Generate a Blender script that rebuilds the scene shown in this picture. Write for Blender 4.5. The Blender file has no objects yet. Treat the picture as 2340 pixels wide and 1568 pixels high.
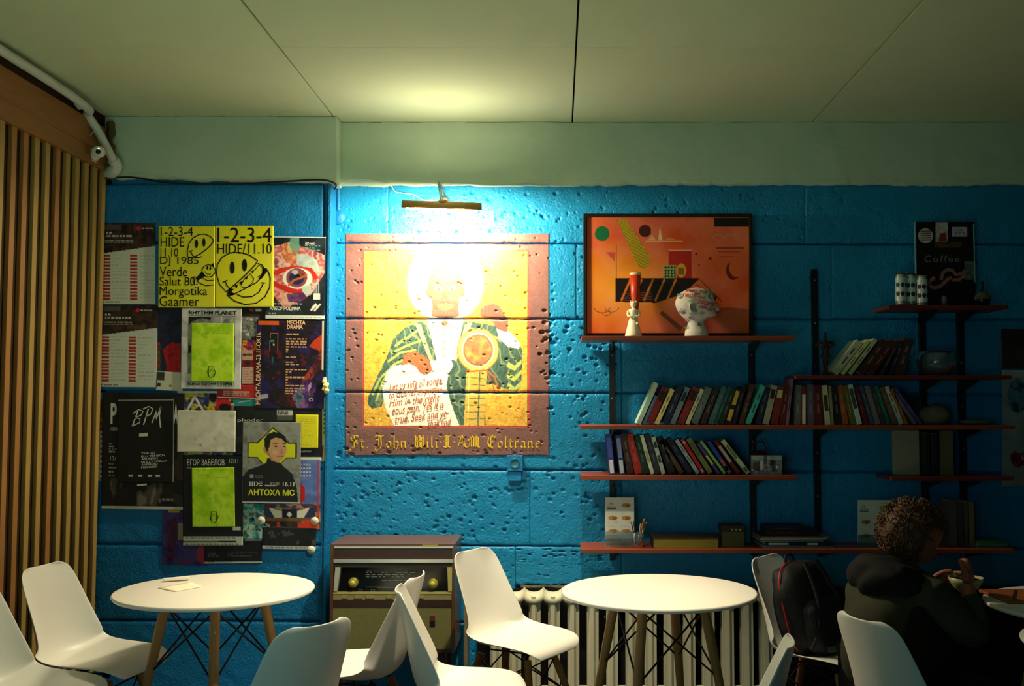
import bpy, bmesh, math, random
import numpy as np
from mathutils import Vector, Matrix

# ============================================================ camera, world, light, exposure
SC = bpy.context.scene
COL = SC.collection
PI = math.pi
CAMH = 1.52
PITCH = math.atan(134.0/2340.0)
cam_d = bpy.data.cameras.new('camera'); cam = bpy.data.objects.new('camera', cam_d); COL.objects.link(cam)
cam.location = (0, 0, CAMH); cam.rotation_euler = (PI/2+PITCH, 0, 0)
cam_d.sensor_fit = 'HORIZONTAL'; cam_d.sensor_width = 36.0; cam_d.lens = 36.0
cam_d.shift_x = -105.0/2340.0
cam_d.clip_start = 0.05
SC.camera = cam
SC.view_settings.view_transform = 'Standard'; SC.view_settings.look = 'None'
SC.view_settings.gamma = 1.0; SC.view_settings.exposure = 0.0
SC.view_settings.use_curve_mapping = False
try:
    SC.cycles.use_denoising = True
    SC.cycles.max_bounces = 8; SC.cycles.diffuse_bounces = 4
    SC.cycles.sample_clamp_indirect = 8.0
except Exception: pass
world = bpy.data.worlds.new('world'); SC.world = world; world.use_nodes = True
world.node_tree.nodes['Background'].inputs[0].default_value = (0.30, 0.62, 0.75, 1)
world.node_tree.nodes['Background'].inputs[1].default_value = 0.003
LAMP_STRENGTH = 2500.0      # picture lamp tube
LAMP_COL = (1.0, 0.85, 0.56)
UP_POWER = 3.4             # added warm fill above the lamp hood, aimed at the ceiling
def area(name, loc, target, sx, sy, power, col):
    d = bpy.data.lights.new(name, 'AREA'); d.shape = 'RECTANGLE'; d.size = sx; d.size_y = sy
    d.energy = power; d.color = col
    o = bpy.data.objects.new(name, d); COL.objects.link(o); o.location = loc
    o.rotation_euler = (Vector(target)-Vector(loc)).to_track_quat('-Z', 'Y').to_euler()
    return o
# added unseen fills: cool from behind the camera, greenish up at the ceiling
w_ = area('camera_side_fill', (-1.3, -0.9, 1.5), (-0.75, 4.0, .4), 1.6, 1.2, 4.5, (0.30, 0.92, 1.0)); w_.data.spread = math.radians(85)
b_ = area('ceiling_fill', (-0.9, 0.6, 0.9), (-0.8, 3.1, 3.0), 1.4, 0.6, 8.0, (0.75, 1.0, 0.60)); b_.data.spread = math.radians(95)
# warm ceiling spotlight over the tables, just above the top of the frame
sp_d = bpy.data.lights.new('ceiling_spotlight', 'SPOT'); sp_d.energy = 235.0; sp_d.color = (1.0, 0.84, 0.58); sp_d.spot_size = math.radians(70); sp_d.spot_blend = .7; sp_d.shadow_soft_size = .05
sp_o = bpy.data.objects.new('ceiling_spotlight', sp_d); COL.objects.link(sp_o); sp_o.location = (0.05, 3.62, 2.98)
sp_o.rotation_euler = (Vector((-0.35, 4.35, .5))-sp_o.location).to_track_quat('-Z', 'Y').to_euler()

# ============================================================ projection helpers (photo pixel + depth -> point)
cP, sP = math.cos(PITCH), math.sin(PITCH)
def at(px, py, Y):
    u = (px-1275.0)/2340.0; v = (784.0-py)/2340.0
    dy = cP - v*sP; dz = sP + v*cP
    t = Y/dy
    return u*t, CAMH + dz*t
def P(px, py, Y):
    x, z = at(px, py, Y); return Vector((x, Y, z))
YW = 5.5; YP = 5.37
SF = 5.21      # shelf front edge
def lin(c):
    if max(c) > 1.0: c = [v/255.0 for v in c]
    return tuple((v/12.92 if v <= .04045 else ((v+.055)/1.055)**2.4) for v in c)

# ============================================================ materials
_M = {}
def mat(name, col, rough=0.6, metal=0.0, spec=0.4, noise=0.0, nscale=20.0, bump=0.0, bscale=60.0, emit=None, estr=0.0, trans=0.0, stretch=None, coat=0.0):
    if name in _M: return _M[name]
    m = bpy.data.materials.new(name); m.use_nodes = True; nt = m.node_tree; b = nt.nodes['Principled BSDF']
    c = lin(col)
    b.inputs['Base Color'].default_value = (*c, 1); b.inputs['Roughness'].default_value = rough
    b.inputs['Metallic'].default_value = metal; b.inputs['Specular IOR Level'].default_value = spec
    if coat: b.inputs['Coat Weight'].default_value = coat; b.inputs['Coat Roughness'].default_value = .15
    if trans: b.inputs['Transmission Weight'].default_value = trans; b.inputs['IOR'].default_value = 1.4
    if emit is not None:
        b.inputs['Emission Color'].default_value = (*emit, 1); b.inputs['Emission Strength'].default_value = estr
    tc = nt.nodes.new('ShaderNodeTexCoord')
    mp = nt.nodes.new('ShaderNodeMapping'); nt.links.new(tc.outputs['Object'], mp.inputs[0])
    if stretch: mp.inputs['Scale'].default_value = stretch
    if noise > 0:
        n = nt.nodes.new('ShaderNodeTexNoise'); n.inputs['Scale'].default_value = nscale; n.inputs['Detail'].default_value = 6
        nt.links.new(mp.outputs[0], n.inputs['Vector'])
        mx = nt.nodes.new('ShaderNodeMix'); mx.data_type = 'RGBA'
        mx.inputs[6].default_value = (*[max(0, v*(1-noise)) for v in c], 1)
        mx.inputs[7].default_value = (*[min(1, v*(1+noise)) for v in c], 1)
        nt.links.new(n.outputs['Fac'], mx.inputs[0]); nt.links.new(mx.outputs[2], b.inputs['Base Color'])
    if bump > 0:
        n2 = nt.nodes.new('ShaderNodeTexNoise'); n2.inputs['Scale'].default_value = bscale; n2.inputs['Detail'].default_value = 4
        nt.links.new(mp.outputs[0], n2.inputs['Vector'])
        bp = nt.nodes.new('ShaderNodeBump'); bp.inputs['Strength'].default_value = bump; bp.inputs['Distance'].default_value = .004
        nt.links.new(n2.outputs['Fac'], bp.inputs['Height']); nt.links.new(bp.outputs[0], b.inputs['Normal'])
    _M[name] = m; return m
def mat_attr(name, rough=0.55, spec=0.3, bump=0.0, bscale=200.0, noise=0.0):
    if name in _M: return _M[name]
    m = mat(name, (200, 200, 200), rough, 0, spec, 0, 20, bump, bscale); nt = m.node_tree; b = nt.nodes['Principled BSDF']
    a = nt.nodes.new('ShaderNodeAttribute'); a.attribute_name = 'Col'
    out = a.outputs['Color']
    if noise > 0:
        tc = nt.nodes.new('ShaderNodeTexCoord')
        n = nt.nodes.new('ShaderNodeTexNoise'); n.inputs['Scale'].default_value = 90; n.inputs['Detail'].default_value = 5
        nt.links.new(tc.outputs['Object'], n.inputs['Vector'])
        mr = nt.nodes.new('ShaderNodeMapRange'); mr.inputs[3].default_value = 1-noise; mr.inputs[4].default_value = 1+noise
        nt.links.new(n.outputs['Fac'], mr.inputs[0])
        vm = nt.nodes.new('ShaderNodeVectorMath'); vm.operation = 'SCALE'
        nt.links.new(out, vm.inputs[0]); nt.links.new(mr.outputs[0], vm.inputs['Scale']); out = vm.outputs[0]
    nt.links.new(out, b.inputs['Base Color'])
    _M[name] = m; return m
def wall_paint(name, col, pit=0.8, rough=.5):
    """rough cast block paint: fine grain + small pores as bump"""
    m = mat(name, col, rough, 0, .35, .14, 5.0); nt = m.node_tree; b = nt.nodes['Principled BSDF']
    tc = nt.nodes.new('ShaderNodeTexCoord')
    def noise(s, d=4):
        n = nt.nodes.new('ShaderNodeTexNoise'); n.inputs['Scale'].default_value = s; n.inputs['Detail'].default_value = d
        nt.links.new(tc.outputs['Object'], n.inputs['Vector']); return n
    n1 = noise(95, 5); n2 = noise(14, 3)
    vo = nt.nodes.new('ShaderNodeTexVoronoi'); vo.inputs['Scale'].default_value = 38; nt.links.new(tc.outputs['Object'], vo.inputs['Vector'])
    mr = nt.nodes.new('ShaderNodeMapRange'); mr.inputs[1].default_value = .08; mr.inputs[2].default_value = .22
    nt.links.new(vo.outputs['Distance'], mr.inputs[0])
    a1 = nt.nodes.new('ShaderNodeMath'); a1.operation = 'MULTIPLY_ADD'; a1.inputs[1].default_value = .6
    nt.links.new(n1.outputs['Fac'], a1.inputs[0]); nt.links.new(n2.outputs['Fac'], a1.inputs[2])
    a2 = nt.nodes.new('ShaderNodeMath'); a2.operation = 'MULTIPLY_ADD'; a2.inputs[1].default_value = .35*pit
    nt.links.new(mr.outputs[0], a2.inputs[0]); nt.links.new(a1.outputs[0], a2.inputs[2])
    bp = nt.nodes.new('ShaderNodeBump'); bp.inputs['Strength'].default_value = .8; bp.inputs['Distance'].default_value = .008
    nt.links.new(a2.outputs[0], bp.inputs['Height']); nt.links.new(bp.outputs[0], b.inputs['Normal'])
    return m

# ============================================================ mesh helpers
def tagset(o, label=None, cat=None, group=None, kind=None):
    if label: o['label'] = label
    if cat: o['category'] = cat
    if group: o['group'] = group
    if kind: o['kind'] = kind
    return o
def empty(name, loc=(0, 0, 0), rz=0, label=None, cat=None, group=None, kind=None):
    o = bpy.data.objects.new(name, None); COL.objects.link(o); o.location = loc; o.rotation_euler = (0, 0, rz)
    o.empty_display_size = .05
    return tagset(o, label, cat, group, kind)
def link(name, me, parent=None, loc=None):
    o = bpy.data.objects.new(name, me); COL.objects.link(o)
    if parent: o.parent = parent
    if loc is not None: o.location = loc
    return o
class MB:
    def __init__(s): s.v = []; s.f = []; s.sm = []; s.mi = []; s.m = 0
    def add(s, vs, fs, smooth=False, M=None):
        n = len(s.v)
        if M is not None: vs = [M @ Vector(v) for v in vs]
        s.v += [tuple(v) for v in vs]; s.f += [tuple(i+n for i in f) for f in fs]; s.sm += [smooth]*len(fs); s.mi += [s.m]*len(fs)
        return s
    def box(s, x0, x1, y0, y1, z0, z1, M=None, bev=0.0):
        if bev > 0:
            b = bev; vs = []; 
            bm = bmesh.new(); bmesh.ops.create_cube(bm, size=1)
            for v in bm.verts: v.co = Vector(((x0+x1)/2+v.co.x*(x1-x0), (y0+y1)/2+v.co.y*(y1-y0), (z0+z1)/2+v.co.z*(z1-z0)))
            bmesh.ops.bevel(bm, geom=bm.edges[:], offset=b, segments=2, affect='EDGES', profile=.5)
            bm.verts.index_update()
            s.add([v.co.copy() for v in bm.verts], [[v.index for v in f.verts] for f in bm.faces], False, M); bm.free(); return s
        vs = [(x0,y0,z0),(x1,y0,z0),(x1,y1,z0),(x0,y1,z0),(x0,y0,z1),(x1,y0,z1),(x1,y1,z1),(x0,y1,z1)]
        return s.add(vs, [(0,3,2,1),(4,5,6,7),(0,1,5,4),(1,2,6,5),(2,3,7,6),(3,0,4,7)], False, M)
    def tube(s, pts, r, n=8, caps=True):
        pts = [Vector(p) for p in pts]; rs = r if isinstance(r, (list, tuple)) else [r]*len(pts)
        vs = []; fs = []
        up = None
        for i, p in enumerate(pts):
            d = (pts[min(i+1, len(pts)-1)] - pts[max(i-1, 0)]).normalized()
            if up is None:
                up = Vector((0, 0, 1)) if abs(d.z) < .9 else Vector((1, 0, 0))
            a = d.cross(up).normalized(); b = a.cross(d).normalized(); up = b
            for k in range(n):
                t = 2*PI*k/n; vs.append(p + a*math.cos(t)*rs[i] + b*math.sin(t)*rs[i])
        for i in range(len(pts)-1):
            for k in range(n):
                k2 = (k+1) % n; fs.append((i*n+k, i*n+k2, (i+1)*n+k2, (i+1)*n+k))
        s.add(vs, fs, True)
        if caps:
            s.add(vs[:n], [tuple(range(n))]); s.add(vs[-n:], [tuple(reversed(range(n)))])
        return s
    def lathe(s, prof, n=24, c=(0, 0, 0), M=None, smooth=True):
        vs = []; fs = []
        for (r, z) in prof:
            for k in range(n):
                t = 2*PI*k/n; vs.append((c[0]+r*math.cos(t), c[1]+r*math.sin(t), c[2]+z))
        m = len(prof)
        for i in range(m-1):
            for k in range(n):
                k2 = (k+1) % n; fs.append((i*n+k, i*n+k2, (i+1)*n+k2, (i+1)*n+k))
        s.add(vs, fs, smooth, M)
        if prof[0][0] > 1e-5: s.add(vs[:n], [tuple(reversed(range(n)))], False, M)
        if prof[-1][0] > 1e-5: s.add(vs[-n:], [tuple(range(n))], False, M)
        return s
    def mesh(s, name, mats):
        me = bpy.data.meshes.new(name); me.from_pydata(s.v, [], s.f)
        mats = mats if isinstance(mats, (list, tuple)) else [mats]
        for m in mats: me.materials.append(m)
        me.polygons.foreach_set('use_smooth', s.sm); me.polygons.foreach_set('material_index', s.mi); me.update()
        return me
    def build(s, name, mats, parent=None, loc=None):
        return link(name, s.mesh(name, mats), parent, loc)
def fix_normals(o):
    bm = bmesh.new(); bm.from_mesh(o.data); bmesh.ops.recalc_face_normals(bm, faces=bm.faces[:]); bm.to_mesh(o.data); bm.free(); return o
def baked(o):
    """evaluate modifiers into plain mesh data"""
    dg = bpy.context.evaluated_depsgraph_get(); dg.update()
    me = bpy.data.meshes.new_from_object(o.evaluated_get(dg)); o.modifiers.clear(); o.data = me; return o
def skin(name, verts, edges, m, parent=None, sub=2, smooth=True, bake=True):
    me = bpy.data.meshes.new(name); me.from_pydata([v[:3] for v in verts], edges, []); me.materials.append(m)
    o = link(name, me, parent)
    me_s = o.modifiers.new('s', 'SKIN'); me_s.use_smooth_shade = True
    sv = me.skin_vertices[0].data
    for i, v in enumerate(verts):
        r = v[3]; sv[i].radius = (r, v[4] if len(v) > 4 else r); sv[i].use_root = (i == 0)
    ss = o.modifiers.new('u', 'SUBSURF'); ss.levels = sub; ss.render_levels = sub
    if bake: baked(o); o.data.materials.clear(); o.data.materials.append(m)
    for p in o.data.polygons: p.use_smooth = True
    return o
def copy_tree(o, parent=None):
    c = o.copy(); COL.objects.link(c)
    if parent: c.parent = parent
    for ch in list(o.children): copy_tree(ch, c)
    return c

# ============================================================ painting on vertex grids (photo pixel units)
def hash2(ix, iy, seed):
    h = (ix*374761393 + iy*668265263 + seed*974634777) & 0xffffffff
    h = ((h ^ (h >> 13))*1274126177) & 0xffffffff
    return ((h ^ (h >> 16)) & 0xffff)/65535.0
def vnoise(X, Y, s, seed=0):
    x = np.asarray(X)/s; y = np.asarray(Y)/s; ix = np.floor(x).astype(np.int64); iy = np.floor(y).astype(np.int64)
    fx = x-ix; fy = y-iy; fx = fx*fx*(3-2*fx); fy = fy*fy*(3-2*fy)
    a = hash2(ix, iy, seed); b = hash2(ix+1, iy, seed); c = hash2(ix, iy+1, seed); d = hash2(ix+1, iy+1, seed)
    return (a*(1-fx)+b*fx)*(1-fy) + (c*(1-fx)+d*fx)*fy
def fbm(X, Y, s, seed=0, o=4):
    r = 0; a = .5
    for i in range(o): r = r + a*vnoise(X, Y, s/(2**i), seed+i*7); a *= .5
    return r/(1-.5**o)
class Canvas:
    """grid of vertices in photo pixels with a colour each: becomes a real printed sheet"""
    def __init__(s, x0, y0, x1, y1, col, res=1.5, rot=0):
        s.b = (x0, y0, x1, y1); s.nx = max(2, int(round((x1-x0)/res))+1); s.ny = max(2, int(round((y1-y0)/res))+1)
        s.X, s.Y = np.meshgrid(np.linspace(x0, x1, s.nx), np.linspace(y0, y1, s.ny))
        s.C = np.zeros((s.ny, s.nx, 3)); s.C[:] = lin(col); s.rot = rot
    def put(s, m, col, a=1.0):
        c = np.array(lin(col)); s.C[m] = s.C[m]*(1-a)+c*a; return s
    def rect(s, x0, y0, x1, y1, col, a=1.0): return s.put((s.X >= x0)&(s.X <= x1)&(s.Y >= y0)&(s.Y <= y1), col, a)
    def ell(s, cx, cy, rx, ry, col, a=1.0, rot=0, ring=None):
        c, q = math.cos(rot), math.sin(rot); dx = s.X-cx; dy = s.Y-cy
        u = (dx*c+dy*q)/rx; v = (-dx*q+dy*c)/ry; d = np.sqrt(u*u+v*v)
        m = d <= 1
        if ring is not None: m &= d >= ring
        return s.put(m, col, a)
    def pm(s, pts):
        m = np.zeros(s.X.shape, bool); n = len(pts)
        for i in range(n):
            x1, y1 = pts[i]; x2, y2 = pts[(i+1) % n]
            if y1 == y2: continue
            c = ((s.Y >= min(y1, y2))&(s.Y < max(y1, y2)))
            m ^= c & (s.X < (x2-x1)*(s.Y-y1)/(y2-y1)+x1)
        return m
    def poly(s, pts, col, a=1.0): return s.put(s.pm(pts), col, a)
    def line(s, pts, w, col, a=1.0):
        m = np.zeros(s.X.shape, bool)
        for (x1, y1), (x2, y2) in zip(pts[:-1], pts[1:]):
            L = max(1e-6, (x2-x1)**2+(y2-y1)**2); t = np.clip(((s.X-x1)*(x2-x1)+(s.Y-y1)*(y2-y1))/L, 0, 1)
            m |= (s.X-x1-t*(x2-x1))**2+(s.Y-y1-t*(y2-y1))**2 <= (w/2)**2
        return s.put(m, col, a)
    def bars(s, x0, y0, x1, n, step, h, col, seed=1, a=.8):
        r = random.Random(seed)
        for i in range(n):
            x = x0
            while x < x1-3:
                w = r.uniform(3, 9); s.rect(x, y0+i*step, min(x1, x+w), y0+i*step+h, col, a); x += w+r.uniform(1.5, 3.5)
                if r.random() < .1: break
        return s
    def cloud(s, cols, scale, seed, a=1.0, mask=None):
        n = fbm(s.X, s.Y, scale, seed); n = np.clip((n-.25)/.5, 0, .9999)*(len(cols)-1); i = n.astype(int); f = (n-i)[..., None]
        L = np.array([lin(c) for c in cols]); c = L[i]*(1-f)+L[np.minimum(i+1, len(cols)-1)]*f
        m = np.ones(s.X.shape, bool) if mask is None else mask
        s.C[m] = s.C[m]*(1-a)+c[m]*a; return s
    def rotp(s, X, Y):
        x0, y0, x1, y1 = s.b; cx, cy = (x0+x1)/2, (y0+y1)/2; c, q = math.cos(s.rot), math.sin(s.rot)
        return cx+(X-cx)*c-(Y-cy)*q, cy+(X-cx)*q+(Y-cy)*c
def grid_mesh(name, X, Z, Y, C, m, thick=0.0):
    ny, nx = X.shape; V = np.stack([X, Y, Z], -1).reshape(-1, 3)
    i = np.arange(nx*ny).reshape(ny, nx)
    q = np.stack([i[:-1, :-1], i[1:, :-1], i[1:, 1:], i[:-1, 1:]], -1).reshape(-1, 4)
    me = bpy.data.meshes.new(name); nv = len(V)
    C4 = None
    if C is not None:
        C4 = np.ones((nv, 4)); C4[:, :3] = C.reshape(-1, 3)
    if thick > 0:
        ring = np.concatenate([i[0, :], i[1:, -1], i[-1, -2::-1], i[-2:0:-1, 0]]); k = len(ring)
        B = V[ring].copy(); B[:, 1] += thick; V = np.concatenate([V, B])
        a = ring; b = np.roll(ring, -1); c = nv+np.roll(np.arange(k), -1); d = nv+np.arange(k)
        q = np.concatenate([q, np.stack([a, b, c, d], -1)])
        if C4 is not None: C4 = np.concatenate([C4, C4[ring]])
    me.vertices.add(len(V)); me.vertices.foreach_set('co', V.astype(np.float32).ravel())
    me.loops.add(len(q)*4); me.loops.foreach_set('vertex_index', q.astype(np.int32).ravel())
    me.polygons.add(len(q)); me.polygons.foreach_set('loop_start', np.arange(0, len(q)*4, 4, dtype=np.int32))
    me.polygons.foreach_set('loop_total', np.full(len(q), 4, dtype=np.int32)); me.update(calc_edges=True)
    if C4 is not None:
        ca = me.color_attributes.new('Col', 'FLOAT_COLOR', 'POINT'); ca.data.foreach_set('color', C4.astype(np.float32).ravel())
    me.materials.append(m); return me
def sheet(cv, name, m, Y, parent=None, lift=0.0, thick=.0008, curl=0.0):
    """canvas -> object; curl lifts the lower corners a little (paper)"""
    X, Yp = cv.rotp(cv.X, cv.Y); x0, y0, x1, y1 = cv.b
    YY = np.full(X.shape, float(Y))
    if curl:
        v = (cv.Y-y0)/(y1-y0); u = np.abs((cv.X-(x0+x1)/2)/((x1-x0)/2)); YY = YY - curl*(v**3)*(u**2)
    wx, wz = at(X, Yp, Y)
    me = grid_mesh(name, wx, wz, YY-lift, cv.C, m, thick); return link(name, me, parent)

# ---- lettering: built-in font turned into flat meshes fitted into a pixel box
_TC = {}
def text_shape(s, bold=0.0, shear=0.0, space=1.0):
    k = (s, bold, shear, space)
    if k in _TC: return _TC[k]
    cu = bpy.data.curves.new('t', 'FONT'); cu.body = s; cu.resolution_u = 3; cu.offset = bold; cu.shear = shear; cu.space_character = space; cu.space_line = .8
    o = bpy.data.objects.new('t', cu); COL.objects.link(o)
    dg = bpy.context.evaluated_depsgraph_get(); dg.update()
    me = bpy.data.meshes.new_from_object(o.evaluated_get(dg))
    v = np.array([x.co[:2] for x in me.vertices]) if len(me.vertices) else np.zeros((0, 2)); f = [tuple(p.vertices) for p in me.polygons]
    bpy.data.objects.remove(o); bpy.data.curves.remove(cu); bpy.data.meshes.remove(me)
    if len(v):
        mn = v.min(0); mx = v.max(0); v = (v-mn)/np.maximum(mx-mn, 1e-6)
    _TC[k] = (v, f); return _TC[k]
class Letters:
    """collects text of one colour into one mesh"""
    def __init__(s): s.v = []; s.f = []
    def text(s, t, x0, y0, x1, y1, bold=0.0, shear=0.0, ang=0.0, vert=False, space=1.0):
        v, f = text_shape(t, bold, shear, space)
        if not len(v): return s
        n = len(s.v)
        if vert:  # reading upwards
            px = x0+(1-v[:, 1])*(x1-x0); py = y1-v[:, 0]*(y1-y0)
        else:
            px = x0+v[:, 0]*(x1-x0); py = y1-v[:, 1]*(y1-y0)
        if ang:
            cx, cy = (x0+x1)/2, (y0+y1)/2; c, q = math.cos(ang), math.sin(ang)
            px, py = cx+(px-cx)*c-(py-cy)*q, cy+(px-cx)*q+(py-cy)*c
        s.v += list(zip(px, py)); s.f += [tuple(i+n for i in g) for g in f]; return s
    def stroke(s, pts, w, closed=False):
        """even-width line as quads"""
        pts = [Vector(p) for p in pts]
        if closed: pts = pts+[pts[0], pts[1]]
        n0 = len(s.v); k = len(pts)
        for i, p in enumerate(pts):
            d = (pts[min(i+1, k-1)]-pts[max(i-1, 0)])
            if closed and i == 0: d = pts[1]-pts[-3]
            if closed and i == k-1: d = pts[1]-pts[-3]
            d = d.normalized() if d.length else Vector((1, 0)); q = Vector((-d.y, d.x))*w/2
            s.v += [tuple(p+q), tuple(p-q)]
        last = k-1-(1 if closed else 0)
        for i in range(last): a = n0+2*i; s.f.append((a, a+1, a+3, a+2))
        return s
    def nib(s, pts, w, ang=math.radians(40)):
        nx, ny = math.cos(ang)*w/2, -math.sin(ang)*w/2
        for (x1, y1), (x2, y2) in zip(pts[:-1], pts[1:]):
            n = len(s.v); s.v += [(x1-nx, y1-ny), (x1+nx, y1+ny), (x2+nx, y2+ny), (x2-nx, y2-ny)]; s.f.append((n, n+1, n+2, n+3))
        return s
    def shape(s, pts):
        n = len(s.v); s.v += [tuple(p) for p in pts]; s.f.append(tuple(range(n, n+len(pts)))); return s
    def build(s, name, Y, m, parent, lift=.0012, cv=None):
        if not s.v: return None
        A = np.array(s.v, float); X, Yp = A[:, 0], A[:, 1]
        if cv is not None: X, Yp = cv.rotp(X, Yp)
        wx, wz = at(X, Yp, Y)
        me = bpy.data.meshes.new(name); me.from_pydata([(a, Y-lift, b) for a, b in zip(wx, wz)], [], s.f); me.materials.append(m)
        bm = bmesh.new(); bm.from_mesh(me)
        for f in bm.faces:
            if f.normal.y > 0: f.normal_flip()
        bm.to_mesh(me); bm.free()
        return link(name, me, parent)
def circle_pts(cx, cy, rx, ry=None, n=40, a0=0, a1=2*PI):
    ry = rx if ry is None else ry
    return [(cx+rx*math.cos(a0+(a1-a0)*i/n), cy+ry*math.sin(a0+(a1-a0)*i/n)) for i in range(n+(0 if abs(a1-a0-2*PI) < 1e-6 else 1))]
M_PRINT = mat_attr('printed_paper', .5, .35, .12, 60)
M_PAINTED = mat_attr('mural_paint', .42, .4, .5, 110, .12)
INK = {}
def ink(name, col):
    return mat('ink_'+name, col, .55, 0, .3)
# ============================================================ the setting
BLUE = wall_paint('blue_wall_paint', (18, 130, 184), .9, .42)
BLUE_L = wall_paint('blue_wall_paint_smooth', (15, 116, 176), .5, .45)
CEIL = mat('ceiling_whitewash', (196, 214, 182), .85, 0, .2, .05, 3.0, .35, 25)
BEAMM = mat('beam_whitewash', (184, 206, 186), .85, 0, .2, .08, 4.0, .6, 18)
DARK = mat('dark_gap', (14, 14, 16), .9)
WOOD = mat('pine_slat', (160, 130, 68), .55, 0, .35, .22, 8.0, .2, 40, stretch=(6, 6, .6))
WOOD2 = mat('pine_slat_reddish', (150, 104, 52), .55, 0, .35, .22, 8.0, .2, 40, stretch=(6, 6, .6))
WOODB = mat('pine_beam', (136, 92, 44), .55, 0, .35, .25, 8.0, .2, 40, stretch=(6, .6, 6))
FLOORM = mat('floor_dark', (70, 66, 62), .5, 0, .3, .2, 3.0)
rng = random.Random(7)
XL, XR = -2.38, 3.3
CZ = 3.03

# floor
fl = MB().box(XL-.1, XR, -3.0, 6.0, -.06, 0).build('floor', FLOORM); tagset(fl, kind='structure')

# ceiling: slabs with open joints
ceil = empty('ceiling'); tagset(ceil, kind='structure')
_jx = [at(770, 272, 5.45)[0], at(1308, 280, 5.45)[0], at(1858, 275, 5.45)[0]]
xs = [XL-.25]+_jx+[XR]; 
ys = [-3.0, 1.7, 4.30, 5.47]
for i in range(4):
    for j in range(3):
        g = .004; gy = .0015
        MB().box(xs[i]+g, xs[i+1]-g, ys[j]+gy, ys[j+1]-gy, CZ+rng.uniform(0, .002), CZ+.05, bev=.002).build('panel', CEIL, ceil)
MB().box(XL-.3, XR, -3, 5.6, CZ+.06, CZ+.16).build('backing', DARK, ceil)

# whitewashed concrete beam between ceiling and blue wall, ragged lower edge
beam = empty('trim_1'); tagset(beam, kind='structure')
def beam_piece(px0, px1, Y, yb0, yb1, seed):
    cv = Canvas(px0, 262, px1, 430, (255, 255, 255), 4)
    low = yb0+(yb1-yb0)*(cv.X-px0)/(px1-px0) + (fbm(cv.X, cv.X*0+seed, 38, seed)-.5)*13
    t = (cv.Y-262)/(430-262); py = 262+(low-262)*t
    wx, wz = at(cv.X, py, Y)
    d = (fbm(cv.X, py, 60, seed+3)-.5)*.012 + np.where(t > .93, .006*(fbm(cv.X, py, 9, 5)-.3), 0)
    wz = np.minimum(wz, CZ-.0005)
    me = grid_mesh('panel', wx, wz, Y-d, None, BEAMM, .12); o = link('panel', me, beam)
    for p in me.polygons: p.use_smooth = True
beam_piece(225, 770, 5.35, 405, 417, 3); beam_piece(777, 2480, 5.46, 424, 419, 11)
MB().box(XL-.2, XR, 5.52, 5.6, 2.6, CZ).build('backing', DARK, beam)

# back wall: cast blocks with recessed joints and blown pits
wall = empty('wall_back'); tagset(wall, kind='structure')
wx0 = at(745, 700, YW)[0]; 
MB().box(wx0-.3, XR+.2, YW+.035, YW+.2, 0, 2.74).build('backing', BLUE_L, wall)
# pits (px, py, r px, depth m)
prs = random.Random(21); PITS = []
for _ in range(1300):
    x = prs.uniform(750, 2000); y = prs.uniform(430, 1560); PITS.append((x, y, prs.choice([1.8, 2.2, 2.6, 3, 3.8]), prs.uniform(.005, .011)))
for (cx, cy, sx, sy, n, r0, r1) in [(1248, 800, 18, 60, 26, 3, 7), (1340, 780, 50, 60, 34, 2.5, 5.5), (1330, 940, 40, 60, 14, 2.5, 5), (1230, 1100, 160, 40, 40, 2, 5.5), (1290, 1280, 60, 30, 20, 2.5, 5.5),
                            (1210, 490, 60, 14, 16, 2, 4), (1000, 1040, 200, 10, 12, 3, 5), (850, 1120, 100, 50, 36, 2, 4.5), (1100, 1180, 200, 50, 40, 2, 4.5), (1070, 445, 200, 8, 6, 3, 5)]:
    for _ in range(n): PITS.append((prs.gauss(cx, sx*.7), prs.gauss(cy, sy*.7), prs.uniform(r0, r1), prs.uniform(.010, .020)))
MUR = (790, 534, 1254, 1040)
def wall_relief(X, Y):
    D = (fbm(X, Y, 26, 4)-.5)*.003 + (fbm(X, Y, 150, 9)-.5)*.008
    x0, x1, y0, y1 = X.min(), X.max(), Y.min(), Y.max()
    xs_ = X[0]; ys_ = Y[:, 0]
    for (px, py, r, d) in PITS:
        if px < x0 or px > x1 or py < y0 or py > y1: continue
        a, b = np.searchsorted(xs_, [px-r-1, px+r+1]); c, e = np.searchsorted(ys_, [py-r-1, py+r+1])
        if b <= a or e <= c: continue
        q = ((X[c:e, a:b]-px)**2/(r*r*1.2)+(Y[c:e, a:b]-py)**2/(r*r*.75)); D[c:e, a:b] += d*np.clip(1.25-q, 0, 1)
    return D
JOINTS = [(420, 420), (555, 558), (728, 730), (896, 901), (1072, 1079), (1246, 1252), (1421, 1428), (1600, 1608)]
def joint_y(i, X): a, b = JOINTS[i]; return a+(b-a)*(X-760)/1240.0
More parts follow.
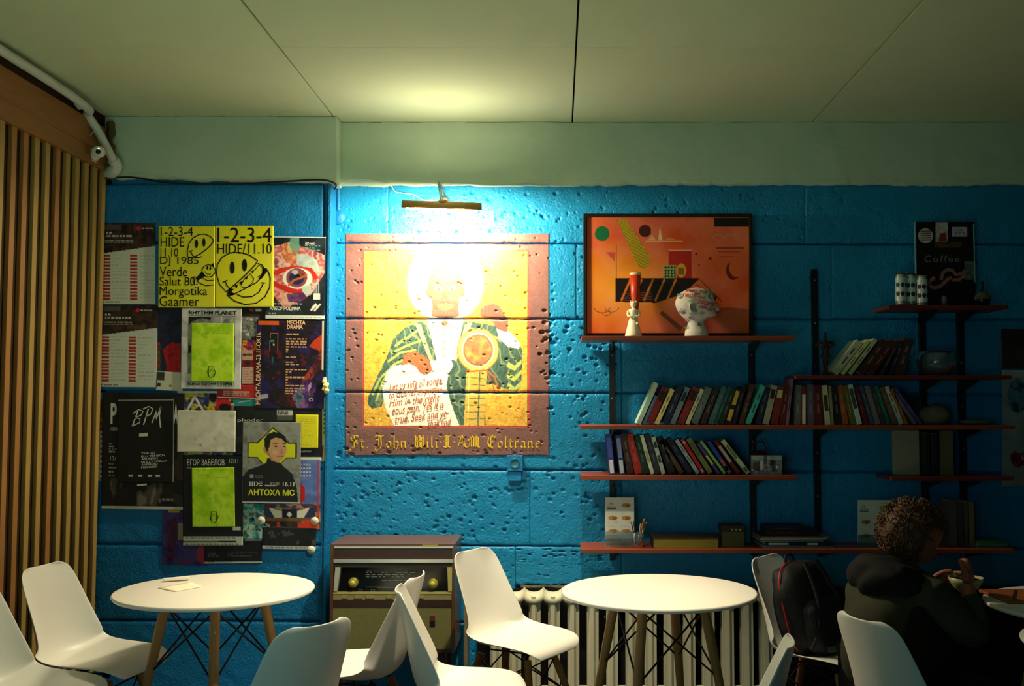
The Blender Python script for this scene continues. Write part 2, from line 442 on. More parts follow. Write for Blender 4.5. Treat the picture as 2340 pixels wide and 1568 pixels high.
def block(px0, px1, i, res, mtl, parent, Yw, murskip=False, y_top=None, clip_bot=None, cols=None, jit=0.0, seedx=0):
    yt0 = JOINTS[i][0]; yb0 = JOINTS[i+1][0]
    nx = max(3, int((px1-px0)/res)); ny = max(3, int((yb0-yt0)/res))
    U, V = np.meshgrid(np.linspace(px0+.25, px1-.25, nx), np.linspace(0, 1, ny))
    top = joint_y(i, U)+1.6+ (fbm(U, U*0+i*9, 14, 31)-.5)*2.4; bot = joint_y(i+1, U)-1.6+(fbm(U, U*0+i*5, 17, 77)-.5)*3.4
    if clip_bot: bot = np.minimum(bot, clip_bot+(fbm(U, U*0, 9, 5)-.5)*8)
    Yp = top+(bot-top)*V
    Xg = U; Yg = np.broadcast_to((yt0+(yb0-yt0)*V), U.shape)
    D = wall_relief(Xg, Yg) if Yw == YW else (fbm(Xg+900, Yg, 26, 4)-.5)*.003+(fbm(Xg, Yg, 90, 19)-.5)*.006
    e = np.minimum(Yp-top, bot-Yp); ev = np.minimum(U-px0, px1-U); D = D+.007*np.exp(-np.maximum(e, 0)/1.6)+.002*np.exp(-np.maximum(ev-1, 0)/1.2)
    if murskip:
        D = D+np.where((U > MUR[0]+5)&(U < MUR[2]-5)&(Yp > MUR[1]+5)&(Yp < MUR[3]-5), .012, 0)
    Yd = Yw+D+jit; wx, wz = at(U, Yp, Yw)
    me = grid_mesh('block', wx, wz, Yd, cols, mtl, .04); o = link('block', me, parent)
    me.polygons.foreach_set('use_smooth', [True]*len(me.polygons))
    return o
for i in range(7):
    cuts = {0: [752, 887.5, 1840, 2500], 1: [752, 1317, 1900, 2500], 2: [752, 1420, 2500], 3: [752, 1420, 2500], 4: [752, 1211, 1420, 2500], 5: [752, 1178], 6: [752, 1085]}[i]
    segs = []
    for a, b in zip(cuts[:-1], cuts[1:]): segs.append((a, b))
    for a, b in segs:
        block(a, b, i, 2.3 if a < 1400 else 4.2, BLUE, wall, YW, True, jit=rng.uniform(-.001, .001))
# block behind the radiator starts lower: niche under the sill line, raw masonry lip
for a, b in [(1178, 1420), (1420, 2500)]:
    block(a, b, 5, 2.6 if a < 1400 else 4.5, BLUE, wall, YW, False, clip_bot=1338)
lipm = mat('raw_concrete', (96, 88, 74), .95, 0, .2, .4, 30, .9, 60)
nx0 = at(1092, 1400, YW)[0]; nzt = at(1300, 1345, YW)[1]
MB().box(nx0, XR, YW-.002, YW+.03, 0, nzt).build('niche_shade_panel', mat('niche_shade', (22, 22, 24), .9, 0, .2, .3, 12), wall)  # dark panel: shade of the niche put into its colour
lp = []
for k in range(46):
    px = 1185+k*24; p = P(px+rng.uniform(-8, 8), 1341+rng.uniform(-2, 3), YW+.01)
    lp.append(p)
lb = MB().tube(lp, [rng.uniform(.006, .016) for _ in lp], 6).build('rubble_edge', lipm, wall)

# left pier: proud of the mural wall, carries the posters
pier = empty('wall_back_pier'); tagset(pier, kind='structure')
pxr = 752
xr_, _ = at(pxr, 800, YP)
MB().box(XL, xr_-.006, YP+.035, YW+.1, 0, 2.70).build('backing', BLUE_L, pier)
for i in range(7):
    yt = JOINTS[i][0]
    block(190, 738, i, 3.2, BLUE_L, pier, YP, False)
# rounded painted return strips at the pier's free edge (bright, they face the lamp)
for (pa, pb, dy) in ((739.5, 744.5, .004), (745.5, 753.5, -.008)):
    x0, _ = at(pa, 800, YP); x1, _ = at(pb, 800, YP)
    mb = MB(); 
    zt = at(740, 419, YP)[1]
    mb.box(x0, x1, YP-.004+dy, YW+.03, 0, zt, bev=.004)
    mb.build('corner_strip', BLUE_L, pier)

# left wall: slatted pine cladding
wl = empty('wall_left'); tagset(wl, kind='structure')
MB().box(XL-.14, XL-.02, -3, YW+.1, 0, CZ).build('backing', mat('cladding_backing', (46, 30, 14), .8, 0, .2, .2, 9), wl)
zt_sl = 2.74
ysl = [5.315-.0985*k for k in range(26)]
slm = {}
for k, y in enumerate(ysl):
    key = k in (5, 8, 9, 13, 16)
    if key not in slm:
        slm[key] = MB().box(0, .020, -.020, .020, 0, zt_sl+.01, bev=.002).mesh('slat', WOOD2 if key else WOOD)
    o = link('slat', slm[key], wl, (XL-.02, y, 0))
# facia boards above the slats
for (z0, z1, xo) in ((2.725, 2.81, .012), (2.812, 2.955, .006)):
    for (ya, yb) in ((-3, 2.1), (2.104, 5.352)):
        MB().box(XL-.03, XL+xo, ya, yb, z0, z1, bev=.003).build('plank', WOODB, wl)
MB().box(XL-.06, XL-.03, -3, YW, 2.9, CZ+.03).build('gap_filler', mat('old_board', (84, 58, 30), .8, 0, .2, .2, 9), wl)
# side wall and rear closing surfaces outside the frame
wr = MB().box(XR, XR+.1, -3, 5.6, 0, CZ+.1).build('wall_right', mat('dark_blue_side', (16, 50, 84), .7)); tagset(wr, kind='structure')

# ============================================================ mural (painted straight on the blocks)
mural = empty('wall_mural', P(1022, 1040, YW-.01), 0, 'large square painted icon of a haloed robed man with scroll, on blue block wall', 'mural')
mural.location = (0, 0, 0)
cv = Canvas(MUR[0], MUR[1], MUR[2], MUR[3], (112, 62, 56), 1.3)
BR = (112, 62, 56)
cv.cloud([(104, 56, 50), (122, 70, 62)], 40, 3)
cv.rect(828, 571, 1210, 977, (196, 52, 22)); cv.rect(831, 574, 1207, 974, (20, 30, 24))
GI = (cv.X > 832.5)&(cv.X < 1205.5)&(cv.Y > 575)&(cv.Y < 972.5)
cv.cloud([(206, 142, 8), (226, 168, 16), (240, 190, 40), (214, 150, 10)], 9, 8, 1, GI)
n = vnoise(cv.X, cv.Y, 2.2, 14); cv.put(GI&(n > .86), (250, 224, 120), .8)
# halo
dx = cv.X-1018; dy = cv.Y-650; rr = np.hypot(dx, dy)
hal = (rr < 90)&(cv.Y < 974)&(cv.Y > 560); cv.cloud([(250, 226, 150), (255, 246, 216), (246, 214, 116)], 6, 21, 1, hal)
cv.put((rr > 86)&(rr < 90), (226, 180, 70))
lm = GI
# gilded sun ray strokes at left
for k in range(9): cv.line([(842+k*3, 700+k*9), (905+k*4, 740+k*11)], 1.4, (250, 216, 110), .7)
GR = (28, 84, 66); GD = (16, 52, 44); GL = (176, 190, 84)
def pol(p, c, a=1): cv.poly(p, c, a)
# robe body
robe = [(960, 735), (925, 750), (898, 775), (882, 820), (862, 862), (842, 905), (841, 925), (850, 934), (872, 930), (895, 860), (930, 972), (1110, 972), (1100, 880), (1130, 880), (1180, 896), (1192, 880), (1194, 800), (1178, 770), (1150, 748), (1075, 735)]
pol(robe, GR)
rm = cv.pm(robe); st = np.sin((cv.X*.35+cv.Y*.2)*1.3+vnoise(cv.X, cv.Y, 8, 3)*4); cv.put(rm&(st > .35), GD, .8)
st2 = np.sin((cv.X*.28-cv.Y*.11)+vnoise(cv.X, cv.Y, 20, 6)*7); cv.put(rm&(st2 > .86), (120, 140, 90), .8)
for pts in ([(903, 790), (935, 770), (960, 752)], [(896, 806), (930, 790), (962, 778)], [(888, 826), (915, 806), (950, 800)], [(852, 900), (868, 866), (900, 834), (940, 812)], [(860, 915), (872, 880), (884, 856)], [(1062, 745), (1100, 760), (1140, 775)]):
    cv.line(pts, 5, GL, .9)
# lapels
pol([(948, 738), (962, 742), (990, 825), (984, 828)], (226, 214, 128)); pol([(1078, 738), (1064, 742), (1036, 822), (1042, 826)], (226, 214, 128))
# shirt and collar
pol([(975, 728), (1060, 728), (1040, 822), (998, 822)], (240, 226, 196))
for k in range(4): cv.ell(1015, 765+k*16, 3, 3, (190, 150, 100))
pol([(984, 716), (1008, 734), (990, 758)], (252, 246, 230)); pol([(1050, 716), (1026, 734), (1044, 758)], (252, 246, 230))
pol([(1008, 738), (1016, 730), (1026, 738), (1018, 748)], (120, 74, 40)); cv.line([(990, 752), (1012, 744), (1018, 752), (1024, 744), (1046, 752)], 2, (130, 84, 44))
# neck and head, plain and front facing
SK = (122, 66, 42); SKL = (176, 112, 62)
pol([(990, 690), (1046, 690), (1050, 722), (1018, 732), (986, 722)], SK)
cv.ell(1018, 655, 40, 47, SK); cv.ell(980, 668, 6, 12, SK); cv.ell(1056, 668, 6, 12, SK)
cv.ell(1018, 688, 31, 34, SK)
cv.ell(1018, 640, 33, 26, SKL, .75); cv.ell(1018, 700, 18, 10, SKL, .6); cv.ell(999, 676, 12, 10, SKL, .5); cv.ell(1037, 676, 12, 10, SKL, .5)
for s_ in (-1, 1):
    cv.ell(1018+s_*16, 660, 9, 4, (250, 238, 210)); cv.ell(1018+s_*15, 660, 2.6, 3.4, (50, 22, 12)); cv.line([(1018+s_*6, 652), (1018+s_*16, 648), (1018+s_*27, 652)], 2.2, (70, 34, 20))
cv.line([(1018, 662), (1015, 678), (1021, 680)], 1.8, (80, 40, 24)); cv.line([(1007, 693), (1018, 691), (1029, 693)], 2.4, (80, 36, 26))
# round golden shield held at the side
cv.ell(1092, 800, 48, 50, (236, 206, 84)); cv.ell(1092, 800, 48, 50, (150, 104, 22), 1, 0, .95); cv.ell(1092, 800, 38, 40, (255, 240, 170), 1, 0, .9)
cv.ell(1092, 800, 34, 36, (140, 84, 46)); mk = ((cv.X-1092)**2/30**2+(cv.Y-800)**2/32**2 < 1); cv.cloud([(140, 84, 46), (196, 132, 40), (226, 170, 50)], 10, 44, .7, mk)
# column under the shield, sash
pol([(1066, 846), (1112, 846), (1106, 972), (1060, 972)], (214, 176, 60)); 
for k in range(7): cv.line([(1066, 862+k*16), (1108, 866+k*15)], 2.2, (120, 104, 40)); 
cv.line([(1072, 850), (1069, 972)], 2, (250, 226, 120)); cv.line([(1096, 850), (1092, 972)], 3, (60, 84, 54)); 
cv.line([(1066, 850), (1110, 846), (1130, 862), (1140, 898)], 4, (206, 84, 26)); cv.line([(1112, 852), (1126, 880), (1130, 900)], 3, (206, 84, 26))
# raised sleeve at right with white cuff and chevrons
pol([(1134, 752), (1166, 758), (1190, 786), (1186, 798), (1160, 792), (1140, 772)], (248, 240, 226))
cv.ell(1120, 712, 23, 17, SK, 1, -.2); pol([(1112, 704), (1142, 700), (1162, 732), (1160, 760), (1136, 752), (1118, 728)], SK)
for k in range(4): cv.line([(1102+k*8, 704-k*1.5), (1098+k*9, 718-k)], 1.5, (84, 42, 26))
for k in range(3): pol([(1162, 826+k*24), (1176, 836+k*24), (1192, 822+k*24), (1192, 832+k*24), (1176, 848+k*24), (1158, 838+k*24)], GL)
# scroll with hand
pol([(884, 850), (900, 836), (1030, 820), (1036, 836), (1026, 852), (1020, 880), (1030, 920), (1050, 973), (900, 973), (880, 930), (873, 890)], (252, 244, 228))
cv.line([(884, 860), (1026, 842)], 1.5, (214, 184, 130)); 
pol([(918, 836), (922, 812), (944, 802), (968, 812), (984, 828), (988, 848), (976, 858), (962, 854), (950, 838), (936, 832)], (170, 92, 36))
for k in range(4): cv.line([(958+k*6, 836), (962+k*6, 854)], 1.3, (120, 58, 22))
cv.cloud([(255, 255, 255), (200, 200, 200)], 3, 70, .06)
murY = YW-.0035
C_full = cv.C
for i in range(0, 4):
    # strip of the mural lying on course i
    pass
def mural_strip(i):
    res = 1.3
    nx = int((MUR[2]-MUR[0])/res)
    ya, yb = max(JOINTS[i][0], MUR[1]), min(JOINTS[i+1][0], MUR[3])
    ny = max(4, int((yb-ya)/res))
    U, V = np.meshgrid(np.linspace(MUR[0], MUR[2], nx), np.linspace(0, 1, ny))
    top = joint_y(i, U)+1.8 if JOINTS[i][0] > MUR[1] else np.full(U.shape, MUR[1])+(fbm(U, U*0, 30, 2)-.5)*2
    bot = joint_y(i+1, U)-1.8 if JOINTS[i+1][0] < MUR[3] else np.full(U.shape, MUR[3])+(fbm(U, U*0, 30, 6)-.5)*3
    if JOINTS[i][0] > MUR[1]: top = top+(fbm(U, U*0+i*9, 14, 31)-.5)*2.4
    if JOINTS[i+1][0] < MUR[3]: bot = bot+(fbm(U, U*0+i*5, 17, 77)-.5)*3.4
    Yp = top+(bot-top)*V
    D = wall_relief(U, np.broadcast_to(ya+(yb-ya)*V, U.shape))
    e = np.full(U.shape, 9.0)
    if JOINTS[i][0] > MUR[1]: e = np.minimum(e, Yp-top)
    if JOINTS[i+1][0] < MUR[3]: e = np.minimum(e, bot-Yp)
    D = D+.007*np.exp(-np.maximum(e, 0)/1.6)
    ix = np.clip(((U-MUR[0])/(MUR[2]-MUR[0])*(cv.nx-1)), 0, cv.nx-1.001); iy = np.clip(((Yp-MUR[1])/(MUR[3]-MUR[1])*(cv.ny-1)), 0, cv.ny-1.001)
    C = C_full[np.round(iy).astype(int), np.round(ix).astype(int)]
    wx, wz = at(U, Yp, YW)
    me = grid_mesh('painted_course', wx, wz, murY+D, C, M_PAINTED, .02); link('painted_course', me, mural)
    me.polygons.foreach_set('use_smooth', [True]*len(me.polygons))
for i in range(0, 4): mural_strip(i)
# caption in broad-nib blackletter
G = {
'S': (6, [[(5.4,8.2),(4.2,9.2),(2,9),(1,7.6),(1.6,6),(4.6,4.2),(5,2.6),(3.8,.6),(1.6,.4),(0,-1.2),(.8,-2),(2.2,-1),(3,.4)], [(1.6,6.4),(4.8,5.2)], [(3,8.8),(3,.8)]]),
't': (3, [[(1.2,6.6),(1.2,.8),(2,.2),(2.8,.8)], [(.2,4.8),(2.8,4.8)]]),
'.': (2, [[(.8,.4),(1.2,.1)]]),
'J': (6, [[(0,8.6),(2,9.2),(3.4,8.4),(5.6,9.2)], [(3.6,8.4),(3.8,1.6),(3,-1),(1,-2),(0,-1)], [(2.4,8),(2.4,1.4)], [(.4,6),(2,6)]]),
'o': (4, [[(.8,1),(.8,4),(2,5),(3.2,4),(3.2,1),(2,.1),(.8,1)]]),
'h': (4, [[(.8,9),(.8,.2),(1.2,0)], [(.8,4.2),(2,5),(3.2,4),(3.2,1),(2.2,-1.4)]]),
'n': (4.2, [[(.2,4.4),(.8,5),(.8,.6),(1.3,.1)], [(.8,4.2),(2,5),(3,4.2),(3,.6),(3.7,.1)]]),
'W': (7.4, [[(0,8),(1,9),(1.6,8),(1.4,1.4),(2.6,.2),(4,1)], [(2.8,8.2),(4,9),(4.2,8),(4.2,1.2),(5.4,.2),(6.6,1.2),(6.6,7),(5.6,8.6),(6.8,9)], [(2.4,8),(2.6,.8)], [(1.6,4.8),(6.4,4.8)], [(5.2,8),(5.2,1)]]),
'i': (2.2, [[(.2,4.4),(.9,5),(.9,.6),(1.5,.1)], [(.8,7),(1.1,6.7)]]),
'l': (2.2, [[(.9,8.6),(.9,.6),(1.5,.1)]]),
'*': (2.2, [[(.8,4.4),(1.2,4.1)]]),
'I': (5, [[(0,8),(1.4,9),(2.6,8.4),(4.4,9)], [(2.8,8.4),(2.8,.8)], [(1.6,8),(1.6,1)], [(0,.8),(1.6,.2),(3,.8),(4.2,.2)], [(.4,5),(1.8,5)]]),
'A': (6.2, [[(2,8.4),(3.2,9),(5.4,.6),(6.2,.2)], [(2.8,8.4),(.8,.8),(0,.2)], [(1,3.6),(4.6,3.6)], [(3.6,7),(4.6,.6)], [(.8,8.2),(2.6,8.6)]]),
'M': (8, [[(0,.2),(1.2,1),(1.4,7.6),(2.4,8.8),(3.8,7.6),(3.8,.6)], [(3.8,7.6),(5,8.8),(6.4,7.6),(6.4,.8),(7.4,.2)], [(2.4,8.4),(2.4,.8)], [(5.2,8.4),(5.2,.8)], [(.2,6),(1.6,5.4)]]),
'C': (5.6, [[(4.8,8.2),(3,9),(1,7.6),(.6,3.6),(1.6,.8),(3.6,.1),(5,1.2)], [(2.4,8.6),(2.4,.6)], [(3.4,8.4),(4.8,9),(5,7.2)], [(2.6,5),(3.8,4.4)]]),
'r': (3, [[(.2,4.4),(.8,5),(.8,.6),(1.3,.1)], [(.8,4),(2,5),(2.7,4.4)]]),
'a': (3.9, [[(.6,4.4),(1.8,5),(2.9,4.2),(2.9,.6),(3.5,.1)], [(2.9,3),(.9,2),(.8,.7),(1.6,.1),(2.9,1)]]),
'e': (3.6, [[(.9,2.8),(3,3.6),(2.8,4.6),(1.8,5),(.8,3.8),(.8,1.2),(1.8,.1),(3.1,1)]]),
' ': (2.8, []),
}
L = Letters(); cap = 'St. John Wili*I*AM Coltrane'
tot = sum(G[c][0]+.5 for c in cap); sc_ = (1237-799)/tot; x = 799
for c in cap:
    w, ss = G[c]
    for s_ in ss: L.nib([(x+a*sc_, 1023-b*3.05) for a, b in s_], 3.3)
    x += (w+.5)*sc_
def relief_lift(o, lift, x_off=0):
    """drape flat lettering over the block relief"""
    me = o.data
    for v in me.vertices:
        px = v.co.x/YW*2340+1275; 
o = L.build('lettering', YW, ink('mural_gold', (226, 186, 40)), mural, .0075)
L = Letters()
# scroll lines in sloping script
scr = [('Let us sing all songs', 889, 869, 1010, 890, -.14), ('to God let us pursue', 889, 888, 1011, 908, -.13), ('Him in the right', 889, 906, 1006, 928, -.12), ('eous path. Yes it is', 896, 922, 1016, 946, -.13), ('true, Seek and ye', 903, 942, 1022, 966, -.13), ('shall find', 976, 958, 1032, 974, -.1)]
for t, a, b, c_, d, an in scr: L.text(t, a, b, c_, d, .0, .45, an)
L.build('lettering', YW, ink('scroll_brown', (176, 84, 40)), mural, .0075)
# ============================================================ picture lamp over the mural (the room's key light)
BRASS = mat('lamp_bronze', (206, 156, 88), .4, .25, .5)
CHROME = mat('lamp_chrome', (205, 200, 190), .2, .95, .5)
yl = 5.12
a_, b_ = P(919, 472, yl), P(1100, 478, yl)
lamp = empty('picture_lamp', (0, 0, 0), 0, 'bronze picture lamp with long narrow hood shining over the painted icon', 'lamp')
cx_ = (a_+b_)/2; hw_ = (b_-a_).length/2
tilt = math.atan2(b_.z-a_.z, b_.x-a_.x)
def hoodpt(x, ang, r):   # ang: 0 = towards room (-y), 90 = up, 180 = wall
    return (cx_.x+x*math.cos(tilt), cx_.y - r*math.cos(ang), cx_.z + x*math.sin(tilt) + r*math.sin(ang))
mb = MB(); n = 14; vs = []; R = .030
A0, A1 = math.radians(-20), math.radians(172)
for j, x in enumerate((-hw_, hw_)):
    for k in range(n+1):
        vs.append(hoodpt(x, A0+(A1-A0)*k/n, R))
mb.add(vs, [(k, k+1, n+2+k, n+1+k) for k in range(n)], True)
for j, x in enumerate((-hw_, hw_)):
    c = [hoodpt(x, A0+(A1-A0)*k/n, R) for k in range(n+1)]
    mb.add(c, [tuple(range(n+1))])
o = mb.build('hood', BRASS, lamp); sd = o.modifiers.new('s', 'SOLIDIFY'); sd.thickness = .0016
tube_m = mat('lamp_tube', (255, 240, 210), .5, emit=LAMP_COL, estr=LAMP_STRENGTH)
p0 = Vector(hoodpt(-hw_+.02, 0, 0)); p1 = Vector(hoodpt(hw_-.02, 0, 0)); p0.z -= .006; p1.z -= .006
MB().tube([p0, p1], .008, 10).build('lamp_tube', tube_m, lamp)
m1 = P(1012, 445, 5.40)
MB().tube([(m1.x, YW-.005, m1.z+.02), (m1.x, 5.42, m1.z+.03), (m1.x, 5.22, m1.z+.025), (cx_.x, 5.13, cx_.z+.028)], .0075, 10).build('arm', CHROME, lamp)
MB().lathe([(.0, 0), (.028, .0), (.03, .006), (.022, .014), (0, .016)], 20, M=Matrix.Translation((m1.x, YW-.004, m1.z-.02)) @ Matrix.Rotation(PI/2, 4, 'X')).build('wall_rose', CHROME, lamp)
MB().lathe([(.026, 0), (.024, .008), (.01, .013), (0, .014)], 20, c=(cx_.x+.006, yl, cx_.z+.027)).build('hood_cap', BRASS, lamp)
# added upward fill over the hood to warm the ceiling; no slot there
d = bpy.data.lights.new('upward_fill', 'AREA'); d.shape = 'RECTANGLE'; d.size = .32; d.size_y = .012; d.energy = UP_POWER; d.color = (1, .80, .50)
o = bpy.data.objects.new('upward_fill', d); COL.objects.link(o); o.location = (cx_.x, yl-.006, cx_.z+.036); o.rotation_euler = (PI+math.radians(16), 0, 0); d.spread = math.radians(150); o.parent = lamp

WHITEC = mat('white_cable', (222, 214, 190), .5)
def path(pxs, Y): return [P(a, b, Y) for a, b in pxs]
def smooth(pts, k=5):
    pts = [Vector(p) for p in pts]; out = []
    for i in range(len(pts)-1):
        p0 = pts[max(i-1, 0)]; p1 = pts[i]; p2 = pts[i+1]; p3 = pts[min(i+2, len(pts)-1)]
        for j in range(k):
            t = j/k; out.append(.5*((2*p1)+(-p0+p2)*t+(2*p0-5*p1+4*p2-p3)*t*t+(-p0+3*p1-3*p2+p3)*t**3))
    out.append(pts[-1]); return out
c = MB().tube(smooth([P(774, 422, 5.43), P(800, 411, 5.43), P(840, 411, 5.43), P(888, 421, 5.44), P(902, 437, 5.485), P(920, 441, 5.485), P(945, 445, 5.485), P(965, 456, 5.47), P(985, 459, 5.36), P(1008, 462, 5.17)]), .0024, 6).build('lamp_cable', WHITEC)
tagset(c, 'thin white cable running along beam edge down to the picture lamp', 'cable')
c = MB().tube(smooth([P(238, 408, 5.33), P(300, 405, 5.33), P(372, 416, 5.335), P(450, 420, 5.335), P(560, 419, 5.335), P(650, 415, 5.335), P(720, 411, 5.335), P(752, 414, 5.335), P(768, 424, 5.36), P(760, 440, 5.47), P(757, 470, 5.47), P(757, 500, 5.47)]), .0048, 7).build('black_cable', mat('black_cable', (26, 20, 18), .5))
tagset(c, 'black cable drooping along beam underside above the posters', 'cable')
c = MB().tube(smooth([P(768, 425, 5.465), P(762, 450, 5.478), P(759, 480, 5.478), P(760, 510, 5.478)]), .0022, 6).build('thin_cable', WHITEC)
tagset(c, 'thin pale cable hanging beside the round blue cap', 'cable')
jc = empty('junction_cap', (0, 0, 0), 0, 'round blue painted junction box cover at upper corner of mural wall', 'junction box')
pj = P(773, 497, YW)
MB().lathe([(0, .018), (.036, .016), (.040, .010), (.040, 0)], 28, M=Matrix.Translation((pj.x, YW-.001, pj.z)) @ Matrix.Rotation(PI/2, 4, 'X')).build('cover', BLUE_L, jc)
MB().tube([P(773, 428, YW-.008), P(773, 480, YW-.008)], .010, 8).build('conduit', BLUE_L, jc)

# wall socket
so = empty('wall_socket', (0, 0, 0), 0, 'blue painted square wall socket below lower edge of mural', 'socket')
x0, z0 = at(1158, 1077, YW-.03); x1, z1 = at(1195, 1041, YW-.03); x2, z2 = at(1158, 1100, YW-.03)
MB().box(x0, x1, YW-.034, YW, z0, z1, bev=.003).build('body', BLUE_L, so)
MB().box(x0+.008, x1-.008, YW-.028, YW, z2, z0-.001, bev=.003).build('lower_box', BLUE_L, so)
xc, zc = (x0+x1)/2, (z0+z1)/2
MB().lathe([(.026, -.002), (.026, .003), (.0225, .003), (.021, .0008), (0, .0008)], 24, M=Matrix.Translation((xc, YW-.034, zc)) @ Matrix.Rotation(PI/2, 4, 'X')).build('outlet_ring', mat('socket_ring', (30, 100, 130), .45), so)
for s_ in (-1, 1): MB().box(xc+s_*.009-.0025, xc+s_*.009+.0025, YW-.0335, YW-.028, zc-.003, zc+.003).build('pin_hole', DARK, so)

# white pipe along the left wall top, dropping into the corner
PIPE = mat('pipe_white', (196, 206, 200), .45, 0, .45, .1, 6)
pp = smooth([(XL+.06, -1.0, 2.975), (XL+.06, 2.0, 2.975), (XL+.055, 4.36, 2.985), (XL+.06, 4.95, 2.968), P(200, 262, 5.08), P(222, 296, 5.15), P(243, 335, 5.22), P(262, 372, 5.28)], 6)
pipe = empty('corner_pipe', (0, 0, 0), 0, 'white water pipe running under ceiling edge above the slat wall', 'pipe')
MB().tube(pp, .021, 12).build('pipe_run', PIPE, pipe)
MB().tube([P(176, 230, 5.0), P(186, 242, 5.03)], .026, 12).build('coupling', PIPE, pipe)
MB().tube(smooth([P(258, 364, 5.27), P(266, 380, 5.3), P(258, 392, 5.31), P(245, 395, 5.34)]), [.03]*8+[.032]*8, 12).build('elbow', PIPE, pipe)
mb = MB()
rr_ = random.Random(3)
lp = [P(x, y, 5.33) for x, y in ((252, 278), (254, 300), (250, 326), (256, 350), (246, 372), (242, 398), (262, 402))]
mb.tube(smooth(lp, 3), [rr_.uniform(.012, .03) for _ in range(19)], 6)
o = mb.build('plaster_filler', mat('old_filler', (92, 80, 60), .95, 0, .2, .4, 30, .8, 50)); tagset(o, 'crumbled brown filler patch in the corner beside white pipe', 'filler')

# small security camera
sc_m = mat('camera_plastic', (212, 212, 200), .4)
pc = P(226, 347, 5.10)
seccam = empty('security_camera', (0, 0, 0), 0, 'small white security camera mounted at end of slat wall beam', 'security camera')
dirv = Vector((.35, -1, -.25)).normalized()
Mx = Matrix.Translation(pc) @ dirv.to_track_quat('Z', 'Y').to_matrix().to_4x4()
MB().lathe([(0, -.05), (.026, -.048), (.030, -.035), (.030, .028), (.026, .034), (0, .034)], 24, M=Mx).build('body', sc_m, seccam)
MB().lathe([(0, .0355), (.012, .0355), (.012, .0345)], 18, M=Mx).build('lens', mat('lens_black', (8, 8, 10), .1), seccam)
MB().lathe([(0, 0), (.004, 0), (.004, -.001)], 10, M=Mx @ Matrix.Translation((.002, .018, .036))).build('status_light', mat('status_light', (160, 255, 200), .3, emit=(.5, 1, .7), estr=2.5), seccam)
MB().lathe([(0, 0), (.034, 0), (.036, .008), (.03, .02), (.018, .03), (0, .032)], 20, M=Matrix.Translation((XL+.01, 5.16, pc.z+.002)) @ Matrix.Rotation(PI/2, 4, 'Y')).build('mount_base', sc_m, seccam)
MB().tube([(XL+.03, 5.16, pc.z), tuple(pc - dirv*.03)], .011, 10).build('bracket', sc_m, seccam)
c = MB().tube(smooth([P(222, 372, 5.15), P(208, 364, 5.14), P(203, 345, 5.13), P(202, 320, 5.13), P(214, 300, 5.14), P(226, 285, 5.16)]), .0022, 6).build('camera_cable', WHITEC, seccam)

# ============================================================ posters on the pier
def poster(b, col, label, lv, res=1.5, rot=0, cat='poster', draw=None, mtl=None, group=None, curl=.004, name='poster', txt=()):
    """b: px box. draw(cv). txt: list of (ink name, colour, Letters)"""
    Y = YP-.003-.0042*lv
    cv = Canvas(*b, col, res, rot)
    if draw: draw(cv)
    root = sheet(cv, name, mtl or M_PRINT, Y, None, 0, .0012, 0)
    tagset(root, label, cat, group)
    for (nm, c, L_) in txt: L_.build('lettering', Y, ink(nm, c), root, .0011, cv)
    return root
W_ = (222, 224, 214); BK = (16, 15, 17)
def d_sched(cv):
    x0, y0, x1, y1 = cv.b; w = x1-x0
    top = (cv.Y-y0) < 70-(cv.X-x0)/w*18
    cv.cloud([(30, 20, 18), (72, 50, 42), (26, 18, 18), (90, 66, 52)], 22, int(y0), 1, top)
    cv.rect(x0+9, y0+3, x0+50, y0+15, (96, 104, 98), .5)
    cv.bars(x0+14, y0+20, x0+75, 2, 7, 4, (220, 220, 210), 3); cv.bars(x0+12, y0+39, x0+82, 2, 5, 2, (180, 180, 170), 4)
    cv.ell(x0+89, y0+12, 4.5, 4.5, (216, 40, 30)); cv.bars(x0+96, y0+10, x0+122, 1, 5, 4, (220, 220, 210), 9)
    for cx in (x0+7, x0+69):
        for k in range(14): cv.rect(cx, y0+72+k*7.6, cx+17.5, y0+77+k*7.6, (178, 44, 34))
    for k in range(14):
        cv.bars(x0+29, y0+72+k*7.6, x0+64, 1, 5, 2, (150, 156, 150), k, .6); cv.bars(x0+91, y0+66+k*7.9, x0+126, 1, 5, 2, (150, 156, 150), k+40, .6)
    cv.bars(x0+6, y1-6, x1-6, 1, 5, 2.2, (60, 60, 60), 8)
poster((228, 510, 355, 695), (206, 214, 202), 'white schedule poster with slanted brown header and red bars, upper one of two', 1, 1.4, 0, draw=d_sched, group=None)
poster((225, 697, 359, 885), (206, 214, 202), 'white schedule poster with slanted brown header and red bars, lower one of two', 1, 1.4, .008, draw=d_sched)

YEL = (232, 226, 12)
def wrinkle(cv): cv.cloud([(255, 255, 255), (120, 120, 20)], 40, int(cv.b[0]), .04)
L = Letters()
for t, a, b, c_, d in [('1-2-3-4', 367, 519, 441, 540), ('HIDE', 367, 542, 421, 564), ('11.10', 367, 567, 407, 587), ('DJ 1985', 366, 587, 454, 609), ('Verde', 365, 610, 428, 632), ('Salut 80', 365, 633, 446, 653), ('Morgotika', 365, 655, 474, 681), ('Gaamer', 365, 677, 456, 700)]:
    L.text(t, a, b, c_, d, .0)
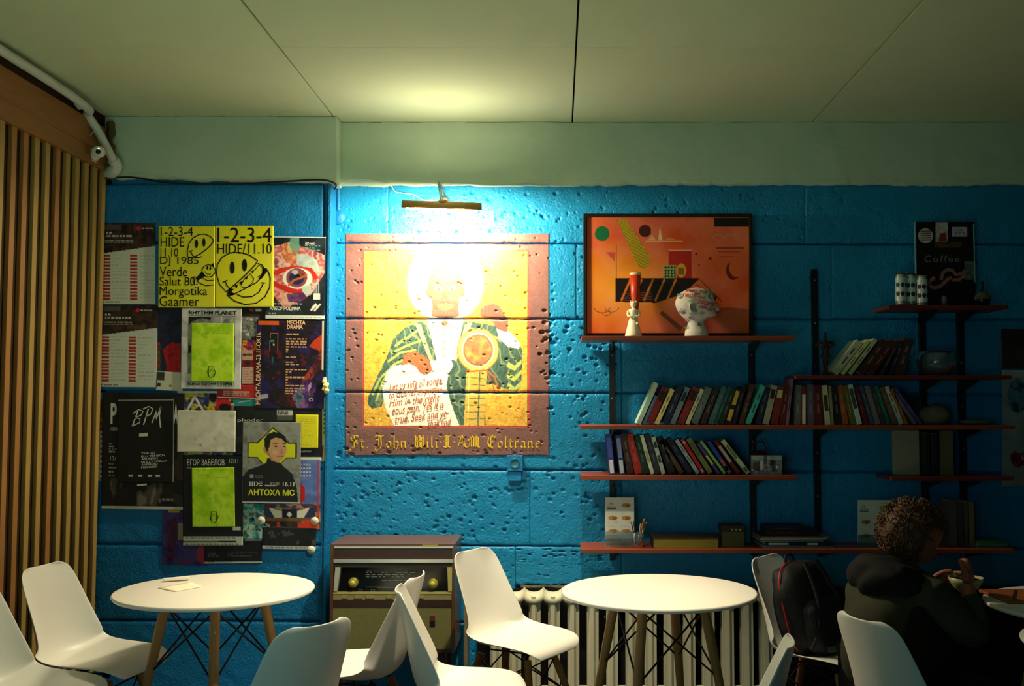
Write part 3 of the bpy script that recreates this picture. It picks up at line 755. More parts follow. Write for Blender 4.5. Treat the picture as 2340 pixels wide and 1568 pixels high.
# tilted cut smiling disc, eyes and mouth; small chained discs below
def smiley(L, cx, cy, r, ang, w, cut=True):
    def T(p): c, s = math.cos(ang), math.sin(ang); return (cx+p[0]*c*r-p[1]*s*r, cy+p[0]*s*r+p[1]*c*r)
    if cut:
        # upper part of the disc, and lower part shifted: an open jaw
        L.stroke([T(p) for p in circle_pts(0, -.12, 1, 1, 34, PI*.93, PI*2.06)]+[T((.95, .12)), T((-.9, .26))], w)
        L.stroke([T((-.97, .05)), T((-.9, .26))], w)
    else:
        L.stroke([T(p) for p in circle_pts(0, 0, 1)], w, True)
    for s in (-1, 1): L.shape([T((s*.32+.1*math.cos(t), -.42+.27*math.sin(t))) for t in [i*2*PI/18 for i in range(18)]])
L.stroke([(430, 590), (428, 575), (432, 556), (441, 544), (455, 536), (468, 535), (480, 540), (488, 549), (484, 558), (474, 568), (458, 580), (443, 588)], 2.4, True)
for x, y in ((449, 557), (466, 554)): L.shape(circle_pts(x, y, 3.6, 10, 16))
L.stroke([(436, 574), (440, 584), (452, 590), (462, 586)], 2.2); L.stroke([(432, 576), (440, 572)], 2.2)
L.stroke(circle_pts(477, 619, 15, 14, 20), 2, True)
for x, y in ((474, 612), (481, 613)): L.shape(circle_pts(x, y, 2, 4.5, 10))
L.stroke([(468, 620), (474, 627), (482, 626)], 1.6)
L.shape([(447, 637), (462, 620), (470, 630), (452, 642)]); L.shape([(482, 606), (489, 600), (489, 612)])
L.stroke([(450, 642), (458, 648), (472, 653), (489, 651)], 2); L.stroke([(462, 634), (474, 641), (489, 640)], 1.8); L.stroke([(452, 636), (444, 632), (441, 642), (446, 651), (452, 650)], 2)
poster((362, 517, 491, 703), YEL, 'yellow concert poster listing artists in black with small smiling faces, beside its twin', 4, 3, .004, draw=wrinkle, txt=[('black', BK, L)])
L = Letters()
L.text('1-2-3-4', 497, 520, 621, 554, 0); L.text('HIDE/11.10', 497, 557, 621, 580, 0)
U1 = [(517, 667), (502, 650), (495, 628), (497, 605), (508, 588), (526, 578), (548, 577), (570, 583), (589, 596), (583, 606), (566, 624), (540, 648)]
L.stroke(U1, 2.6, True)
L.shape(circle_pts(531, 612, 5.6, 14, 20)); L.shape(circle_pts(559, 606, 5.6, 14, 20))
L.stroke([(515, 642), (518, 652), (526, 660), (534, 662)], 2.2); L.stroke([(509, 646), (520, 640)], 2.2)
L.stroke([(589, 602), (600, 606), (604, 616), (600, 632), (586, 646), (560, 660), (536, 672), (520, 676)], 2.4)
L.stroke([(552, 650), (560, 636), (572, 626), (580, 636), (578, 646), (566, 656), (554, 658)], 1.8, True); L.stroke([(582, 618), (592, 606), (601, 612), (600, 626), (588, 634)], 1.8)
for tr in ([(536, 652), (541, 660), (544, 650)], [(546, 646), (552, 652), (554, 642)], [(560, 634), (564, 640), (567, 631)], [(574, 620), (578, 626), (581, 617)]): L.shape(tr)
L.shape([(519, 672), (523, 660), (531, 660), (530, 668), (541, 672), (530, 676)]); L.shape([(602, 612), (611, 614), (611, 620), (598, 637), (590, 638), (600, 624)])
L.stroke([(519, 674), (536, 688), (560, 696), (586, 693), (606, 678), (617, 656), (618, 634), (612, 618)], 2.6)
L.stroke([(542, 673), (556, 679), (576, 678), (592, 668), (602, 648)], 2.4); L.stroke([(596, 646), (607, 647)], 2.2)
poster((491, 516, 625, 702), YEL, 'yellow concert poster with large split smiling face under black digits', 4, 3, 0, draw=wrinkle, txt=[('black', BK, L)])

def d_eye(cv):
    cv.cloud([(30, 36, 46), (18, 24, 34), (46, 60, 70)], 30, 5)
    m = cv.pm([(612, 566), (655, 556), (700, 566), (741, 582), (741, 624), (728, 646), (712, 672), (690, 688), (660, 702), (636, 690), (618, 665), (609, 640)])
    cv.cloud([(214, 120, 130), (236, 160, 166), (190, 70, 60), (240, 200, 190), (150, 60, 80)], 20, 31, 1, m)
    m = cv.pm([(648, 556), (668, 552), (684, 580), (688, 600), (668, 605), (650, 598), (642, 580)]); cv.cloud([(226, 206, 150), (196, 80, 50), (236, 170, 120)], 12, 7, 1, m)
    m = cv.pm([(662, 545), (682, 542), (684, 566), (678, 584), (660, 562)]); cv.put(m, (110, 166, 148), .9)
    m = cv.pm([(676, 580), (700, 580), (724, 596), (730, 622), (700, 612), (678, 604)]); cv.cloud([(220, 232, 224), (170, 190, 190)], 14, 9, 1, m)
    m = cv.pm([(614, 628), (640, 612), (676, 608), (712, 612), (728, 634), (716, 645), (700, 620), (660, 616), (634, 630)]); cv.put(m, (206, 50, 32))
    m = cv.pm([(612, 634), (640, 650), (680, 662), (708, 654), (716, 650), (690, 672), (660, 670), (628, 656)]); cv.put(m, (196, 44, 30))
    cv.ell(680, 636, 34, 24, (236, 232, 224)); cv.ell(678, 635, 24, 22, (34, 40, 92)); cv.ell(678, 635, 24, 22, (190, 90, 60), .5, 0, .72)
    cv.ell(682, 628, 9, 9, (150, 70, 40)); cv.ell(680, 632, 6, 6, (12, 12, 20)); cv.line([(660, 652), (672, 640), (690, 634), (700, 628)], 5, (190, 96, 50)); cv.ell(674, 622, 8, 5, (200, 206, 216), .8)
    m = cv.pm([(640, 668), (664, 672), (664, 700), (648, 704), (640, 690)]); cv.cloud([(236, 190, 170), (200, 120, 90)], 9, 8, 1, m)
    m = cv.pm([(655, 672), (694, 668), (700, 680), (684, 692), (660, 690)]); cv.put(m, (72, 36, 96), .9)
    m = cv.pm([(690, 655), (712, 650), (710, 668), (702, 678), (690, 664)]); cv.put(m, (186, 214, 206), .9)
    cv.bars(696, 552, 710, 1, 5, 1.6, W_, 2); cv.bars(625, 693, 690, 1, 5, 3, (190, 200, 200), 5); cv.bars(615, 715, 686, 1, 4, 2.4, W_, 7)
    cv.bars(696, 560, 732, 3, 5, 2.2, (120, 170, 170), 12); 
    for k in range(3): cv.line([(718+k*5, 684-k*6), (718+k*5, 640+k*3)], 1.6, (200, 206, 206), .6)
    cv.rect(716, 670, 732, 684, (220, 226, 220)) ; cv.line([(712, 708), (724, 696)], 4, W_); cv.line([(720, 709), (732, 695)], 4, W_); cv.line([(714, 702), (722, 694)], 3, W_)
    cv.rect(607, 720, 745, 730, (226, 230, 222)); cv.bars(650, 724, 736, 1, 4, 2, (60, 60, 60), 4, .6)
    cv.rect(607, 541, 745, 543.5, (226, 230, 222))
L = Letters().text('АЛЕСЯ РОДИМА', 617, 701, 688, 711, .025); L.text('ART-WAST', 696, 554, 720, 559, .03)
poster((607, 541, 743, 729), (30, 36, 44), 'dark poster with giant red rimmed painted eye', 2, 1.3, .012, draw=d_eye, txt=[('white', (236, 238, 230), L)])

def d_redfig(cv):
    cv.cloud([(22, 28, 52), (30, 40, 66)], 20, 4)
    m = cv.pm([(372, 880), (382, 838), (372, 800), (392, 782), (412, 786), (412, 880)]); cv.cloud([(120, 18, 26), (196, 22, 36), (150, 20, 30)], 9, 6, 1, m)
    for k in range(4): cv.rect(357, 783+k*17, 366, 790+k*17, (176, 24, 34)); cv.rect(357, 791+k*17, 367, 799+k*17, (24, 90, 50))
    for k in range(5): cv.line([(376+k*7, 760-k*5), (382+k*7, 755-k*5)], 2.5, (10, 10, 14))
L = Letters().text('TU ES', 378, 735, 412, 742, .02, ang=-.2)
poster((356, 702, 425, 882), (22, 28, 52), 'dark blue poster with crimson figure, mostly hidden behind the silver poster', 0, 1.5, 0, draw=d_redfig, txt=[('black', BK, L)])

def d_rhythm(cv):
    cv.cloud([(206, 208, 204), (176, 178, 176), (220, 222, 218)], 34, 9)
    cv.rect(430, 724, 537, 853, (24, 24, 28))
    for (cx, cy, r) in ((462, 765, 37), (508, 740, 30), (444, 830, 24), (440, 866, 30), (530, 745, 22)):
        m = ((cv.X-cx)**2+(cv.Y-cy)**2 < r*r)&(cv.X > 430)&(cv.X < 537)&(cv.Y > 724)&(cv.Y < 853); cv.cloud([(96, 98, 102), (168, 168, 168)], 12, cx, 1, m)
    cv.rect(505.5, 724, 507, 745, W_); cv.rect(529, 724, 530.5, 745, W_)
    cv.rect(430, 721.5, 540, 723, (90, 90, 90))
    for b in ((425, 854, 534, 882), (500, 872, 534, 883), (425, 872, 498, 883)): cv.line([(b[0], b[1]), (b[2], b[1]), (b[2], b[3]), (b[0], b[3]), (b[0], b[1])], 1, (110, 110, 110), .7)
L = Letters().text('RHYTHM PLANET', 431, 710, 540, 719, .03); L.text('ELENA SIZOVA', 430, 875, 496, 881, .03); L.text('11PM', 506, 874, 531, 881, .03)
poster((414, 704, 551, 889), (206, 208, 204), 'silver grey poster with dark spheres, half covered by lime sheet', 3, 1.5, .012, draw=d_rhythm, txt=[('black', BK, L)])
LIME = (176, 226, 16)
def d_lime(seed):
    def f(cv):
        x0, y0, x1, y1 = cv.b
        cv.cloud([(150, 204, 8), (178, 226, 16), (206, 240, 60), (160, 214, 10)], 26, seed)
        cv.bars(x0+16, y0+18, x1-12, 2, 5, 1.2, (90, 120, 10), seed, .5); cv.bars(x0+16, y1-30, x0+38, 1, 4, 1.2, (90, 120, 10), seed+3, .4)
    return f
def phone(L, cx, cy):
    L.stroke([(cx-6, cy-11), (cx+6, cy-11), (cx+6, cy+8), (cx-6, cy+8)], 1.6, True); L.stroke([(cx-3, cy-5), (cx+3, cy-5)], 1.2); L.stroke([(cx-3, cy-1), (cx+3, cy-1)], 1.2)
    L.stroke([(cx+7, cy-4), (cx+10, cy+2), (cx+7, cy+10), (cx+1, cy+14), (cx-6, cy+10), (cx-8, cy+3), (cx-8, cy-2)], 1.6)
    return L
L = phone(Letters(), 483, 849)
poster((437, 739, 534, 872), LIME, 'wrinkled lime green sheet taped over the silver poster', 4, 1.8, .008, draw=d_lime(3), cat='sheet', txt=[('black', BK, L)])

def d_col(cv):
    cv.cloud([(36, 22, 20), (60, 36, 30)], 12, 3)
    cv.rect(557, 706, 573, 716, (20, 20, 22)); cv.rect(571, 706, 579, 712, (200, 60, 40)); cv.rect(584, 706, 598, 712, W_)
    m = (cv.Y > 724)&(cv.Y < 777)&(cv.X < 592); cv.cloud([(16, 16, 16), (150, 150, 146), (60, 60, 60), (200, 200, 196)], 9, 16, 1, m)
    m = (cv.Y > 778)&(cv.Y < 800); cv.cloud([(30, 40, 120), (190, 30, 30), (230, 180, 40), (130, 20, 24)], 8, 77, 1, m)
    cv.put(cv.Y > 800, (140, 22, 28)); cv.cloud([(140, 22, 28), (100, 14, 26), (160, 40, 34)], 12, 5, .7, cv.Y > 800)
    cv.rect(553, 801, 578, 822, (200, 150, 130)); cv.rect(551, 839, 580, 876, (196, 160, 140)); 
    cv.bars(556, 842, 578, 6, 6, 2, (110, 50, 50), 3); cv.bars(556, 808, 576, 1, 5, 5, (60, 60, 30), 6)
    cv.ell(566, 830, 7, 6, (30, 40, 30)); cv.ell(560, 884, 8, 6, (30, 40, 30))
L = Letters().text('JUNIOR', 554, 808, 577, 814, .02)
poster((552, 702, 607, 912), (60, 20, 20), 'narrow red and black poster strip between silver and purple posters', 0, 1.5, .0, draw=d_col, txt=[('black', BK, L)])

def d_mech(cv):
    cv.cloud([(20, 12, 20), (34, 18, 36), (16, 12, 18), (44, 18, 20)], 26, 6)
    m = fbm(cv.X, cv.Y, 16, 90) > .62; cv.put(m, (40, 30, 110), .55)
    m = (fbm(cv.X, cv.Y, 12, 91) > .66)&(cv.Y > 800); cv.put(m, (110, 24, 20), .6)
    cv.poly([(738, 762), (716, 778), (706, 792), (728, 800), (738, 830)], (190, 60, 24), .9)
    m = cv.pm([(738, 790), (724, 812), (712, 836), (690, 870), (700, 880), (738, 836)]); cv.cloud([(120, 40, 50), (30, 10, 20), (180, 70, 40)], 9, 3, .8, m)
    m = cv.pm([(668, 906), (690, 880), (706, 896), (716, 932), (680, 932)]); cv.cloud([(70, 30, 120), (30, 140, 90), (150, 60, 170), (20, 20, 50)], 9, 12, 1, m)
    m = cv.pm([(690, 870), (712, 866), (726, 898), (738, 932), (700, 932)]); cv.cloud([(70, 30, 130), (40, 16, 50), (130, 60, 180)], 9, 18, .9, m)
    m = cv.pm([(592, 868), (614, 872), (620, 896), (604, 912), (592, 900)]); cv.cloud([(40, 24, 110), (24, 14, 40)], 8, 22, .9, m)
    cv.poly([(590, 905), (612, 900), (614, 910), (592, 914)], (190, 190, 220), .7); cv.poly([(706, 878), (712, 872), (712, 884), (704, 898)], (200, 170, 200), .8)
    cv.rect(589, 734, 636, 743, (214, 92, 20)); cv.line([(617, 762), (634, 762), (634, 802), (616, 802), (617, 762)], 1.1, (170, 120, 110)); cv.ell(625, 788, 2.5, 2.5, (230, 180, 170)); cv.ell(621, 780, 6, 2.5, (40, 150, 80), .8)
    cv.ell(622, 822, 2, 9, (20, 130, 110), .6)
    OR = (226, 176, 130)
    for (y, n) in ((763, 1), (773, 6), (815, 1), (826, 2), (843, 6), (880, 4)): cv.bars(653, y, 700 if n > 1 else 682, n, 6, 3, OR, y, .85)
    cv.line(circle_pts(712, 900, 5, 5, 16)+[(717, 900)], 1, (180, 120, 60)); cv.ell(712, 913, 5, 4, W_, 1, 0, .55)
    cv.rect(735, 733, 739, 845, (220, 214, 200)); cv.rect(735, 790, 739, 772, (190, 30, 30))
L = Letters().text('MECHTA\nDRAMA', 655, 732, 697, 752, .03); L.text('MECHTA-DRAMA-23.11-OK16', 585, 761, 596, 925, .015, vert=True); L.text('MAIN STAGE', 655, 762, 682, 766, .02)
poster((586, 731, 741, 934), (20, 12, 20), 'near black festival poster with purple paint strokes and orange text', 1, 1.3, .012, draw=d_mech, txt=[('peach', (232, 190, 150), L)])

def d_slip(cv):
    cv.rect(358, 851, 376, 870, (60, 60, 56)); cv.rect(358, 870, 368, 878, (200, 204, 196)); cv.ell(390, 882, 4, 3, (150, 120, 40)); cv.rect(360, 876, 367, 884, (40, 44, 50))
poster((357, 850, 418, 893), (200, 206, 190), 'small pale printed slip below the crimson figure poster', 1, 1.6, .04, draw=d_slip, cat='paper slip')
def d_multi(cv):
    cv.cloud([(196, 30, 34), (30, 120, 140), (220, 200, 60), (20, 20, 24), (40, 80, 170), (200, 60, 40)], 18, 61)
    cv.line([(428, 938), (445, 906), (464, 938)], 5, (220, 216, 200)); cv.ell(486, 908, 9, 12, BK); cv.poly([(500, 906), (520, 906), (532, 936), (490, 936)], (190, 20, 24))
    cv.ell(514, 932, 14, 10, (20, 14, 16)); cv.poly([(530, 904), (592, 906), (590, 930), (536, 930)], (36, 130, 140)); cv.line([(545, 920), (575, 914)], 1.5, (180, 210, 150)); cv.rect(380, 894, 500, 899, (210, 210, 200))
poster((405, 893, 592, 1040), (60, 40, 40), 'colourful collage poster showing as a strip above the blank sheet', 0, 1.6, .0, draw=d_multi)
def d_red2(cv): cv.cloud([(150, 24, 26), (180, 40, 34)], 12, 4); cv.rect(511, 894, 571, 906, (206, 150, 130)); cv.bars(514, 897, 570, 2, 4, 2, (120, 50, 40), 4); cv.rect(494, 908, 590, 910, W_)
poster((497, 880, 592, 911), (150, 24, 26), 'red strip poster with pinkish text box below the lime sheet', .5, 1.6, .03, draw=d_red2)

def d_left(cv):
    m = cv.Y < 985; cv.cloud([(160, 90, 30), (60, 30, 20), (200, 120, 40), (30, 20, 20)], 22, 4, 1, m)
    cv.put(~m, (204, 212, 204)); 
    for k in range(10): cv.rect(230, 989+k*11.4, 236, 994.5+k*11.4, (178, 44, 34))
poster((214, 910, 250, 1099), (60, 40, 30), 'orange and white poster edge tucked behind the large black poster', 0, 1.6, .01, draw=d_left)
def d_black1(cv):
    cv.cloud([(18, 15, 16), (26, 22, 22)], 40, 3)
    m = cv.Y > 1095; n = fbm(cv.X, cv.Y*.35, 20, 9); cv.put(m&(n > .55)&(cv.X > 250)&(cv.X < 400), (96, 88, 74), .55); cv.put(m&(n > .68)&(cv.X > 250)&(cv.X < 400), (140, 130, 110), .5)
    cv.put((cv.X > 397)&(cv.Y > 1020)&(fbm(cv.X, cv.Y, 26, 41) > .52), (70, 62, 52), .5)
    cv.rect(232, 1157, 421, 1164, (196, 204, 194)); cv.bars(240, 1159, 412, 1, 4, 2, (90, 90, 90), 5, .6)
    cv.bars(364, 1139, 402, 2, 6, 4, (130, 130, 120), 8)
    for y in (1014, 1020, 1026, 1032, 1060, 1069, 1078, 1087): cv.bars(250, y, 266, 1, 4, 2.4, (196, 200, 190), y, .7)
L = Letters().text('P', 252, 922, 266, 970, .03); L.text('/SEN', 252, 977, 267, 985); L.text('13/', 252, 1044, 266, 1053); L.text('A', 396, 922, 406, 968, .03)
poster((233, 898, 420, 1165), (20, 17, 18), 'large black poster with narrow white capitals and ghostly grey smoke', 2, 1.7, .012, draw=d_black1, txt=[('offwhite', (206, 210, 200), L)])
L = Letters()
L.stroke([(302, 975), (315, 940)], 3); L.stroke([(303, 945), (318, 936), (327, 940), (322, 949), (308, 955)], 2.6); L.stroke([(308, 955), (320, 957), (319, 966), (302, 974)], 2.6)
L.stroke([(328, 971), (339, 934)], 3); L.stroke([(326, 935), (340, 929), (349, 934), (345, 946), (332, 953)], 2.6); L.stroke([(347, 967), (358, 938), (356, 960), (368, 928)], 2.8); L.stroke([(368, 928), (364, 950), (367, 977)], 3)
for i, t in enumerate(['THE 2D', 'BLU TENSCH', 'ASLAMIN', 'HOLLY MOLLY', 'ANDROID', 'FEDOSIK']): L.text(t, 323, 1033+i*6.4, 323+len(t)*5.4, 1037.6+i*6.4, .02, 0, -.06)
L.stroke([(270, 915), (397, 914)], 1.2); L.stroke([(397, 914), (396, 1102)], 1.2); L.shape([(318, 991), (338, 989), (338, 997), (318, 998)]); L.shape([(314, 1107), (336, 1105), (336, 1109), (314, 1111)])
for x in (294, 316, 338, 356): L.shape([(x, 1085), (x+10, 1085), (x+10, 1090), (x, 1090)])
poster((268, 908, 397, 1104), (19, 15, 16), 'black poster with brush lettering laid over the large black poster', 3, 3, .004, txt=[('offwhite', (206, 210, 200), L)])

def d_blank(cv):
    cv.cloud([(226, 224, 208), (204, 202, 186), (232, 230, 216)], 36, 12)
    for (x, y, r) in ((528, 950, 5), (447, 1004, 4), (491, 1003, 4), (437, 960, 3)): cv.ell(x, y, r, r, (180, 180, 110), .6)
    cv.ell(458, 1017, 2.4, 3.2, (60, 120, 150), .7)
poster((405, 938, 538, 1033), (224, 222, 206), 'blank off-white paper sheet with faint spots', 6, 2, .008, draw=d_blank, cat='paper sheet')
def d_egor(cv):
    cv.cloud([(18, 16, 18), (26, 24, 26)], 30, 8); cv.rect(418, 1226, 556, 1236, (190, 196, 186)); cv.rect(540, 1226, 556, 1247, (190, 196, 186)); cv.rect(418, 1236, 500, 1238, (110, 130, 30)); cv.rect(418, 1241, 556, 1247, (190, 196, 186))
    cv.bars(424, 1229, 538, 1, 4, 2, (60, 60, 60), 4, .7); cv.bars(424, 1243, 546, 1, 4, 2, (60, 60, 60), 6, .7); cv.rect(531, 1204, 549, 1211, (196, 200, 194)); cv.bars(428, 1068, 480, 1, 4, 1.6, (150, 150, 150), 2)
L = Letters().text('ЕГОР ЗАБЕЛОВ', 428, 1049, 513, 1064, .005); L.text('17/11', 524, 1049, 544, 1059, .005)
poster((418, 1041, 555, 1247), (18, 16, 18), 'black poster with thin white Cyrillic headline, half covered by lime sheet', 4, 2, .0, draw=d_egor, txt=[('offwhite', (206, 210, 200), L)])
L = phone(Letters(), 488, 1180)
poster((439, 1069, 536, 1204), LIME, 'wrinkled lime green sheet taped over the black Cyrillic poster', 5, 1.8, -.012, draw=d_lime(17), cat='sheet', txt=[('black', BK, L)])

def d_black3(cv):
    cv.cloud([(17, 17, 18), (28, 28, 28)], 30, 8); cv.bars(540, 1000, 556, 8, 6, 1.6, (70, 70, 70), 5, .6)
    cv.rect(634, 938, 669, 949, (206, 208, 200)); cv.rect(634, 949, 669, 961, (90, 88, 86), .8); cv.rect(684, 1025, 735, 1043, (14, 16, 16)); cv.rect(684, 1045, 735, 1054, (206, 208, 200)); cv.bars(692, 1048, 730, 1, 4, 3, (190, 60, 40), 3, .7)
L = Letters().text('DENIS', 636, 940, 659, 947, .03); 
L2 = Letters().text('phoder', 543, 956, 602, 966, .0); L2.text('perfomer', 687, 1028, 712, 1036, .02)
poster((536, 928, 736, 1056), (17, 17, 18), 'black poster with small white name label behind the turtleneck portrait', .3, 2, 0, draw=d_black3, txt=[('black', BK, L), ('offwhite', (206, 210, 200), L2)])
def d_note(cv): cv.bars(684, 957, 720, 12, 5.4, 1.2, (150, 150, 20), 4, .6)
poster((675, 948, 727, 1024), (228, 222, 30), 'small yellow notice with fine text beside the turtleneck portrait', 2, 1.7, .01, draw=d_note, cat='notice')

def d_antoha(cv):
    cv.cloud([(126, 130, 124), (150, 154, 148), (110, 114, 108)], 16, 8)
    Yl = (214, 222, 20)
    cv.line([(567, 1013), (676, 1013), (676, 1046), (567, 1046), (567, 1013)], 3, BK); cv.line([(623, 978), (587, 1013)], 3, BK); cv.line([(623, 978), (660, 1013)], 3, BK)
    cv.poly([(588, 1013), (623, 979), (659, 1013), (676, 1014), (676, 1045), (658, 1046), (624, 1080), (588, 1046), (567, 1045), (567, 1014)], Yl)
    cv.line([(588, 1013), (567, 1013), (567, 1046), (588, 1046), (600, 1060)], 2.2, BK); cv.line([(658, 1013), (676, 1013), (676, 1046), (655, 1046), (640, 1062)], 2.2, BK); cv.line([(588, 1013), (622, 979), (636, 988)], 2.2, BK)
    cv.poly([(555, 1151), (555, 1090), (568, 1074), (596, 1064), (608, 1058), (611, 1046), (640, 1056), (648, 1066), (668, 1082), (678, 1110), (683, 1151)], (24, 22, 26))
    SKc = (206, 160, 122)
    cv.poly([(610, 1026), (608, 1038), (614, 1042), (620, 1054), (640, 1058), (636, 1040)], (170, 124, 92)); cv.ell(634, 1026, 20, 27, SKc); cv.poly([(616, 1036), (622, 1050), (636, 1058), (646, 1050), (652, 1034)], SKc)
    cv.ell(606, 1027, 4.5, 9, (190, 140, 104))
    cv.poly([(604, 1020), (603, 1004), (610, 993), (624, 987), (640, 989), (652, 998), (656, 1014), (650, 1010), (642, 1002), (628, 1000), (618, 1006), (616, 1020), (610, 1034)], (24, 20, 20))
    cv.line([(624, 1015), (634, 1013)], 2, (50, 34, 26)); cv.line([(645, 1013), (652, 1014)], 2, (50, 34, 26)); cv.ell(630, 1020, 4, 1.8, (60, 40, 30)); cv.ell(649, 1020, 3, 1.6, (60, 40, 30))
    cv.line([(642, 1022), (645, 1034), (639, 1036)], 1.4, (150, 100, 74)); cv.line([(634, 1043), (648, 1042)], 2.2, (150, 74, 60)); cv.ell(628, 1034, 6, 5, (226, 184, 146), .5)
    cv.rect(571, 1085, 580, 1093, (150, 152, 146)); cv.bars(583, 1086, 600, 2, 4, 1.2, (150, 150, 150), 4); cv.bars(618, 1102, 640, 3, 3.4, 1.4, (190, 190, 190), 4); cv.rect(606, 1109, 630, 1110.4, (200, 200, 200))
    cv.rect(553, 1147.5, 688, 1150, (206, 208, 200))
L = Letters(); 
for x in (571, 576, 581): L.shape([(x+.2, 1101), (x+2, 1101), (x+2, 1111), (x+.2, 1111)])
L.nib([(586, 1101), (591, 1106), (586, 1111)], 2.4, 0); 
for y in (1101, 1105, 1109): L.shape([(593, y), (600, y), (600, y+2), (593, y+2)])
L.text('16.11', 647, 1101, 673, 1111, .015)
L2 = Letters().text('АНТОХА МС', 568, 1118, 674, 1133, .03)
poster((554, 965, 687, 1150), (130, 134, 128), 'grey poster of person in black turtleneck over yellow cross shapes', 6, 1.2, .012, draw=d_antoha, txt=[('white', (236, 238, 230), L), ('bright_yellow', (224, 228, 40), L2)])

def d_house(cv):
    t = (cv.Y-1054)/90; cv.cloud([(80, 110, 190), (110, 136, 206), (70, 96, 170)], 30, 5)
    cv.put((cv.Y < 1052), (214, 216, 206)); cv.poly([(686, 1104), (697, 1116), (697, 1140), (686, 1156)], (196, 24, 26)); 
    m = cv.Y > 1152; cv.cloud([(50, 90, 60), (200, 150, 110), (40, 60, 90), (110, 40, 30)], 12, 7, 1, m)
    cv.poly([(606, 1160), (636, 1164), (650, 1172), (650, 1184), (608, 1182)], (40, 50, 90)); cv.poly([(676, 1168), (722, 1160), (720, 1182), (676, 1184)], (40, 50, 90))
    cv.poly([(614, 1160), (644, 1168), (644, 1184), (628, 1184)], (226, 222, 206)); cv.poly([(679, 1168), (708, 1160), (694, 1184), (679, 1184)], (226, 222, 206))
    cv.rect(645, 1164, 677, 1184, (14, 20, 40)); cv.poly([(661, 1169), (667, 1176), (661, 1182), (655, 1176)], (220, 226, 220)); cv.rect(601, 1184, 724, 1190, (120, 84, 50))
    cv.poly([(668, 1210), (684, 1196), (700, 1190), (727, 1188), (727, 1210)], (214, 58, 24)); cv.put((cv.Y > 1190)&(cv.X < 680), (30, 20, 24), .9)
    cv.line([(600, 1208), (640, 1204), (680, 1210)], 1.4, (120, 150, 180)); cv.rect(632, 1192, 638, 1209, (226, 60, 40)); cv.rect(725, 1056, 729, 1200, (200, 50, 30))
L = Letters()
for i, t in enumerate(['АРКА', 'ДНЫМ', 'РОКИ', 'КОНИ']): L.text(' '.join(t), 687, 1060+i*8.5, 710, 1064.5+i*8.5, .02)
L.text('Ok', 600, 1195, 618, 1205, .01)
poster((599, 1046, 732, 1211), (80, 110, 190), 'blue sky poster with pale Cyrillic letters and white collar shapes', 1, 1.5, -.0, draw=d_house, txt=[('white', (236, 238, 230), L)])
def d_teal(cv): cv.cloud([(20, 110, 130), (30, 150, 150), (180, 210, 190), (20, 70, 90), (60, 150, 80)], 14, 33); cv.ell(577, 1186, 4, 4, BK)
poster((553, 1151, 602, 1233), (20, 110, 130), 'teal brush painted poster below the turtleneck portrait', 2, 1.5, .02, draw=d_teal)
def d_b4(cv):
    cv.cloud([(20, 20, 22), (32, 32, 34)], 20, 5); cv.put((fbm(cv.X, cv.Y, 20, 4) > .64)&(cv.Y < 1245), (90, 96, 100), .5)
    cv.rect(600, 1248, 724, 1256, (196, 206, 210)); cv.bars(606, 1250, 715, 1, 4, 3, (60, 60, 60), 4, .7)
poster((599, 1206, 722, 1256), (20, 20, 22), 'black strip poster with white sponsor line, bottom right of the cluster', 2, 1.7, .02, draw=d_b4)
def d_b5(cv):
    cv.cloud([(20, 18, 20), (30, 28, 30)], 20, 15); cv.bars(474, 1264, 500, 4, 3, 1.2, (120, 120, 120), 4); cv.bars(520, 1264, 590, 4, 3, 1.2, (120, 120, 120), 9, .5); cv.rect(466, 1283, 598, 1288, (196, 204, 200)); cv.bars(474, 1284, 590, 1, 4, 2, (60, 60, 60), 3, .6); cv.rect(560, 1231, 600, 1237, (206, 208, 200))
poster((467, 1232, 598, 1288), (20, 18, 20), 'black strip poster with white sponsor line at the cluster bottom', 1, 1.7, -.008, draw=d_b5)
def d_purp(cv):
    cv.cloud([(60, 50, 130), (40, 40, 100), (90, 50, 120), (30, 70, 130), (120, 40, 70)], 30, 44)
    m = cv.pm([(385, 1195), (400, 1180), (406, 1215), (396, 1280), (384, 1285)]); cv.cloud([(110, 24, 40), (40, 16, 40)], 9, 5, .8, m); cv.rect(384, 1166, 410, 1172, (200, 180, 20)); cv.rect(407, 1196, 418, 1234, (150, 150, 110)); cv.poly([(452, 1246), (470, 1240), (466, 1290), (450, 1280)], (176, 40, 40), .8)
poster((371, 1150, 474, 1292), (60, 50, 130), 'purple and blue painterly poster at the lower left of cluster', 0, 1.6, .01, draw=d_purp)
def d_edge(cv):
    cv.cloud([(206, 206, 196), (220, 200, 40), (210, 214, 206)], 30, 91); 
    for k in range(6): cv.rect(740, 936+k*10, 748, 941+k*10, (30, 90, 90))
    cv.poly([(735, 1020), (740, 1016), (737, 1050), (732, 1050)], (190, 30, 30))
poster((733, 908, 747, 1054), (206, 206, 196), 'narrow white and yellow paper edge wrapping the pier corner', 0, 1.2, .0, draw=d_edge)
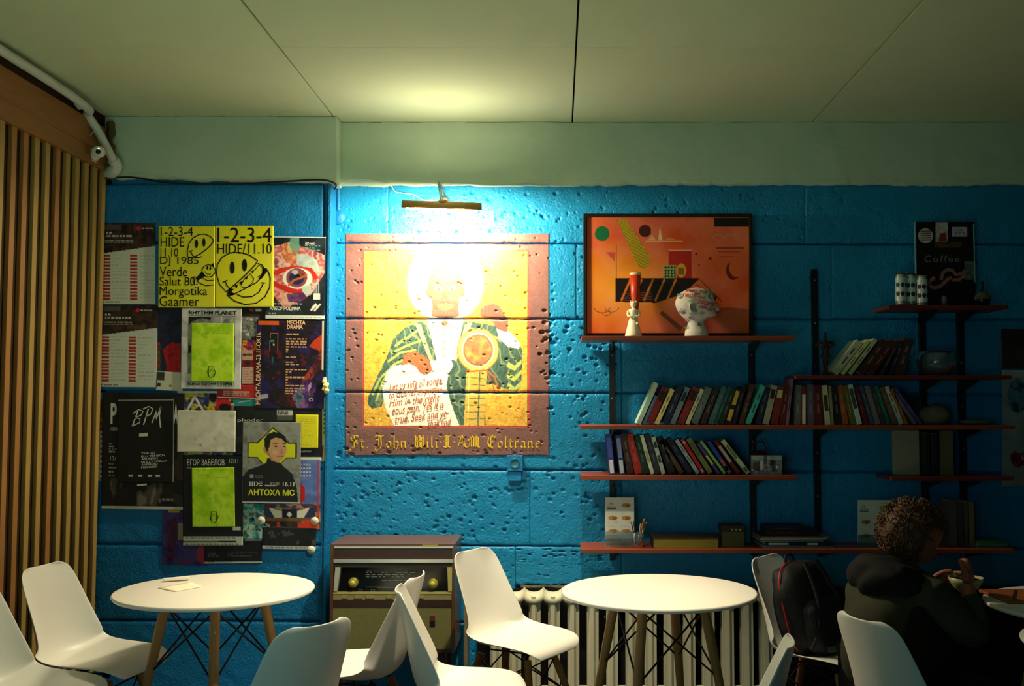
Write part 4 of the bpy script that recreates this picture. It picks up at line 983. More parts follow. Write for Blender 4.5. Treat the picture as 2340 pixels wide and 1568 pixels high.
# round stickers holding the lower poster, and the crumpled paper flower at the corner
for i, (x, y, lb) in enumerate([(597, 1190, 'round white sticker on the left corner of collar poster'), (719, 1191, 'round white sticker on the right corner of collar poster'), (711, 1257, 'round white sticker at the lowest black poster corner')]):
    c = Canvas(x-9, y-9, x+9, y+9, (222, 224, 206), 1.5)
    pj = P(x, y, YP-.017)
    s = empty('sticker', (0, 0, 0), 0, lb, 'sticker')
    MB().lathe([(0, .001), (.021, .001), (.021, 0)], 20, M=Matrix.Translation(pj) @ Matrix.Rotation(PI/2, 4, 'X')).build('disc', mat('sticker_white', (222, 224, 206), .5), s)
    L = Letters().nib([(x-4, y-1), (x-1, y+3), (x+4, y-3)], 2.2); L.build('emblem', YP-.0185, ink('sticker_green', (90, 130, 50)), s)
mb = MB(); r5 = random.Random(5)
for (x, y, r) in ((741, 872, .013), (745, 880, .016), (740, 888, .012), (746, 893, .014), (742, 865, .009)):
    c = P(x, y, YP-.02); bm = bmesh.new(); bmesh.ops.create_icosphere(bm, subdivisions=2, radius=r)
    for v in bm.verts: v.co *= r5.uniform(.75, 1.2)
    bm.verts.index_update(); mb.add([v.co+c for v in bm.verts], [[v.index for v in f.verts] for f in bm.faces]); bm.free()
o = mb.build('paper_flower', mat('cream_paper', (236, 226, 150), .7)); tagset(o, 'crumpled cream paper flower stuck at the pier corner', 'paper flower')
# ============================================================ wall shelves
SHW = mat('shelf_mahogany', (128, 58, 30), .38, 0, .5, .22, 6.0, .1, 40, stretch=(.8, 8, 8))
SHD = mat('shelf_dark_red', (96, 36, 26), .4, 0, .5, .2, 6.0, .1, 40, stretch=(.8, 8, 8))
IRON = mat('black_iron', (18, 18, 20), .45, .3, .5)
SCREW = mat('screw_steel', (170, 170, 150), .35, .8)
def upright(px, y0, y1, label):
    xa, za = at(px-6, y0, 5.46); xb, zb = at(px+6, y1, 5.46)
    xa = at(px-6, 900, 5.46)[0]; xb = at(px+6, 900, 5.46)[0]
    r = empty('shelf_upright', (0, 0, 0), 0, label, 'shelf upright', 'black uprights carrying the wall shelves')
    mb = MB(); mb.box(xa, xb, 5.465, YW-.002, zb, za); mb.build('rail', IRON, r)
    z = za-.06; mb = MB(); xm = (xa+xb)/2
    k = 0
    while z > zb+.02:
        mb.lathe([(.0045, 0), (.0035, .002), (0, .0025)], 8, M=Matrix.Translation((xm, 5.4645, z)) @ Matrix.Rotation(PI/2, 4, 'X')); z -= .23
    mb.build('screw', SCREW, r); r.children[-1]['kind'] = 'stuff'
    return xm
U1x = upright(1399, 786, 1281, 'black iron shelf upright nearest the mural')
U2x = upright(1719, 786, 1270, 'black iron shelf upright behind red handled bag')
U3x = upright(1866, 615, 1250, 'tall black iron shelf upright beside dark plant figurine')
U4x = upright(2112, 705, 1250, 'black iron shelf upright under the coffee sign')
U5x = upright(2200, 705, 1250, 'black iron shelf upright furthest from the mural')
def shelf(px0, px1, ytop, th, label, ups, m=SHW, Yf=SF, yback=None):
    x0, z = at(px0, ytop, Yf); x1 = at(px1, ytop, Yf)[0]; t = th/2340*Yf
    r = empty('wall_shelf', (0, 0, 0), 0, label, 'shelf')
    MB().box(x0, x1, Yf, YW-.03, z-t, z, bev=.002).build('board', m, r)
    for u in ups:
        mb = MB()
        mb.add([(u-.006, YW-.036, z-t), (u-.006, Yf+.06, z-t), (u-.006, Yf+.06, z-t-.012), (u-.006, YW-.036, z-t-.055), (u+.006, YW-.036, z-t), (u+.006, Yf+.06, z-t), (u+.006, Yf+.06, z-t-.012), (u+.006, YW-.036, z-t-.055)],
               [(0, 1, 2, 3), (7, 6, 5, 4), (0, 4, 5, 1), (1, 5, 6, 2), (2, 6, 7, 3), (3, 7, 4, 0)])
        mb.build('bracket', IRON, r)
    return z
ZA = shelf(1329, 1816, 768, 9, 'short wooden shelf under the orange framed picture', [U1x, U2x])
ZB = shelf(1326, 2320, 972, 10, 'longest wooden shelf carrying the long row of books', [U1x, U2x, U3x, U4x, U5x])
ZC = shelf(1328, 1822, 1086, 11, 'short wooden shelf with leaning books and small photo box', [U1x, U2x])
ZD = shelf(1328, 2318, 1255, 10, 'lowest long wooden shelf with menu card and yellow box', [U1x, U2x, U3x, U4x, U5x])
ZE = shelf(1818, 2312, 858, 9, 'dark red shelf with few leaning books and glass bowl', [U3x, U4x, U5x], SHD)
ZF = shelf(2030, 2305, 697, 9, 'highest dark red shelf carrying cans and coffee sign', [U4x, U5x], SHD)
ZG = shelf(2037, 2318, 1090, 9, 'short dark red shelf with tall cream folders', [U4x, U5x], SHD)

# ============================================================ books
PAGE = mat('book_pages', (206, 196, 166), .8)
def cm(c): return mat('cover_%d_%d_%d' % c, c, .5, 0, .35, .12, 30)
def book(px0, px1, ptop0, ptop1, ytop, zsh, col, label, group, Yf=5.255, depth=.15, bands=(), page_left=False):
    xb = (px0+px1)/2; xt = (ptop0+ptop1)/2
    zpx = (zsh-CAMH)
    x0, _ = at(px0, 900, Yf); x1, _ = at(px1, 900, Yf); xt0 = at(ptop0, 900, Yf)[0]; xt1 = at(ptop1, 900, Yf)[0]
    zt = at(1700, ytop, Yf)[1]
    H = zt-zsh; lean = math.atan2((xt0+xt1)/2-(x0+x1)/2, H)
    w = max(.009, (x1-x0)*math.cos(lean)*.97); h = math.hypot((xt0+xt1)/2-(x0+x1)/2, H)-w*abs(math.sin(lean))*.5
    piv = x1 if lean > 0 else x0
    r = empty('book', (piv, Yf, zsh+.0006), 0, label, 'book', group)
    r.rotation_euler = (0, lean, 0)
    a, b = (-w, 0) if lean > 0 else (0, w)
    t = .0022; mb = MB()
    mb.box(a, b, 0, t, 0, h); mb.box(a, a+t, t, depth, 0, h); mb.box(b-t, b, t, depth, 0, h)
    mb.build('cover', cm(col), r)
    MB().box(a+t, b-t, t, depth-.004, .003, h-.003).build('pages', PAGE, r)
    for (u0, u1, c) in bands:
        MB().box(a+w*.14, b-w*.14, -.0007, 0, h*u0, h*u1).build('spine_label', cm(c), r)
    if not bands and w > .014:
        mb = MB()
        for (u0, u1) in ((.62, .8), (.3, .52)):
            mb.box(a+w*.38, b-w*.38, -.0006, 0, h*u0, h*u1)
        c2 = tuple(min(255, int(v*.55+70)) if sum(col) < 330 else int(v*.45) for v in col)
        mb.build('spine_lettering', cm(c2), r)
    return r
def row(items, zsh, ox, sc, oy, where, group, **kw):
    for i, it in enumerate(items):
        b0, b1, t0, t1, yt, col, nm = it[:7]; bands = it[7] if len(it) > 7 else ()
        prev = items[i-1][6] if i else None; nxt = items[i+1][6] if i < len(items)-1 else None
        if prev and nxt: lb = '%s book between %s and %s %s' % (nm, prev, nxt, where)
        elif nxt: lb = '%s book starting the row %s, beside %s one' % (nm, where, nxt)
        else: lb = '%s book ending the row %s, beside %s one' % (nm, where, prev)
        book(ox+b0/sc, ox+b1/sc, ox+t0/sc, ox+t1/sc, oy+yt/sc, zsh, col, lb, group, bands=bands, **kw)
S2 = [
(445,480,583,612,238,(170,205,190),'pale aqua',[(.7,.95,(200,200,180))]),(490,515,583,605,330,(84,104,130),'thin grey blue'),(518,568,630,683,270,(120,30,26),'dark red',[(.64,.9,(30,16,16))]),
(573,610,690,733,282,(222,200,130),'cream yellow'),(628,680,745,792,262,(26,32,58),'navy'),(686,725,800,842,270,(104,122,134),'grey blue',[(.62,.86,(30,40,60))]),(735,788,850,913,270,(122,34,28),'brick red',[(.64,.9,(34,20,18))]),
(796,826,912,938,282,(206,200,160),'cream'),(834,888,945,1000,270,(86,106,104),'grey green'),(900,945,1005,1048,276,(50,34,26),'dark brown'),(957,1000,1064,1105,265,(62,96,104),'slate'),
(1003,1030,1108,1134,270,(20,74,72),'dark teal'),(1034,1074,1134,1166,276,(26,40,32),'black green'),(1080,1122,1162,1206,282,(24,20,18),'black and yellow',[(.1,.42,(206,160,50)),(.55,.95,(206,160,50))]),(1128,1160,1212,1240,262,(18,20,30),'blue black'),
(1178,1216,1262,1310,245,(70,44,30),'tall brown'),(1224,1265,1338,1385,255,(60,170,160),'bright teal'),(1298,1340,1378,1412,268,(26,32,52),'dark navy'),(1352,1397,1420,1466,255,(150,150,130),'putty',[(.66,.9,(30,34,30))]),
(1410,1462,1468,1512,262,(112,36,28),'rust red',[(.7,.9,(200,190,120))]),(1470,1515,1512,1552,262,(84,24,24),'maroon'),
]
off = (1780-1310)*3.136; 
def sh(l): return [(a+off, b+off, c+off, d+off, y-19+82, col, nm, *r) for (a, b, c, d, y, col, nm, *r) in l]
S2b = sh([(45,66,84,106,145,(130,90,120),'tall thin mauve'),(106,150,125,165,190,(92,92,92),'grey'),(158,192,164,195,195,(120,30,30),'red topped white',[(0.02,.78,(206,206,190))]),(202,247,205,245,185,(84,80,96),'mauve grey'),(254,315,252,302,190,(84,26,26),'thick dark red'),
(328,368,305,350,190,(190,186,150),'ivory',[(.35,.75,(60,56,40))]),(372,392,352,378,195,(130,126,90),'thin olive cream'),(402,450,380,414,196,(28,26,30),'black'),(456,498,415,455,190,(150,76,34),'orange brown'),(508,552,460,490,192,(96,90,40),'olive'),
(556,594,490,530,185,(170,206,196),'pale mint',[(.4,.9,(60,70,70))]),(608,642,538,570,200,(90,24,24),'oxblood'),(652,683,572,603,195,(64,72,100),'steel blue'),(688,728,607,652,195,(110,106,106),'mid grey'),(732,766,654,682,197,(60,56,60),'charcoal'),
(770,800,682,712,195,(24,104,84),'emerald'),(812,850,718,756,203,(100,78,50),'khaki brown'),(860,894,757,790,200,(180,190,180),'off white'),(900,928,793,816,218,(150,86,30),'amber'),(962,996,820,846,262,(96,92,110),'short lilac grey'),(1003,1034,815,846,210,(80,60,120),'violet')])
row(S2+S2b, ZB, 1310, 3.136, 800, 'on longest shelf', 'books on the longest shelf')
S3 = [(258,299,228,274,606,(50,60,150),'blue and white',[(.02,.36,(220,224,226)),(.42,.92,(70,80,170))]),(330,369,298,341,610,(40,54,120),'second blue and white',[(.02,.36,(190,200,206)),(.42,.92,(120,130,180))]),(384,434,341,380,600,(52,30,22),'dark brown'),(440,494,385,430,602,(170,36,30),'bright red'),
(496,548,435,470,612,(18,50,32),'dark green'),(553,581,472,504,610,(226,226,196),'cream white',[(.3,.6,(170,170,120))]),(585,626,508,548,606,(44,50,60),'slate grey'),(630,660,556,586,622,(200,206,196),'marbled white',[(.3,.5,(60,80,70)),(.7,.86,(40,50,50))]),(680,735,600,640,630,(24,20,20),'black'),
(762,802,612,642,650,(84,54,34),'brown'),(818,868,662,708,640,(22,26,52),'midnight blue'),(880,912,724,753,646,(170,186,190),'pale grey'),(920,950,762,795,642,(190,34,40),'scarlet',[(.04,.12,(200,190,190)),(.86,.95,(200,150,150))]),(965,1008,805,846,638,(120,130,76),'moss green',[(.5,.9,(90,100,50))]),
(1030,1056,880,906,672,(84,60,140),'purple',[(.3,.6,(200,190,80))]),(1074,1099,900,926,655,(130,190,100),'light green'),(1109,1141,954,986,660,(40,70,160),'blue and orange',[(.03,.45,(200,84,40)),(.1,.24,(200,190,150))]),(1168,1204,1002,1036,655,(104,28,26),'dark red',[(.35,.85,(190,170,160))]),(1238,1276,1045,1092,650,(196,204,160),'pale green cream',[(.45,.85,(110,120,84)),(.05,.18,(90,100,84))])]
row(S3, ZC, 1310, 3.136, 800, 'on short lower shelf', 'books on the short lower shelf')
S5 = [(345,425,575,660,1130,(170,176,156),'thick grey white'),(438,480,665,722,1118,(196,200,140),'pale yellow'),(500,545,735,780,1108,(170,180,140),'thin cream'),(566,650,790,884,1120,(58,34,28),'dark brown'),(656,726,880,940,1122,(70,26,24),'dark red'),(776,812,942,972,1120,(40,34,40),'slim black'),(858,894,975,1004,1120,(34,36,44),'slim charcoal'),(905,990,1012,1084,1100,(56,36,32),'thick brown')]
row(S5, ZE, 1800, 3.733, 480, 'on dark red shelf', 'books on the dark red shelf')

# ============================================================ framed picture (generic abstract)
def boxat(px0, py0, px1, py1, Y, depth, mb=None, bev=0.0, zb=None):
    mb = mb or MB(); x0, z1 = at(px0, py0, Y); x1, z0 = at(px1, py1, Y); x1 = at(px1, py0, Y)[0]; x0 = at(px0, py0, Y)[0]
    if zb is not None: z0 = zb
    mb.box(x0, x1, Y, Y+depth, z0, z1, bev=bev); return mb
FRM = mat('frame_black', (20, 14, 12), .35, 0, .5)
YF = 5.385
fp = empty('framed_picture', (0, 0, 0), 0, 'large black framed orange abstract print standing on upper shelf', 'picture')
zfa = ZA+.001; zft = at(1500, 488, YF)[1]; xa = at(1333, 600, YF)[0]; xb = at(1720, 600, YF)[0]; fw = .019
mb = MB(); mb.box(xa, xb, YF, YF+.024, zft-fw, zft, bev=.002); mb.box(xa, xb, YF, YF+.024, zfa, zfa+fw*.8, bev=.002); mb.box(xa, xa+fw*.85, YF, YF+.024, zfa+fw*.8, zft-fw, bev=.001); mb.box(xb-fw*.85, xb, YF, YF+.024, zfa+fw*.8, zft-fw, bev=.001)
mb.build('frame', FRM, fp)
cv = Canvas(1341, 496, 1712, 762, (226, 104, 24), 1.35)
d1 = np.clip(1-np.hypot((cv.X-1420)/150, (cv.Y-660)/120), 0, 1)[..., None]; d2 = np.clip(fbm(cv.X, cv.Y, 90, 4)*1.2-.2, 0, 1)[..., None]
base = np.array(lin((198, 62, 16))); cv.C[:] = base*(1-d2)+np.array(lin((226, 104, 22)))*d2; cv.C[:] = cv.C*(1-d1*.9)+np.array(lin((244, 166, 24)))*d1*.9
cv.cloud([(255, 255, 255), (120, 30, 10)], 50, 8, .06)
cv.rect(1341, 496, 1352, 762, (170, 50, 16), .6); cv.rect(1632, 498, 1711, 518, (24, 12, 10))
cv.ell(1376, 534, 17, 17, (20, 96, 56)); cv.ell(1474, 528, 14, 14, (64, 22, 20))
bp_ = [(1409, 502), (1432, 502), (1486, 588), (1484, 602), (1474, 616), (1458, 610)]
cv.poly(bp_, (196, 166, 30)); m = cv.pm(bp_); st = np.sin(((cv.X-1409)-(cv.Y-502)*.47)*1.9); cv.put(m&(st > .3), (60, 50, 20))
# plain dark band with bars instead of a drawing, blocks and lines
cv.poly([(1406, 636), (1600, 636), (1560, 672), (1500, 692), (1406, 690)], (26, 14, 12)); 
for k in range(5): cv.line([(1420+k*26, 686), (1440+k*26, 640)], 4.5, (200, 110, 40)); 
for k in range(4): cv.line([(1424, 672+k*5), (1490, 668+k*5)], 1.4, (120, 70, 30))
cv.rect(1528, 571, 1581, 636, (170, 34, 22)); cv.rect(1528, 571, 1581, 573, (216, 160, 130)); cv.rect(1516, 606, 1545, 636, (150, 160, 90)); 
for a in range(4):
    for b in range(4): cv.ell(1521+a*7, 611+b*7, 2.6, 2.6, (26, 40, 34))
cv.ell(1557, 618, 11, 16, (206, 150, 50)); cv.rect(1549, 612, 1563, 628, (90, 60, 30), .8)
cv.poly([(1384, 576), (1406, 576), (1405, 598)], (190, 70, 70)); cv.line([(1408, 560), (1408, 636)], 1.6, (50, 26, 16))
for p in ((1591, 580, 3), (1623, 591, 3.4), (1597, 605, 2.2)): cv.ell(*p[:2], p[2], p[2], (70, 24, 20))
for y, a, b in ((567, 1637, 1700), (576, 1640, 1690), (586, 1644, 1676)): cv.line([(a, y), (b, y)], 1.6, (110, 40, 24))
cv.line(circle_pts(1643, 546, 14, 10, 12, PI*1.05, PI*1.95), 1.5, (180, 150, 110)); cv.line(circle_pts(1670, 545, 13, 10, 12, PI*1.05, PI*1.95), 1.5, (180, 150, 110))
cv.line([(1476, 552), (1560, 552)], 1.4, (220, 180, 120)); cv.poly([(1480, 550), (1490, 536), (1500, 550)], (214, 170, 110), .8); cv.poly([(1504, 550), (1508, 518), (1514, 550)], (220, 190, 130), .9); cv.poly([(1516, 550), (1530, 542), (1550, 550)], (206, 140, 80), .7)
cv.ell(1676, 618, 17, 22, (112, 24, 24)); cv.ell(1683, 611, 17, 22, (206, 92, 40))
for c in ((1376, 702, 18), (1398, 702, 16), (1386, 714, 10)): cv.line(circle_pts(c[0], c[1], c[2], c[2]*.7, 14, 0.2, PI-.2), 1.4, (90, 26, 20))
cv.poly([(1507, 716), (1514, 711), (1560, 748), (1554, 758)], (110, 66, 30)); cv.line([(1600, 640), (1650, 690)], 1.5, (90, 50, 20)); cv.line([(1590, 648), (1646, 700)], 1.5, (90, 50, 20))
sheet(cv, 'print', mat_attr('glazed_print', .35, .45), YF+.012, fp, 0, .004)

MB().box(xa+.004, xb-.004, YF+.018, YF+.023, zfa+.004, zft-.004).build('back_board', mat('frame_back', (40, 26, 16), .8), fp)

# figurine with tapered red cup
FIG = mat('figurine_white', (226, 216, 186), .5, 0, .4, .06, 30)
yf = 5.27; zf = ZA+.001; pxm = at(2*0+1449, 740, yf)[0]; S = yf/2340
fg = empty('figurine', (0, 0, 0), 0, 'small cream gowned figurine with crown standing before the orange picture', 'figurine')
mb = MB(); hh = 84*S
mb.lathe([(0, 0), (.043, 0), (.045, .006), (.038, .03), (.031, .06), (.025, .085), (.018, .100), (.0165, .106), (.021, .114), (.024, .125), (.025, .137), (.020, .146), (.009, .150), (.008, .155), (.013, .160), (.016, .170), (.015, .181), (.009, .187), (.0, .188)], 22, c=(pxm, yf+.045, zf))
mb.build('body', FIG, fg)
mb = MB()
for s in (-1, 1):
    mb.tube(smooth([(pxm+s*.022, yf+.045, zf+.138), (pxm+s*.030, yf+.035, zf+.120), (pxm+s*.024, yf+.02, zf+.106), (pxm+s*.006, yf+.018, zf+.108)], 3), .0065, 8)
    mb.lathe([(0, 0), (.009, .004), (.010, .01), (.0, .018)], 10, c=(pxm+s*.025, yf+.045, zf+.126))
mb.build('arm', FIG, fg)
mb = MB()
for k in range(5):
    t = PI*k/4; c = Vector((pxm+math.cos(t)*.014, yf+.04+math.sin(t)*.006, zf+.178)); mb.lathe([(.005, 0), (.004, .006), (0, .014)], 8, c=tuple(c))
mb.build('crown', FIG, fg)
MB().lathe([(0, 0), (.007, .003), (.008, .008), (.005, .014), (0, .016)], 10, c=(pxm+.018, yf+.004, zf+.06)).build('jug', FIG, fg)
cup = empty('tapered_cup', (0, 0, 0), 0, 'tapered red cup with cream rim rising behind the crowned figurine', 'cup')
yc = yf+.075; S2_ = yc/2340; xcup = at(1452, 640, yc)[0]; z1 = at(1452, 624, yc)[1]
RED = mat('red_wax', (186, 50, 18), .4, 0, .4, .1, 20)
MB().lathe([(0, 0), (.020, 0), (.020, .006), (.008, .012), (.0075, .05), (.010, zf*0+.09), (.016, .15), (.024, .22), (.0285, z1-zf-.012), (0, z1-zf-.012)], 24, c=(xcup, yc, zf)).build('body', RED, cup)
MB().lathe([(.0288, z1-zf-.012), (.0298, z1-zf-.010), (.030, z1-zf), (.026, z1-zf), (0, z1-zf-.003)], 24, c=(xcup, yc, zf)).build('rim', mat('cup_rim', (222, 196, 150), .5), cup)

# profile-lofted head: rows of (z, back x, front x, half depth)
def head_mesh(rows, nose, n=40, ears=True):
    """rows: (z, xb, xf, hw) ; nose: function z -> protrusion (metres, narrow) ; faces +x"""
    vs = []; fs = []
    for (z, xb, xf, hw) in rows:
        c = (xb+xf)/2; rx = (xf-xb)/2
        for k in range(n):
            a = 2*PI*k/n; aa = a if a <= PI else a-2*PI
            x = c+rx*math.copysign(abs(math.cos(a))**.9, math.cos(a)); y = hw*math.copysign(abs(math.sin(a))**.95, math.sin(a))
            p, wd = nose(z); x += p*math.exp(-(aa/wd)**2)
            vs.append((x, y, z))
    m = len(rows)
    for i in range(m-1):
        for k in range(n):
            k2 = (k+1) % n; fs.append((i*n+k, i*n+k2, (i+1)*n+k2, (i+1)*n+k))
    fs.append(tuple(reversed(range(n)))); fs.append(tuple(range((m-1)*n, m*n)))
    return vs, fs
def interp_rows(rows, k=3):
    r = [Vector((a, b, c)) for a, b, c, d in rows]; out = []
    R = np.array(rows); t = np.arange(len(R)); tt = np.linspace(0, len(R)-1, (len(R)-1)*k+1)
    def cr(col):
        v = R[:, col]; res = []
        for x in tt:
            i = min(int(x), len(v)-2); f = x-i; p0 = v[max(i-1, 0)]; p1 = v[i]; p2 = v[i+1]; p3 = v[min(i+2, len(v)-1)]
            res.append(.5*(2*p1+(-p0+p2)*f+(2*p0-5*p1+4*p2-p3)*f*f+(-p0+3*p1-3*p2+p3)*f**3))
        return res
    return list(zip(cr(0), cr(1), cr(2), cr(3)))
# styrofoam head, height .268
HR = [(0, -.058, .058, .058), (.004, -.064, .064, .062), (.03, -.062, .060, .058), (.055, -.052, .046, .048), (.075, -.048, .040, .046), (.088, -.054, .046, .050), (.098, -.066, .062, .056), (.106, -.076, .092, .060), (.118, -.086, .098, .066), (.130, -.096, .098, .070), (.145, -.104, .100, .074), (.160, -.110, .100, .077), (.175, -.113, .098, .079), (.19, -.112, .100, .079), (.205, -.107, .099, .078), (.22, -.098, .092, .073), (.235, -.084, .080, .064), (.248, -.062, .062, .050), (.258, -.036, .036, .030), (.263, -.010, .012, .008)]
def nose1(z):
    def g(c, w, h): return h*math.exp(-((z-c)/w)**2)
    p = g(.143, .010, .021)+g(.155, .012, .016)+g(.116, .005, .009)+g(.125, .005, .010)-g(.131, .003, .003)-g(.172, .008, .006)+g(.103, .005, .004)
    return p, (.20 if z > .128 else .35)
vs, fs = head_mesh(interp_rows(HR, 3), nose1, 44)
FOAM = mat('painted_foam', (200, 192, 184), .7, 0, .3, .35, 22, .25, 60)
hd = empty('mannequin_head', (0, 0, 0), 0, 'white foam mannequin head with red Cyrillic letters, facing away from mural', 'mannequin head')
yh = 5.295; xh = at(1592, 700, yh)[0]; zh = ZA+.001; hs = .975
vs2 = [(xh+v[0]*hs, yh+v[1]*hs, zh+v[2]*hs) for v in vs]
MB().add(vs2, fs, True).build('head', FOAM, hd)
# swirl patches of violet and green paint, ear hollow, eye shadow paint
def on_head(px, py, lift=.0012):
    """front surface point of the foam head seen at this pixel"""
    best = None
    y = yh-.06
    for _ in range(6):
        x, z = at(px, py, y); zz = (z-zh)/hs
        R = np.array(HR); xb_ = np.interp(zz, R[:, 0], R[:, 1]); xf_ = np.interp(zz, R[:, 0], R[:, 2]); hw = np.interp(zz, R[:, 0], R[:, 3])
        u = np.clip(((x-xh)/hs-(xb_+xf_)/2)/((xf_-xb_)/2), -.97, .97); y = yh-hs*hw*(1-abs(u)**(1/.9*2))**(.5*.95)-lift
    return Vector((x, y, z))
def lay_on_head(L, m, name, lift=.0034):
    bm = bmesh.new(); vsb = [bm.verts.new((a, b, 0)) for a, b in L.v]; bm.verts.index_update()
    for f in L.f:
        try: bm.faces.new([vsb[i] for i in f])
        except Exception: pass
    bmesh.ops.triangulate(bm, faces=bm.faces[:])
    for v in bm.verts: v.co = on_head(v.co.x, v.co.y, lift)
    me = bpy.data.meshes.new(name); bm.to_mesh(me); bm.free(); me.materials.append(m); return link(name, me, hd)
L = Letters()
L.text('РИСУЙ', 1568, 660, 1614, 669, .035, 0, .12); L.text('ПЕЙЗАЖ', 1560, 672, 1612, 681, .035, 0, .14); L.text('СКОРО', 1592, 688, 1632, 697, .035, 0, .2); L.text('ПРИДУТ', 1598, 702, 1636, 710, .035, 0, .22)
lay_on_head(L, ink('head_red', (206, 62, 30)), 'lettering', .004)
rr = random.Random(9)
for nm, c, n_ in (('violet', (170, 140, 180), 7), ('sage', (130, 160, 130), 8), ('ash', (96, 100, 96), 7)):
    L = Letters()
    for _ in range(n_):
        px, py = rr.uniform(1552, 1632), rr.uniform(664, 752)
        if py > 715: px = rr.uniform(1566, 1606)
        k = 12; L.shape([(px+rr.uniform(3, 8)*math.cos(2*PI*i/k), py+rr.uniform(2, 5)*math.sin(2*PI*i/k)) for i in range(k)])
    o = lay_on_head(L, ink('daub_'+nm, c), 'paint_daub', .0026); o['kind'] = 'stuff'
L = Letters().shape([(1622, 671), (1630, 672), (1638, 680), (1636, 686), (1624, 684), (1618, 677)]); lay_on_head(L, ink('daub_dark', (60, 66, 60)), 'eye_hollow', .0030)
L = Letters().shape(circle_pts(1584, 702, 7, 9, 18)); lay_on_head(L, ink('daub_ear', (120, 116, 104)), 'ear_hollow', .0030)
pe = on_head(1582, 702, .002); MB().tube(smooth([pe+Vector(q) for q in ((-.006, .002, -.02), (-.014, -.002, 0), (-.01, -.004, .02), (.004, -.004, .022))], 4), .004, 8).build('ear', FOAM, hd)

# ============================================================ cans, coffee sign, decanter
CAN = mat('can_silver', (200, 214, 214), .25, .75, .5); CANP = mat('can_print', (206, 220, 216), .4, .1, .5)
DOTS = [mat('can_dot_%d' % i, c, .5) for i, c in enumerate([(60, 26, 30), (26, 30, 60), (130, 130, 50), (30, 60, 70)])]
def can(px, py, Y, label, capcol, dots=2):
    x, z = at(px, py, Y); z = ZF+.0006; S = Y/2340
    r = empty('drink_can', (x, Y, z), 0, label, 'can', 'drink cans beside the coffee sign')
    MB().lathe([(0, 0), (.021, 0), (.027, .008), (.027, .150), (.023, .160)], 24).build('body', CAN, r)
    MB().lathe([(.0273, .022), (.0273, .142)], 24).build('sleeve', CANP, r)
    MB().lathe([(.0235, .158), (.0245, .162), (.0235, .165), (.021, .161), (0, .161)], 24).build('lid', mat('can_lid_%d' % sum(capcol), capcol, .4, .3), r)
    for k, (zz, a) in enumerate([(.104, 0), (.058, 0), (.104, .9), (.058, .9), (.104, -.9), (.058, -.9)]):
        mb = MB(); n = 12; pts = []
        for i in range(n):
            t = 2*PI*i/n; ang = -PI/2+a+math.cos(t)*.40; pts.append((.0277*math.cos(ang), .0277*math.sin(ang), zz+.0125*math.sin(t)))
        c = (.0280*math.cos(-PI/2+a), .0280*math.sin(-PI/2+a), zz); mb.add(pts+[c], [(i, (i+1) % n, n) for i in range(n)]); mb.build('label_spot', DOTS[(k+int(px)) % 4], r)
    return r
can(2059, 695, 5.24, 'slim silver can nearest the shelf end', (60, 24, 24)); can(2083, 692, 5.262, 'slim silver can in the middle, closest to viewer', (90, 30, 26))
can(2108, 690, 5.33, 'slim silver can touching the coffee sign, with yellowish lid', (150, 140, 50)); can(2071, 690, 5.36, 'slim silver can hidden behind two others', (60, 40, 30))
SIGN = mat('sign_black', (20, 14, 16), .4)
yS = 5.40; sg = empty('coffee_sign', (0, 0, 0), 0, 'black acrylic sign board reading Coffee with stickers, on highest shelf', 'sign')
boxat(2091, 507, 2226, 690, yS, .008, zb=ZF+.0006).build('board', SIGN, sg)
EDG = mat('acrylic_edge', (120, 180, 190), .2, 0, .6)
boxat(2090, 507, 2092.4, 640, yS-.003, .011).build('edge_strip', EDG, sg); boxat(2224, 512, 2226, 645, yS-.003, .011).build('edge_strip', EDG, sg)
L = Letters().text('Coffee', 2112, 584, 2192, 599, 0, 0, 0, False, 1.25); L.build('lettering', yS, ink('sign_grey', (120, 124, 122)), sg, .0015)
def decal(cvb, f, nm, lift=.002):
    c = Canvas(*cvb, (200, 206, 206), 1.3); f(c); return sheet(c, nm, M_PRINT, yS, sg, lift, .001)
pj = P(2115, 539, yS-.002); MB().lathe([(0, 0), (.0395, 0), (.0395, .0015)], 28, M=Matrix.Translation(pj) @ Matrix.Rotation(PI/2, 4, 'X')).build('round_sticker', mat('sticker_pale', (176, 186, 186), .5), sg)
L = Letters(); 
for k in range(5): L.shape([(2103, 528+k*5), (2127, 527+k*5), (2127, 529.4+k*5), (2103, 530.4+k*5)])
L.build('sticker_print', yS, ink('sticker_red', (110, 60, 60)), sg, .0045)
decal((2138, 508, 2166, 552), lambda c: (c.cloud([(150, 140, 136), (190, 196, 190)], 8, 3), c.poly([(2144, 552), (2148, 534), (2160, 532), (2164, 552)], (120, 40, 30))), 'photo_sticker')
decal((2176, 519, 2214, 541), lambda c: (c.rect(2176, 519, 2214, 541, (170, 176, 196)), c.rect(2208, 519, 2214, 541, (110, 40, 90)), c.bars(2180, 523, 2206, 4, 4.4, 1.6, (100, 50, 110), 4)), 'text_sticker')
decal((2138, 553, 2198, 566), lambda c: (c.cloud([(50, 70, 20), (90, 60, 20), (30, 20, 14)], 6, 5)), 'fruit_strip', .001)
decal((2204, 597, 2226, 640), lambda c: (c.cloud([(60, 74, 74), (100, 110, 100)], 8, 13)), 'small_card')
L = Letters(); L.stroke([(2136, 634), (2128, 640), (2122, 646), (2124, 654), (2134, 658), (2146, 656), (2156, 648), (2166, 638), (2174, 634)], 8); L.stroke([(2150, 640), (2154, 624), (2164, 616), (2176, 618), (2184, 628), (2196, 626), (2202, 620), (2204, 630), (2190, 640), (2176, 640)], 8)
L.build('pretzel_shape', yS, ink('pretzel_pink', (150, 100, 94)), sg, .0018)
